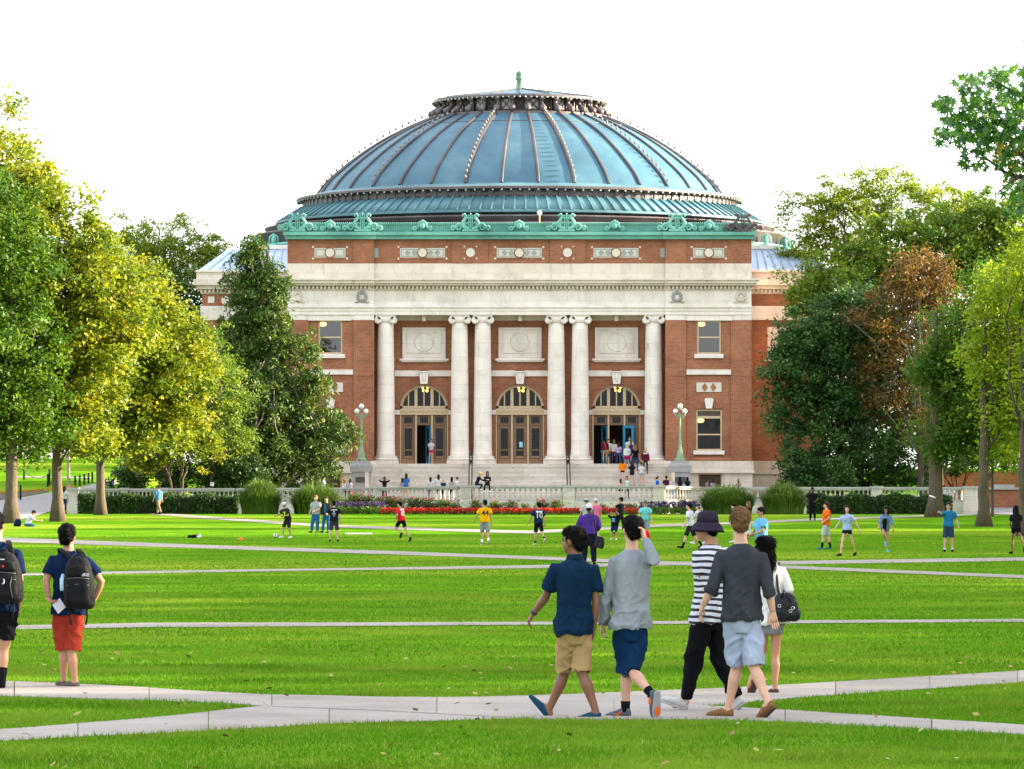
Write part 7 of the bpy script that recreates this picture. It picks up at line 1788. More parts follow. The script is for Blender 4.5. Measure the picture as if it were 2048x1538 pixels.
def backpack(label, x0, x1, yt, yb, Y, K, marks):
    t = thing('backpack', label, 'backpack', PT((x0+x1)/2, yb, Y)); s = Y/FPX
    MBP = mat('pack_black', (0.007, 0.007, 0.009), 0.7, 0.2, 10, spec=0.12, bumps=0.4, bscale=40)
    cx, w, h = (x0+x1)/2, (x1-x0)/2*s, (yb-yt)*s; c = V3(*PT(cx, (yt+yb)/2, Y)); rings = []
    for q, a, b_ in ((-0.5, 0.78, 0.09), (-0.42, 0.95, 0.13), (-0.2, 1.0, 0.145), (0.1, 0.93, 0.135), (0.33, 0.78, 0.115), (0.45, 0.60, 0.085), (0.5, 0.38, 0.05)):
        rings.append(ring(c+V3(-0.02*q, 0, q*h), V3(1, 0, 0), V3(0, 1, 0), a*w, b_, 18, 3))
    o = MB().loft(rings).build('main_compartment', MBP, t, True); remeshed(o, 0.012, 2, 0.012)
    rings = [ring(c+V3(0, -0.115, q*h), V3(1, 0, 0), V3(0, 1, 0), a*w, b_, 16, 3) for q, a, b_ in ((-0.40, 0.66, 0.04), (-0.34, 0.78, 0.06), (0.0, 0.76, 0.06), (0.08, 0.66, 0.04))]
    o = MB().loft(rings).build('front_pocket', MBP, t, True); remeshed(o, 0.011, 2, 0.008)
    rings = [ring(c+V3(0, -0.10, q*h), V3(1, 0, 0), V3(0, 1, 0), a*w, b_, 16, 3) for q, a, b_ in ((0.12, 0.62, 0.04), (0.16, 0.70, 0.05), (0.30, 0.58, 0.045), (0.34, 0.46, 0.03))]
    o = MB().loft(rings).build('upper_pocket', MBP, t, True); remeshed(o, 0.011, 2, 0.006)
    for zq in (0.105, -0.02):
        MB().tube([tuple(c+V3(w*q, -0.172+0.02*abs(q), zq*h-0.015*abs(q))) for q in (-0.7, -0.35, 0, 0.35, 0.7)], 0.006, 5).build('zip', mat('zip_grey', (0.06, 0.06, 0.065), 0.4), t, True)
    MB().tube([tuple(c+V3(-0.045, -0.03, 0.49*h)), tuple(c+V3(-0.03, -0.03, 0.54*h)), tuple(c+V3(0.03, -0.03, 0.54*h)), tuple(c+V3(0.045, -0.03, 0.49*h))], 0.010, 6).build('carry_loop', MBP, t, True)
    for sd, k in ((-1, 'L'), (1, 'R')):
        S = K['sh'+k]; top = c+V3(sd*w*0.42, 0.04, 0.42*h); over = S.lerp(K['neck'], 0.42)+V3(0, -0.02, 0.062)
        rr = [ring(p, V3(1, 0, 0), nrm, 0.030, 0.010, 10, 3) for p, nrm in ((top, V3(0, -0.3, 1)), (top.lerp(over, 0.5)+V3(0, -0.02, 0.02), V3(0, -0.6, 0.8)), (over, V3(0, 0, 1)), (over+V3(0, 0.09, -0.03), V3(0, 0.7, 0.7)), (over+V3(0, 0.13, -0.15), V3(0, 1, 0)))]
        MB().loft(rr).build('shoulder_strap', MBP, t, True)
        MB().tube([tuple(c+V3(sd*w*0.5, -0.04, -0.48*h)), tuple(c+V3(sd*w*0.55, -0.06, -0.62*h)), tuple(c+V3(sd*w*0.45, -0.05, -0.80*h))], [0.012, 0.009, 0.012], 5).build('webbing', MBP, t, True)
    for fn in marks: fn(t, c, w, h)
    return t
def logo_arcs(t, c, w, h):
    for i in range(3):
        MB().tube([tuple(c+V3(w*0.48+(0.012+0.012*i)*-math.cos(a), -0.165, 0.13*h+(0.012+0.010*i)*math.sin(a))) for a in [R(90*q/6) for q in range(7)]], 0.0035, 5).build('logo_arc', m_cloth(WHITE), t, True)
    for i in range(3): MB().box(c.x+w*0.48+0.006, c.x+w*0.48+0.04, c.y-0.167, c.y-0.163, c.z+0.13*h+0.002+i*0.011, c.z+0.13*h+0.008+i*0.011).build('logo_bar', m_cloth(WHITE), t)
def bottle(t, c, w, h):
    MB().lathe([(0.028, 0), (0.032, 0.02), (0.032, 0.13), (0.02, 0.15), (0.014, 0.18)], tuple(c+V3(-w*1.0, -0.02, -0.15*h)), 12).build('bottle', mat('bottle_blue', (0.35, 0.55, 0.72), 0.15), t, True)
backpack('black backpack worn by the man in brick-red shorts', 126, 190, 1114, 1218, 50.87, K, [logo_arcs, bottle])
tag(MB().loft([ring(V3(*PT(x, y, 50.93)), V3(0.75, 0, 0.66), V3(0, 1, 0.2), 0.055, 0.004, 8, 6) for x, y in ((112, 1203), (124, 1221))]).build('folded_paper', mat('paper_white', (0.66, 0.66, 0.76), 0.8)), 'folded white paper held by the man in brick-red shorts', 'paper')
K = wjoints(50.7, 1.0, 0, (-20, 0), dict(head=(-7, 1050), neck=(-6, 1080), pelvis=(4, 1214), shL=(-40, 1102), elL=(-52, 1158), wrL=(-46, 1208), tipL=(-44, 1230), shR=(34, 1104, 0), elR=(40, 1166, -0.04), wrR=(38, 1212, 0.02), tipR=(36, 1238, 0.06),
    hipL=(-12, 1224), hipR=(18, 1224), kneeL=(-20, 1300, 0.2), ankleL=(-30, 1360, 0.2), toeL=(-38, 1368, 0.36), heelL=(-28, 1372, 0.2), kneeR=(8, 1300, 0.05), ankleR=(4, 1363, -0.05), toeR=(2, 1374, 0.14), heelR=(8, 1375, -0.05)))
person('man in navy tee and black shorts cut off by the left edge, wearing a backpack', K, 0, skin='tan', hair=('black', 'short'), top=('tee', (0.004, 0.014, 0.045), -0.03, 0.012), bottom=('shorts', BLACK, 0.70, 0.025), shoes=(BLACK, (0.55, 0.56, 0.60)), socks=(BLACK, 0.42))
def marks_a(t, c, w, h):
    MB().ball(tuple(c+V3(w*0.05, -0.15, 0.22*h)), (0.014, 0.006, 0.014), 8, 6).build('badge', m_cloth((0.5, 0.03, 0.02)), t)
    MB().tube([tuple(c+V3(w*0.12, -0.185, -0.02*h)), tuple(c+V3(w*0.14, -0.187, -0.10*h)), tuple(c+V3(w*0.04, -0.187, -0.12*h))], 0.008, 5).build('emblem', m_cloth(WHITE), t)
    MB().box(c.x-0.02, c.x+0.03, c.y-0.152, c.y-0.148, c.z+0.35*h, c.z+0.37*h).build('emblem', m_cloth(WHITE), t)
    for sd in (-1, 1): MB().tube([tuple(c+V3(sd*w*q, -0.178, z*h)) for q, z in ((0.5, 0.02), (0.42, -0.15), (0.55, -0.4))], 0.005, 5).build('piping', mat('zip_grey', (0, 0, 0)), t, True)
backpack('black backpack with small red badge worn by the man at the left edge', -34, 47, 1104, 1206, 50.45, K, [marks_a])
# ------------------------------------------------------------------ people on the lawn
JEAN = (0.018, 0.085, 0.21); GREY = (0.33, 0.34, 0.36); DARKG = (0.020, 0.020, 0.024); SH_W = ((0.6, 0.6, 0.6), (0.6, 0.6, 0.6)); SH_B = (BLACK, (0.05, 0.05, 0.05)); MAROON = (0.10, 0.008, 0.022)
K = stand(1178, 1131, 2, 1.76, AL=(12, 22, 75, 35), AR=(6, 20, 60, 30), L=(3, 2, 5, 0), Rr=(-3, 2, 5, 0))
person('man in purple shirt and white cap with his back to us', K, 1, skin='dark', hair=('black', 'short'), top=('long', (0.060, 0.026, 0.20), -0.05, 0.055), bottom=('pants', (0.008, 0.009, 0.016), 1, 0.022), shoes=SH_B, hat=('capback', WHITE, WHITE), hs=1.04)
bg_ = thing('satchel', 'black satchel hanging at the right hip of the man in purple', 'bag', PT(1198, 1095, K['pelvis'].y-0.1)); Yq = K['pelvis'].y - 0.12
o = MB().loft([ring(V3(*PT(x, y, Yq)), V3(1, 0, -0.25), V3(0, 1, 0), w, 0.07, 14, 4) for x, y, w in ((1200, 1073, 0.11), (1199, 1085, 0.15), (1197, 1096, 0.13))]).build('body', ML, bg_, True); remeshed(o, 0.015, 2, 0.02)
mb = MB(); seg(mb, [PT(1186, 1019, Yq+0.1), PT(1187, 1032, Yq-0.16), PT(1190, 1052, Yq-0.14), PT(1194, 1074, Yq)], 0.022, 6); mb.build('strap', ML, bg_, True)
MB().ball(PT(1199, 1088, Yq-0.08), 0.012, 6, 4).build('clasp', mat('steel', (0, 0, 0)), bg_, True)
K = stand(803, 1083, 42, 1.74, lean=10, L=(38, 100, 3, -60), Rr=(-22, 18, 3, -50), AL=(-30, 20, 85, 10), AR=(30, 14, 90, 20), head=(20, 0))
person('runner in red jersey number 8 and black shorts', K, 1, skin='tan', hair=('black', 'short'), top=('tee', (0.52, 0.012, 0.018), -0.04, 0.02), bottom=('shorts', BLACK, 0.72, 0.02), shoes=SH_B, prints=[('text', '8', -1, 0.30, 0.30, WHITE), ('strip', -1, 0.46, 0.22, 0.05, WHITE)])
K = stand(970, 1089, 4, 1.78, L=(10, 8, 3, 4), Rr=(-10, 18, 3, -25), AL=(8, 26, 12, 0), AR=(-6, 8, 10, 0), head=(12, 0))
person('player in yellow tee number 44 and grey shorts', K, 1, skin='tan', hair=('black', 'short'), top=('tee', (0.72, 0.34, 0.004), -0.07, 0.035), bottom=('shorts', (0.20, 0.22, 0.26), 1.02, 0.03), shoes=((0.1, 0.1, 0.11), (0.5, 0.5, 0.5)), socks=(WHITE, 0.28), prints=[('text', '44', -1, 0.22, 0.30, DNAVY)])
K = stand(1077, 1090, 14, 1.70, L=(8, 4, 3, 0), Rr=(-24, 26, 3, -35), AL=(14, 22, 14, 0), AR=(-8, 10, 14, 0), head=(20, 0))
person('player in navy jersey number 10 walking away', K, 1, skin='tan', hair=('black', 'short'), top=('tee', (0.010, 0.018, 0.060), -0.06, 0.028), bottom=('shorts', BLACK, 0.92, 0.02), shoes=((0.45, 0.48, 0.45), (0.5, 0.5, 0.5)), socks=(BLACK, 0.22), prints=[('text', '10', -1, 0.22, 0.27, WHITE), ('strip', -1, 0.43, 0.26, 0.07, WHITE)])
K = stand(1228, 1080, 165, 1.27, AL=(135, 30, 118, 35), AR=(120, 40, 128, 50), head=(10, -5), L=(0, 0, 6, 0), Rr=(0, 0, 6, 0))
person('child in black tee and navy shorts holding both hands up to the face', K, 1, skin='tan', hair=('black', 'short'), hs=1.22, top=('tee', BLACK, -0.06, 0.03), bottom=('shorts', (0.008, 0.02, 0.07), 0.98, 0.03), shoes=SH_W, prints=[('strip', 1, 0.27, 0.14, 0.18, (0.08, 0.25, 0.50))])
K = stand(1241, 1068, 62, 1.74, lean=-4, L=(14, 4, 3, 0), Rr=(-12, 6, 3, -12), AL=(60, 12, 85, 20), AR=(40, 10, 80, 20), head=(0, 4))
person('person in black tee and trousers raising a phone, behind the child', K, 1, skin='tan', hair=('black', 'short'), top=('tee', (0.010, 0.012, 0.020), -0.06, 0.02), bottom=('pants', BLACK, 1, 0.0), shoes=SH_B)
K = stand(1191, 1073, 15, 1.74, AL=(10, 10, 60, 20), AR=(4, 12, 14, 0), head=(45, 0))
person('man in pink tee with blue and white cap partly hidden by the purple shirt', K, 1, skin='light', hair=('lbrown', 'short'), top=('tee', (0.62, 0.13, 0.27), -0.06, 0.035), bottom=('shorts', BLACK, 0.9, 0.02), shoes=SH_W, hat=('capback', (0.55, 0.58, 0.62), (0.16, 0.32, 0.55)))
K = stand(1173, 1077, 8, 1.77, AL=(8, 14, 30, 0), AR=(8, 14, 30, 0))
person('person in grey tee and dark brimmed hat behind the man in purple', K, 1, skin='tan', hair=('grey', 'short'), top=('tee', (0.36, 0.37, 0.37), -0.06, 0.03), bottom=('shorts', (0.15, 0.14, 0.12), 0.98, 0.02), shoes=SH_W, hat=('brim', (0.42, 0.42, 0.40), (0.035, 0.028, 0.024)))
K = stand(1291, 1080, 176, 1.72, lean=6, AL=(2, 12, 10, 0), AR=(10, 14, 30, 0), head=(-6, -28))
person('man in turquoise polo and pale blue shorts looking down', K, 1, skin='light', hair=('lbrown', 'short'), top=('tee', (0.14, 0.50, 0.52), -0.04, 0.04), bottom=('shorts', (0.26, 0.30, 0.42), 0.98, 0.03), shoes=SH_W)
rb = thing('red_bag', 'red cloth bag dangling in front of the man in turquoise', 'bag', PT(1296, 1078, K['pelvis'].y-0.25)); Yq = K['pelvis'].y-0.28
MB().loft([ring(V3(*PT(x, y, Yq)), V3(1, 0, -0.2), V3(0, 1, 0), w, 0.06, 10, 3) for x, y, w in ((1291, 1060, 0.05), (1293, 1064, 0.10), (1296, 1073, 0.11), (1298, 1078, 0.07))]).build('body', m_cloth((0.62, 0.012, 0.03)), rb, True)
mb = MB(); seg(mb, [PT(1290, 1060, Yq), PT(1286, 1054, Yq+0.05), tuple(K['wrR'])], 0.012, 5); mb.build('cord', m_cloth((0.62, 0.012, 0.03)), rb, True)
K = stand(1381, 1097, 80, 1.74, **pose(WALK_A, lean=4, AL=(14, 8, 14, 0), AR=(-12, 8, 14, 0)))
person('player in white tee and black shorts walking left behind the hat', K, 1, skin='light', hair=('black', 'short'), top=('tee', (0.55, 0.57, 0.64), -0.06, 0.03), bottom=('shorts', (0.018, 0.020, 0.028), 0.98, 0.03), shoes=SH_B, socks=(BLACK, 0.4))
K = stand(1397, 1088, 60, 1.66, **WALK_B)
person('person in navy and white cap mostly hidden behind the bucket hat', K, 1, skin='light', hair=('brown', 'short'), top=('tee', (0.5, 0.5, 0.52), -0.06, 0.03), bottom=('shorts', (0.10, 0.10, 0.12), 0.95, 0.03), shoes=SH_W, hat=('capback', (0.02, 0.03, 0.08), WHITE))
K = stand(1523, 1147, 118, 1.70, Y=123.5, z=0.0, AL=(22, 10, 62, 60), AR=(16, 12, 40, 30), head=(-8, -6))
person('man in sky-blue button shirt and glasses holding his wrist', K, 1, skin='tan', hair=('black', 'short'), top=('tee', (0.13, 0.37, 0.60), -0.09, 0.04), bottom=('shorts', (0.10, 0.10, 0.12), 0.95, 0.02), shoes=SH_B, glasses=True)
K = stand(1497, 1073, 105, 1.60, AL=(30, 10, 80, 30), AR=(20, 8, 70, 30), head=(0, -18))
person('woman in black top and white trousers looking down', K, 1, True, 'light', ('lbrown', 'bob'), ('cap', BLACK, 0.0, 0.016), ('pants', WHITE, 1, 0.004), shoes=SH_B)
K = stand(1468, 1085, 80, 1.62, AL=(10, 8, 10, 0), AR=(10, 8, 10, 0))
person('person in neon yellow shorts mostly hidden behind the brown-haired head', K, 1, skin='light', hair=('black', 'short'), top=('tank', (0.5, 0.5, 0.52), -0.04, 0.02), bottom=('shorts', (0.45, 0.60, 0.04), 0.9, 0.02), shoes=SH_W)
K = stand(1652, 1099, 78, 1.75, lean=-3, AL=(-32, 22, 92, 10), AR=(-22, 30, 85, 10), L=(12, 6, 3, 0), Rr=(-8, 4, 3, 0), head=(0, 4))
person('man in bright orange tee and pale grey shorts, hand on hip', K, 1, skin='light', hair=('brown', 'short'), beard=True, top=('tee', (0.80, 0.13, 0.008), -0.06, 0.03), bottom=('shorts', (0.42, 0.46, 0.45), 0.96, 0.035), shoes=((0.03, 0.16, 0.14), (0.05, 0.2, 0.2)), socks=(BLACK, 0.45))
K = stand(1694, 1112, 152, 1.70, L=(-20, 10, 6, -14), Rr=(18, 2, 4, 4), AL=(-24, 26, 16, 0), AR=(22, 20, 14, 0), head=(30, 6), fem=True)
person('woman in pale blue tee and black running shorts striding with arms swinging', K, 1, True, 'light', ('brown', 'long'), ('tee', (0.30, 0.37, 0.55), -0.03, 0.02), ('shorts', (0.010, 0.012, 0.03), 0.34, 0.02), shoes=SH_B, prints=[('strip', 1, 0.28, 0.07, 0.03, (0.10, 0.25, 0.40))])
K = stand(1770, 1104, 168, 1.62, lean=16, slean=-6, L=(4, 4, 2, 0), Rr=(55, 105, -12, -35), AL=(8, 14, 10, 0), AR=(30, 8, 15, 10), head=(0, -14), fem=True)
person('dark-haired woman in denim shirt lifting one foot with a blue shoe', K, 1, True, 'tan', ('black', 'long'), ('three', (0.13, 0.19, 0.32), -0.16, 0.03), ('shorts', (0.025, 0.06, 0.12), 0.32, 0.012), shoes=((0.05, 0.40, 0.62), (0.5, 0.5, 0.5)), glasses=True, prints=[('strip', 1, 0.16, 0.13, 0.42, BLACK), ('strip', 1, 0.28, 0.10, 0.035, WHITE)])
K = stand(1897, 1104, 166, 1.74, AR=(84, 8, 12, 10), AL=(-10, 18, 22, 0), L=(-4, 2, 4, 0), Rr=(4, 2, 4, 0), head=(6, 0), twist=18)
person('man in blue tee pointing his arm towards us after throwing the frisbee', K, 1, skin='light', hair=('brown', 'short'), top=('tee', (0.016, 0.15, 0.32), -0.05, 0.028), bottom=('shorts', (0.028, 0.050, 0.095), 0.98, 0.03), shoes=SH_B, socks=(WHITE, 0.15), glasses=True, curl=60)
K = stand(2032, 1108, 12, 1.66, L=(10, 4, 3, 0), Rr=(-26, 24, 6, -40), AL=(10, 8, 50, 30), AR=(6, 8, 40, 20), fem=True)
person('woman in black tee and black shorts with long black hair at the right edge', K, 1, True, 'brown', ('black', 'vlong'), ('tee', (0.010, 0.010, 0.014), -0.04, 0.02), ('shorts', BLACK, 0.42, 0.02), shoes=SH_B)
K = stand(1625, 1041, 172, 1.80, AL=(10, 22, 70, 50), AR=(4, 30, 22, 0), L=(0, 0, 3, 0), Rr=(2, 2, 2, 0))
person('man all in black standing on the path in front of the fountain grass', K, 1, skin='dark', hair=('black', 'short'), top=('tee', BLACK, -0.06, 0.03), bottom=('pants', BLACK, 1, 0.01), shoes=SH_B)
K = stand(1945, 1025, 178, 1.66, Y=300, z=0.95, AL=(24, 10, 80, 40), AR=(24, 10, 80, 40), head=(0, -14), fem=True)
person('red-haired woman in teal top beside the stone bollard', K, 1, True, 'light', ('ginger', 'long'), ('cap', (0.02, 0.30, 0.26), 0.0, 0.016), ('pants', BLACK, 1, 0.0), shoes=SH_B)
K = stand(317, 1029, 48, 1.76, **pose(WALK_B, L=(-16, 14, 3, -20), Rr=(18, 6, 3, 8), head=(30, 0), AL=(10, 10, 12, 0), AR=(-10, 10, 14, 0)))
person('man in blue shirt and khaki trousers walking along the left path', K, 1, skin='light', hair=('brown', 'short'), top=('tee', (0.06, 0.19, 0.38), -0.09, 0.035), bottom=('pants', (0.25, 0.185, 0.11), 1, 0.015), shoes=SH_B)
K = stand(576, 1076, 138, 1.68, lean=22, L=(8, 30, 4, 0), Rr=(24, 20, 6, 6), AL=(18, 16, 70, 20), AR=(30, 20, 50, 20), head=(0, -34))
K2 = K
person('soccer player in white cap and black tee with neon 7, bending forward', K, 1, skin='tan', hair=('brown', 'short'), top=('tee', (0.015, 0.016, 0.022), -0.04, 0.028), bottom=('shorts', (0.022, 0.016, 0.018), 0.98, 0.03), shoes=SH_W, hat=('cap', (0.50, 0.50, 0.52), (0.03, 0.20, 0.50)), prints=[('text', '7', 1, 0.27, 0.26, (0.55, 0.75, 0.02))])
K = stand(632, 1066, 152, 1.80, L=(8, 4, 4, 0), Rr=(16, 6, 4, 6), AL=(16, 10, 60, 55), AR=(8, 10, 34, 20), head=(10, 0))
person('ginger-haired man in grey tee and blue jeans', K, 1, skin='light', hair=('ginger', 'short'), top=('tee', (0.30, 0.30, 0.32), -0.07, 0.045), bottom=('pants', JEAN, 1, 0.018), shoes=((0.09, 0.06, 0.05), (0.08, 0.06, 0.05)))
K = stand(653, 1066, 150, 1.74, L=(4, 2, 4, 0), Rr=(12, 4, 4, 4), AL=(10, 10, 40, 30), AR=(0, 8, 12, 0), head=(12, 0))
person('man in dark shirt over blue tee and jeans between two others', K, 1, skin='tan', hair=('brown', 'short'), top=('long', (0.040, 0.036, 0.034), -0.08, 0.02), bottom=('pants', JEAN, 1, 0.01), shoes=SH_B, prints=[('strip', 1, 0.25, 0.12, 0.40, (0.02, 0.12, 0.24))])
K = stand(668, 1083, 2, 1.74, AL=(20, 12, 95, 20), AR=(-4, 12, 10, 0), L=(0, 0, 7, 0), Rr=(0, 0, 7, 0))
person('man in black tee with white back print and dark shorts', K, 1, skin='light', hair=('black', 'short'), top=('tee', (0.010, 0.012, 0.020), -0.07, 0.035), bottom=('shorts', (0.040, 0.034, 0.045), 1.0, 0.03), shoes=SH_B, prints=[('strip', -1, 0.42, 0.26, 0.035, WHITE), ('strip', -1, 0.34, 0.05, 0.07, WHITE), ('strip', -1, 0.25, 0.15, 0.07, (0.25, 0.27, 0.30)), ('strip', -1, 0.16, 0.06, 0.05, (0.25, 0.27, 0.30))])
g = G(53, 1053)
K = seated(53, g.y, g.z+0.0, -82, 1.74, lean=34, L=(78, 128, 22, -10), Rr=(78, 128, 22, -10), AL=(48, 8, 50, 30), AR=(48, 8, 50, 30), head=(0, -38))
person('student in white tee and jeans sitting hunched on the grass by the trunk', K, 1, skin='tan', hair=('black', 'short'), top=('tee', (0.42, 0.44, 0.50), -0.02, 0.03), bottom=('pants', JEAN, 1, 0.015), shoes=SH_B)
bp = thing('rucksack', 'dark blue rucksack lying behind the seated student', 'backpack', (g.x-0.5, g.y, g.z))
o = MB().loft([ring(V3(g.x-0.46+q*0.05, g.y-0.1, g.z+z), V3(1, 0, 0), V3(0, 1, 0), a, 0.18, 12, 2.6) for q, z, a in ((0, 0.0, 0.14), (0, 0.08, 0.20), (0.5, 0.25, 0.18), (1.0, 0.38, 0.10))]).build('body', m_cloth((0.006, 0.014, 0.040)), bp, True); remeshed(o, 0.025, 2, 0.03)
o = MB().loft([ring(V3(g.x-0.50, g.y-0.25, g.z+z), V3(1, 0, 0), V3(0, 1, 0), a, 0.06, 10, 2.6) for z, a in ((0.04, 0.10), (0.16, 0.13), (0.22, 0.08))]).build('pocket', m_cloth((0.006, 0.014, 0.040)), bp, True)
K = stand(129, 1017, -20, 1.68, Y=292, z=0.80, L=(0, 0, 3, 0), Rr=(-8, 8, 3, 0), fem=True)
person('person in jeans half hidden behind the round pole on the left', K, 2, True, 'light', ('brown', 'long'), ('tee', (0.5, 0.5, 0.5), 0.0, 0.02), ('pants', (0.015, 0.025, 0.06), 1, 0.0), shoes=((0.10, 0.05, 0.04), (0.1, 0.08, 0.06)))
for i, (px, Y, c, lab) in enumerate(((53, 441, (0.55, 0.5, 0.5), 'far person in white left of the distant group on the lawn'), (61, 441.5, (0.5, 0.25, 0.22), 'far person in pink in the middle of the distant group'), (68, 441, (0.55, 0.42, 0.38), 'far person in cream right of the distant group'))):
    X = PX(px, Y); K = place(fk(H=1.65), (X, Y, float(H(X, Y))), 180); person(lab, K, 2, skin='light', hair=('brown', 'short'), top=('tee', c, -0.04, 0.03), bottom=('shorts', (0.2, 0.2, 0.25), 0.9, 0.02), face=False)
# ------------------------------------------------------------------ people on the terrace
def terr(px, topy, yaw, label, Y=298.6, fem=True, **kw):
    ps = kw.pop('ps', {}); h = PZ(topy, Y) - TERR_Z
    h = max(1.30, min(1.82, h*0.985))
    K = place(fk(H=h, fem=fem, **ps), (PX(px, Y), Y, TERR_Z), yaw)
    kw.setdefault('bottom', ('pants', (0.012, 0.014, 0.022), 1, 0.0)); kw.setdefault('skin', 'light')
    return person(label, K, 2, fem, shoes=SH_B, face=kw.pop('face', 90 < abs(yaw)), **kw)
UP = dict(AL=(150, 40, 120, 60), AR=(150, 40, 120, 60))
terr(647, 953, -80, 'bearded man in pale tee behind the second fountain grass', 301, False, hair=('black', 'short'), beard=True, top=('tee', (0.30, 0.38, 0.38), -0.05, 0.03))
terr(688.5, 957, -10, 'ginger-haired woman in white behind the balustrade left of the pedestal', 301, hair=('ginger', 'long'), top=('tank', (0.5, 0.5, 0.52), -0.02, 0.015))
terr(700.5, 957, -20, 'dark-haired woman in lilac by the left granite pedestal', 301, hair=('black', 'shoulder'), top=('tank', (0.35, 0.38, 0.55), -0.02, 0.015))
terr(769, 953, 180, 'person in black tee with both hands on the head behind the balustrade', hair=('black', 'bob'), skin='brown', top=('tee', BLACK, -0.04, 0.02), fem=False, ps=dict(AL=(120, 62, 128, 75), AR=(120, 62, 128, 75)))
terr(804.5, 955, -8, 'woman with brown ponytail in grey beside the woman in blue', hair=('brown', 'long'), top=('tank', (0.25, 0.25, 0.30), -0.02, 0.015), bottom=('shorts', (0.03, 0.05, 0.10), 0.4, 0.01))
terr(812.5, 946, -8, 'tall woman in bright blue top with long brown hair', hair=('brown', 'long'), top=('tee', (0.025, 0.13, 0.36), -0.04, 0.025), bottom=('shorts', BLACK, 0.4, 0.01))
terr(861, 953, 5, 'woman in white with very long dark hair at the left of the group of five', hair=('brown', 'vlong'), top=('tee', (0.5, 0.5, 0.52), -0.02, 0.02), bottom=('pants', (0.02, 0.05, 0.11), 1, 0))
terr(877, 948, 5, 'woman in white top with long brown hair, tallest of the group of five', hair=('brown', 'vlong'), top=('tee', (0.55, 0.54, 0.54), -0.02, 0.02))
terr(887, 960, 0, 'small blond woman in navy in the middle of the group of five', hair=('blond', 'shoulder'), top=('tee', (0.012, 0.025, 0.07), -0.02, 0.02))
terr(903.5, 953, 0, 'woman with very long black hair, fourth of the group of five', hair=('black', 'vlong'), top=('tank', (0.32, 0.28, 0.27), -0.02, 0.02))
terr(914, 953.5, 100, 'dark-haired person in white shirt at the right of the group of five', hair=('black', 'short'), top=('tee', (0.55, 0.57, 0.62), -0.05, 0.03), bottom=('pants', (0.45, 0.43, 0.40), 1, 0.0))
K = seated(953, 293, 2.52, -88, 1.62, fem=True, lean=22, L=(86, 120, 24, 0), Rr=(86, 120, 24, 0), AL=(50, 6, 20, 10), AR=(50, 6, 20, 10), head=(0, -20))
person('blond woman in navy sitting cross-legged on the balustrade', K, 2, True, 'light', ('blond', 'shoulder'), ('long', (0.010, 0.014, 0.030), -0.02, 0.02), ('pants', (0.012, 0.02, 0.045), 1, 0.0), shoes=((0.3, 0.3, 0.3), (0.4, 0.4, 0.4)))
K = seated(975, 292.95, 2.52, 176, 1.66, fem=True, L=(84, 84, 8, 10), Rr=(84, 84, 8, 10), AL=(22, 12, 95, 35), AR=(22, 12, 95, 35), head=(0, -20))
person('woman in black sitting on the balustrade with her legs hanging over', K, 2, True, 'tan', ('black', 'shoulder'), ('long', (0.010, 0.010, 0.016), -0.02, 0.02), ('pants', BLACK, 1, 0.0), shoes=SH_W)
terr(1241.5, 957, 10, 'woman with long brown hair and bare shoulders behind the balustrade', 297, hair=('brown', 'long'), top=('tank', (0.60, 0.36, 0.28), -0.02, 0.012), bottom=('skirt', (0.02, 0.02, 0.02), 0.25, 0.02))
terr(1254, 951, 170, 'woman in mint top facing us beside the bare-shouldered woman', 297.5, hair=('brown', 'shoulder'), top=('tank', (0.38, 0.62, 0.54), -0.02, 0.016))
terr(1315, 952, -70, 'woman in royal blue tee at the foot of the right steps', hair=('brown', 'pony'), top=('tee', (0.012, 0.10, 0.42), -0.02, 0.02))
terr(1332.5, 950.5, 10, 'person in maroon and navy top left of the blond woman', hair=('black', 'short'), skin='brown', fem=False, top=('tee', (0.055, 0.010, 0.040), -0.05, 0.03), bottom=('pants', (0.02, 0.06, 0.10), 1, 0.0))
terr(1342, 951, 0, 'blond woman in pale pink top by the right granite pedestal', hair=('blond', 'shoulder'), top=('tank', (0.52, 0.44, 0.44), -0.02, 0.02), bottom=('pants', (0.20, 0.32, 0.45), 1, 0.0))
terr(1360, 953, 30, 'woman in navy with long black hair in front of the right pedestal plaque', hair=('black', 'vlong'), top=('tee', (0.008, 0.012, 0.030), -0.02, 0.03))
terr(1375, 953, 15, 'woman in navy with long black hair at the right corner of the pedestal', hair=('black', 'vlong'), top=('tee', (0.009, 0.010, 0.026), -0.02, 0.03))
terr(1414, 966, -100, 'woman peering over the right fountain grass, facing right', 303, hair=('brown', 'shoulder'), top=('tee', (0.3, 0.2, 0.2), -0.02, 0.02))
terr(1426, 967, 20, 'brown-haired woman above the right fountain grass, back turned', 303, hair=('brown', 'long'), top=('tee', (0.3, 0.3, 0.3), -0.02, 0.02))
terr(1477, 963, 10, 'brown-haired person just visible above the right fountain grass by the basement wall', 305, hair=('lbrown', 'long'), top=('tee', (0.35, 0.25, 0.2), -0.02, 0.02))
def onstep(px, topy, h, yaw, label, fem=True, **kw):
    feet = topy + h*30.3; best = None
    for i in range(NST):
        y = YB - 0.45 - (NST-1-i)*0.36 + 0.20; z = TERR_Z + rise*(i+1); e = abs(HY-(z-CAMH)*FPX/y - feet)
        if best is None or e < best[0]: best = (e, y, z)
    ps = kw.pop('ps', WALK_A); Y = best[1]; Z = best[2]
    dY = kw.pop('dY', 0)
    K = place(fk(H=h, fem=fem, **ps), (PX(px, Y+dY), Y+dY, Z), yaw); kw.setdefault('skin', 'light'); kw.setdefault('shoes', SH_B)
    return person(label, K, 2, fem, face=90 < abs(yaw), **kw)
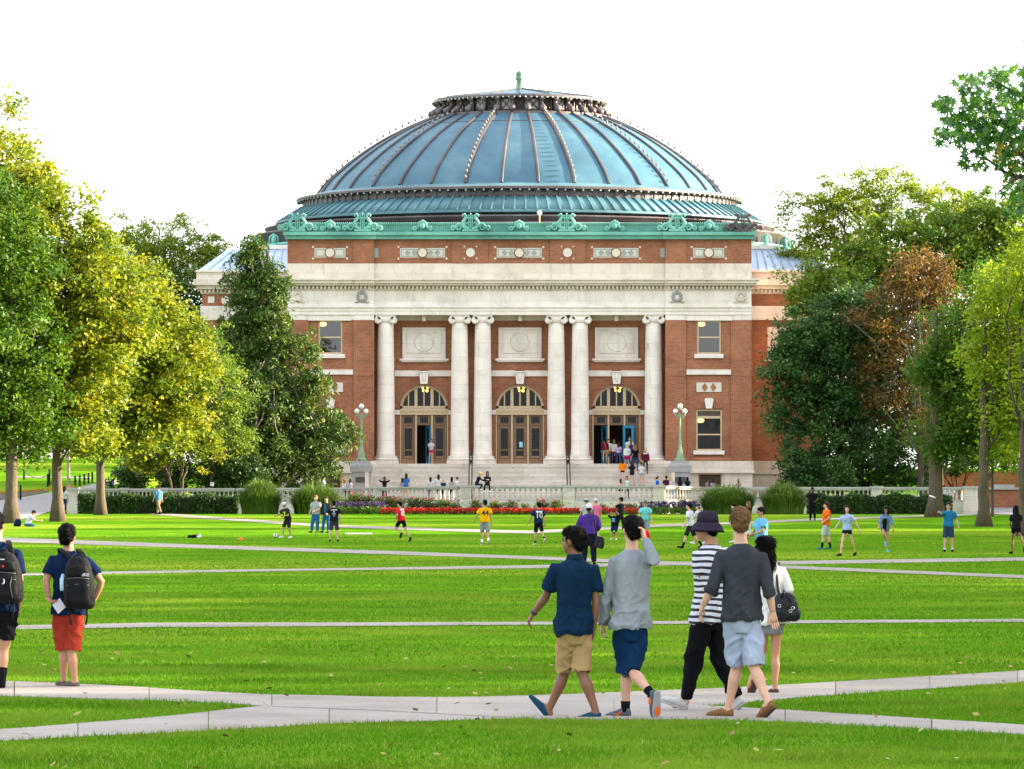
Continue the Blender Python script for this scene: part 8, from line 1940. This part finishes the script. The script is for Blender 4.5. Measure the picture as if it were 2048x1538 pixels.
STEPUP = dict(L=(38, 50, 3, 0), Rr=(-6, 6, 3, -10), AL=(8, 10, 12, 0), AR=(-8, 10, 12, 0)); STILL = dict(L=(0, 0, 3, 0), Rr=(0, 0, 3, 0))
onstep(1245, 919, 1.66, 5, 'woman in orange top and black shorts climbing the steps', hair=('brown', 'long'), top=('three', (0.75, 0.20, 0.006), -0.04, 0.03), bottom=('shorts', BLACK, 0.3, 0.01), ps=STEPUP)
onstep(1264, 923, 1.68, 5, 'woman in black tee and black shorts climbing beside the orange top', hair=('brown', 'long'), top=('tee', (0.012, 0.010, 0.018), -0.04, 0.02), bottom=('shorts', BLACK, 0.36, 0.015), ps=STILL)
onstep(1283, 926, 1.62, 0, 'woman in white tee and denim shorts, lowest on the steps', hair=('brown', 'pony'), top=('tee', (0.55, 0.55, 0.57), -0.01, 0.02), bottom=('shorts', (0.22, 0.33, 0.48), 0.32, 0.012), ps=STILL)
onstep(1291, 896, 1.70, 0, 'person in maroon and white jersey and black leggings on the steps', hair=('blond', 'pony'), top=('long', MAROON, -0.08, 0.035), bottom=('pants', BLACK, 1, 0), prints=[('strip', -1, 0.44, 0.30, 0.07, WHITE)], ps=STEPUP)
onstep(1271, 889, 1.72, 5, 'ginger-brown haired woman in black top and jeans on the steps', hair=('ginger', 'vlong'), top=('tee', BLACK, -0.02, 0.025), bottom=('pants', (0.015, 0.06, 0.13), 1, 0), ps=STEPUP)
onstep(1254, 885, 1.66, 0, 'blond woman in white top and magenta skirt on the steps', hair=('blond', 'vlong'), top=('three', (0.58, 0.58, 0.57), -0.02, 0.035), bottom=('skirt', (0.30, 0.006, 0.10), 0.28, 0.0), ps=STILL)
onstep(1262, 879, 1.62, 10, 'brown-haired woman in navy near the right doors', hair=('lbrown', 'shoulder'), top=('tank', (0.015, 0.03, 0.14), -0.02, 0.02), bottom=('pants', (0.02, 0.04, 0.10), 1, 0), ps=STILL)
onstep(1259, 871, 1.80, 178, 'man in white tee coming out of the right doors, facing us', False, hair=('lbrown', 'short'), top=('tee', (0.58, 0.60, 0.64), -0.05, 0.03), bottom=('shorts', (0.02, 0.02, 0.03), 0.95, 0.02), ps=STILL, dY=1.4)
onstep(1237, 882, 1.60, 0, 'woman in lilac top and jeans entering the right doors', hair=('brown', 'long'), top=('tee', (0.38, 0.28, 0.50), 0.02, 0.018), bottom=('pants', (0.02, 0.07, 0.15), 1, 0), ps=STEPUP, dY=0.2)
onstep(1228, 877, 1.66, 0, 'woman in cream sweater entering the right doors', hair=('lbrown', 'shoulder'), top=('long', (0.52, 0.47, 0.41), -0.03, 0.025), bottom=('pants', (0.09, 0.02, 0.035), 1, 0), ps=WALK_B, dY=0.5)
onstep(1210, 875, 1.74, 0, 'woman in maroon top and denim shorts with a tan bag at the right doors', hair=('black', 'shoulder'), top=('long', (0.12, 0.006, 0.025), -0.01, 0.035), bottom=('shorts', (0.10, 0.20, 0.36), 0.32, 0.012), shoes=((0.12, 0.05, 0.02), (0.1, 0.05, 0.02)), ps=STILL)
onstep(1217.5, 877, 1.66, 170, 'person in white half hidden behind the maroon top', False, hair=('brown', 'short'), top=('tee', (0.5, 0.5, 0.53), -0.05, 0.02), bottom=('pants', (0.02, 0.08, 0.16), 1, 0), ps=STILL, dY=1.0)
Yd = YB+1.55
K = place(fk(H=1.64, fem=True, AL=(14, 8, 90, 45), AR=(14, 8, 90, 45), L=(0, 0, 3, 0), Rr=(6, 6, 3, 0)), (PX(862.5, Yd), Yd, DOOR_Z+0.06), 172)
person('woman in white tee and pink shorts standing in the left doorway', K, 2, True, 'light', ('brown', 'shoulder'), ('tee', (0.52, 0.50, 0.58), 0.0, 0.022), ('shorts', (0.60, 0.02, 0.09), 0.42, 0.03), shoes=((0.5, 0.35, 0.3), (0.4, 0.3, 0.25)))
tb = thing('handbag', 'tan handbag on the hip of the woman in maroon at the doors', 'bag', PT(1214.5, 908, 319.2))
MB().loft([ring(V3(*PT(1214.5, y, 319.15)), V3(1, 0, 0), V3(0, 1, 0), w, 0.06, 10, 3) for y, w in ((908, 0.10), (904, 0.14), (900, 0.11))]).build('body', m_cloth((0.32, 0.15, 0.03)), tb, True)
mb = MB(); seg(mb, [PT(1208, 882.5, 319.35), PT(1210, 890, 319.15), PT(1213, 900, 319.15)], 0.02, 5); mb.build('strap', m_cloth((0.32, 0.15, 0.03)), tb, True)
for px, lab in ((1888, 'person in white shirt behind the right balustrade beside the big trunk'), (1903, 'person in pale top behind the right balustrade near its end pedestal')):
    K = place(fk(H=1.62), (PX(px, 300), 300, 0.95), 0); person(lab, K, 2, skin='light', hair=('brown', 'short'), top=('tee', (0.5, 0.52, 0.56), -0.05, 0.03), bottom=('pants', (0.4, 0.4, 0.42), 1, 0.0), face=False, shoes=SH_B)
# ------------------------------------------------------------------ small things on the lawn
g = G(551, 1076); ball = thing('soccer_ball', 'white soccer ball on the grass left of the capped player', 'ball', g); rb_ = 0.11
MB().ball((g.x, g.y, g.z+rb_), rb_, 16, 12).build('shell', m_cloth((0.62, 0.62, 0.64)), ball, True)
for a, e in ((0, 20), (75, -15), (-75, -10), (140, 25), (-140, 20), (30, 75), (0, -50)):
    d = V3(math.sin(R(a))*math.cos(R(e)), -math.cos(R(a))*math.cos(R(e)), math.sin(R(e))); c = V3(g.x, g.y, g.z+rb_) + d*(rb_-0.004); u_ = d.orthogonal().normalized(); w_ = d.cross(u_)
    MB().loft([[tuple(c+d*o_+u_*(0.035*math.cos(2*math.pi*i/5))+w_*(0.035*math.sin(2*math.pi*i/5))) for i in range(5)] for o_ in (0, 0.008)]).build('pentagon', m_cloth(DARKG), ball)
g = G(390, 1076); p = thing('jacket_heap', 'heap of black jacket and white clothes dropped on the lawn', 'clothes', g)
o = MB().ball((g.x-0.10, g.y, g.z+0.05), (0.20, 0.16, 0.09), 14, 10).ball((g.x-0.24, g.y-0.04, g.z+0.05), (0.10, 0.10, 0.08)).build('jacket', m_cloth(BLACK), p, True); remeshed(o, 0.02, 2, 0.06)
o = MB().ball((g.x+0.18, g.y-0.03, g.z+0.05), (0.12, 0.10, 0.07)).ball((g.x+0.22, g.y+0.05, g.z+0.12), (0.05, 0.05, 0.10)).build('white_shirt', m_cloth(WHITE), p, True); remeshed(o, 0.02, 2, 0.05)
MB().ball((g.x+0.12, g.y, g.z+0.12), (0.10, 0.06, 0.04)).build('red_sleeve', m_cloth((0.20, 0.015, 0.05)), p, True)
g = G(481, 1080); o = MB().ball((g.x, g.y, g.z+0.03), (0.15, 0.10, 0.05), 14, 8).ball((g.x+0.03, g.y+0.03, g.z+0.07), (0.05, 0.05, 0.05)).build('training_bib', m_cloth((0.80, 0.16, 0.05)), None, True); remeshed(o, 0.02, 2, 0.05); tag(o, 'crumpled orange bib lying on the lawn left of the ball', 'bib')
Yf = 186.0; c = V3(*PT(1865, 993, Yf)); fr_ = MB().lathe([(0.0, 0.012), (0.10, 0.014), (0.125, 0.006), (0.137, -0.012), (0.134, -0.024), (0.126, -0.022), (0.122, -0.004), (0.10, 0.004), (0.0, 0.004)], (0, 0, 0), 28)
fr_.xform(Matrix.Translation(c) @ Matrix.Rotation(R(20), 4, 'Y') @ Matrix.Rotation(R(6), 4, 'X')); o = fr_.build('frisbee', m_cloth((0.66, 0.67, 0.70)), None, True); tag(o, 'white frisbee flying in front of the thick right trunk', 'frisbee')
# ------------------------------------------------------------------ bake the bodies and add the hands; crease the near clothes; hair strands
dg = bpy.context.evaluated_depsgraph_get()
def evaluated(o):
    me = bpy.data.meshes.new_from_object(o.evaluated_get(dg)); return me
for body, hm in BODIES:
    me = evaluated(body)
    nv = len(me.vertices); co = np.empty(nv*3, np.float32); me.vertices.foreach_get('co', co)
    faces = [tuple(p.vertices) for p in me.polygons]
    V = co.reshape(-1, 3).tolist() + [tuple(v) for v in hm.v]; F = faces + [tuple(i+nv for i in f) for f in hm.f]
    new = bpy.data.meshes.new('body'); new.from_pydata(V, [], F); new.update()
    new.materials.append(body.data.materials[0]); new.polygons.foreach_set('use_smooth', [True]*len(new.polygons))
    body.modifiers.clear(); body.data = new
def ridge(p): 
    v = 1.0 - abs(mnoise.noise(p))*2.6
    return max(0.0, v)**2
for gi, (o, K, kind) in enumerate(GARMENTS):
    me = evaluated(o); n = len(me.vertices)
    u, fr = frames(K); r, f = fr(0.2); P0 = K['pelvis']; s = K['s']
    nor = np.empty(n*3, np.float32); me.vertex_normals.foreach_get('vector', nor); nor = nor.reshape(-1, 3)
    co = np.empty(n*3, np.float32); me.vertices.foreach_get('co', co); co = co.reshape(-1, 3)
    sd = gi*7.3
    for i in range(n):
        d = Vector(co[i]) - P0; a, b_, h = d.dot(r), d.dot(f), d.dot(u)
        if kind == 'top':
            low = min(1.0, max(0.15, 1.1 - h/0.45))           # more slack towards the hem
            q = V3(a*6.5 + h*2.2 + sd, b_*6.0, h*2.6 - abs(a)*4.0); w = 0.024*ridge(q)*low + 0.015*ridge(V3(a*9 - h*5 + sd, b_*9, h*8))*low + 0.004*mnoise.noise(q*3.1)
        else:
            q = V3(a*5.0 + sd, b_*5.0, h*6.0 + abs(a)*5.0); w = 0.018*ridge(q) + 0.014*ridge(V3(a*8 + h*3 + sd, b_*8, h*2.2)) + 0.003*mnoise.noise(q*3.3)
        if kind != 'top': w *= min(1.0, max(0.0, (-0.06 - h)/0.12))
        else: w += 0.004*max(0.0, 1 - abs(h - 0.0)/0.10)
        co[i] += nor[i]*w*s
    me.vertices.foreach_set('co', co.ravel()); me.update()
    # open the hems: drop the faces that close the bottom edge
    npl = len(me.polygons); pc = np.empty(npl*3, np.float32); me.polygons.foreach_get('center', pc); pc = pc.reshape(-1, 3)
    pn = np.empty(npl*3, np.float32); me.polygons.foreach_get('normal', pn); pn = pn.reshape(-1, 3); kill = np.zeros(npl, bool)
    if kind == 'top':
        hh = (pc - np.array(P0)) @ np.array(u); lo = np.percentile(hh, 0.5); kill |= (pn @ np.array(-u) > 0.62) & (hh < lo + 0.03)
    elif kind == 'shorts':
        for sd_ in 'LR':
            ld = (K['knee'+sd_] - K['hip'+sd_]).normalized(); sd2 = np.array(K['hip'+sd_]); t_ = (pc - sd2) @ np.array(ld)
            rad_ = np.linalg.norm(pc - sd2 - t_[:, None]*np.array(ld), axis=1); near = rad_ < 0.125; m2 = t_[near].max() if near.any() else 0
            kill |= near & (pn @ np.array(ld) > 0.62) & (t_ > m2 - 0.06)
    if kill.any():
        vv = np.empty(n*3, np.float32); me.vertices.foreach_get('co', vv)
        keep = [tuple(p.vertices) for p, k_ in zip(me.polygons, kill) if not k_]; mm = list(me.materials)
        me = bpy.data.meshes.new(o.name); me.from_pydata(vv.reshape(-1, 3).tolist(), [], keep); me.update()
        for q_ in mm: me.materials.append(q_)
    me.polygons.foreach_set('use_smooth', [True]*len(me.polygons))
    o.modifiers.clear(); m_ = o.data.materials[0]; o.data = me
    if not len(me.materials): me.materials.append(m_)
for hi, (o, K, hc, hk) in enumerate(HAIRS):
    me = evaluated(o); rs = np.random.default_rng(300+hi); nf = len(me.polygons)
    cen = np.empty(nf*3, np.float32); me.polygons.foreach_get('center', cen); cen = cen.reshape(-1, 3)
    nor = np.empty(nf*3, np.float32); me.polygons.foreach_get('normal', nor); nor = nor.reshape(-1, 3)
    n = 5200 if hk in ('long', 'vlong') else 3200; k = rs.integers(0, nf, n); s = K['s']
    top = cen[:, 2].max(); c = cen[k] + rs.normal(0, 0.004, (n, 3)); nn_ = nor[k]
    crown = np.array(K['head'] - K['hf']*0.04 + V3(0, 0, 0.1))
    flow = (c - crown)*np.array([1, 1, 0.6]) + np.array([0, 0, -0.05]) + (np.clip((crown[2] - c[:, 2])/0.12, 0, 1)[:, None]*np.array([[0, 0, -0.5]])); flow /= (np.linalg.norm(flow, axis=1)[:, None] + 1e-6)
    t = flow + rs.normal(0, 0.12 if hk != 'tousled' else 0.30, (n, 3)); t -= nn_*(t*nn_).sum(1)[:, None]; t /= np.linalg.norm(t, axis=1)[:, None]
    b_ = np.cross(nn_, t); L = ((0.024 if hk in ('short', 'tousled') else 0.06)*rs.uniform(0.6, 1.5, n))[:, None]; w = 0.0022
    V = np.stack([c - b_*w, c + b_*w, c + t*L*0.6 + nn_*L*0.05 + b_*w*0.8, c + t*L + nn_*L*0.02], 1).reshape(-1, 3)
    leaf_obj('hair_strands', V, np.arange(n*4).reshape(-1, 4), rs.random(n), m_hair(hc), o.parent, kind='stuff')
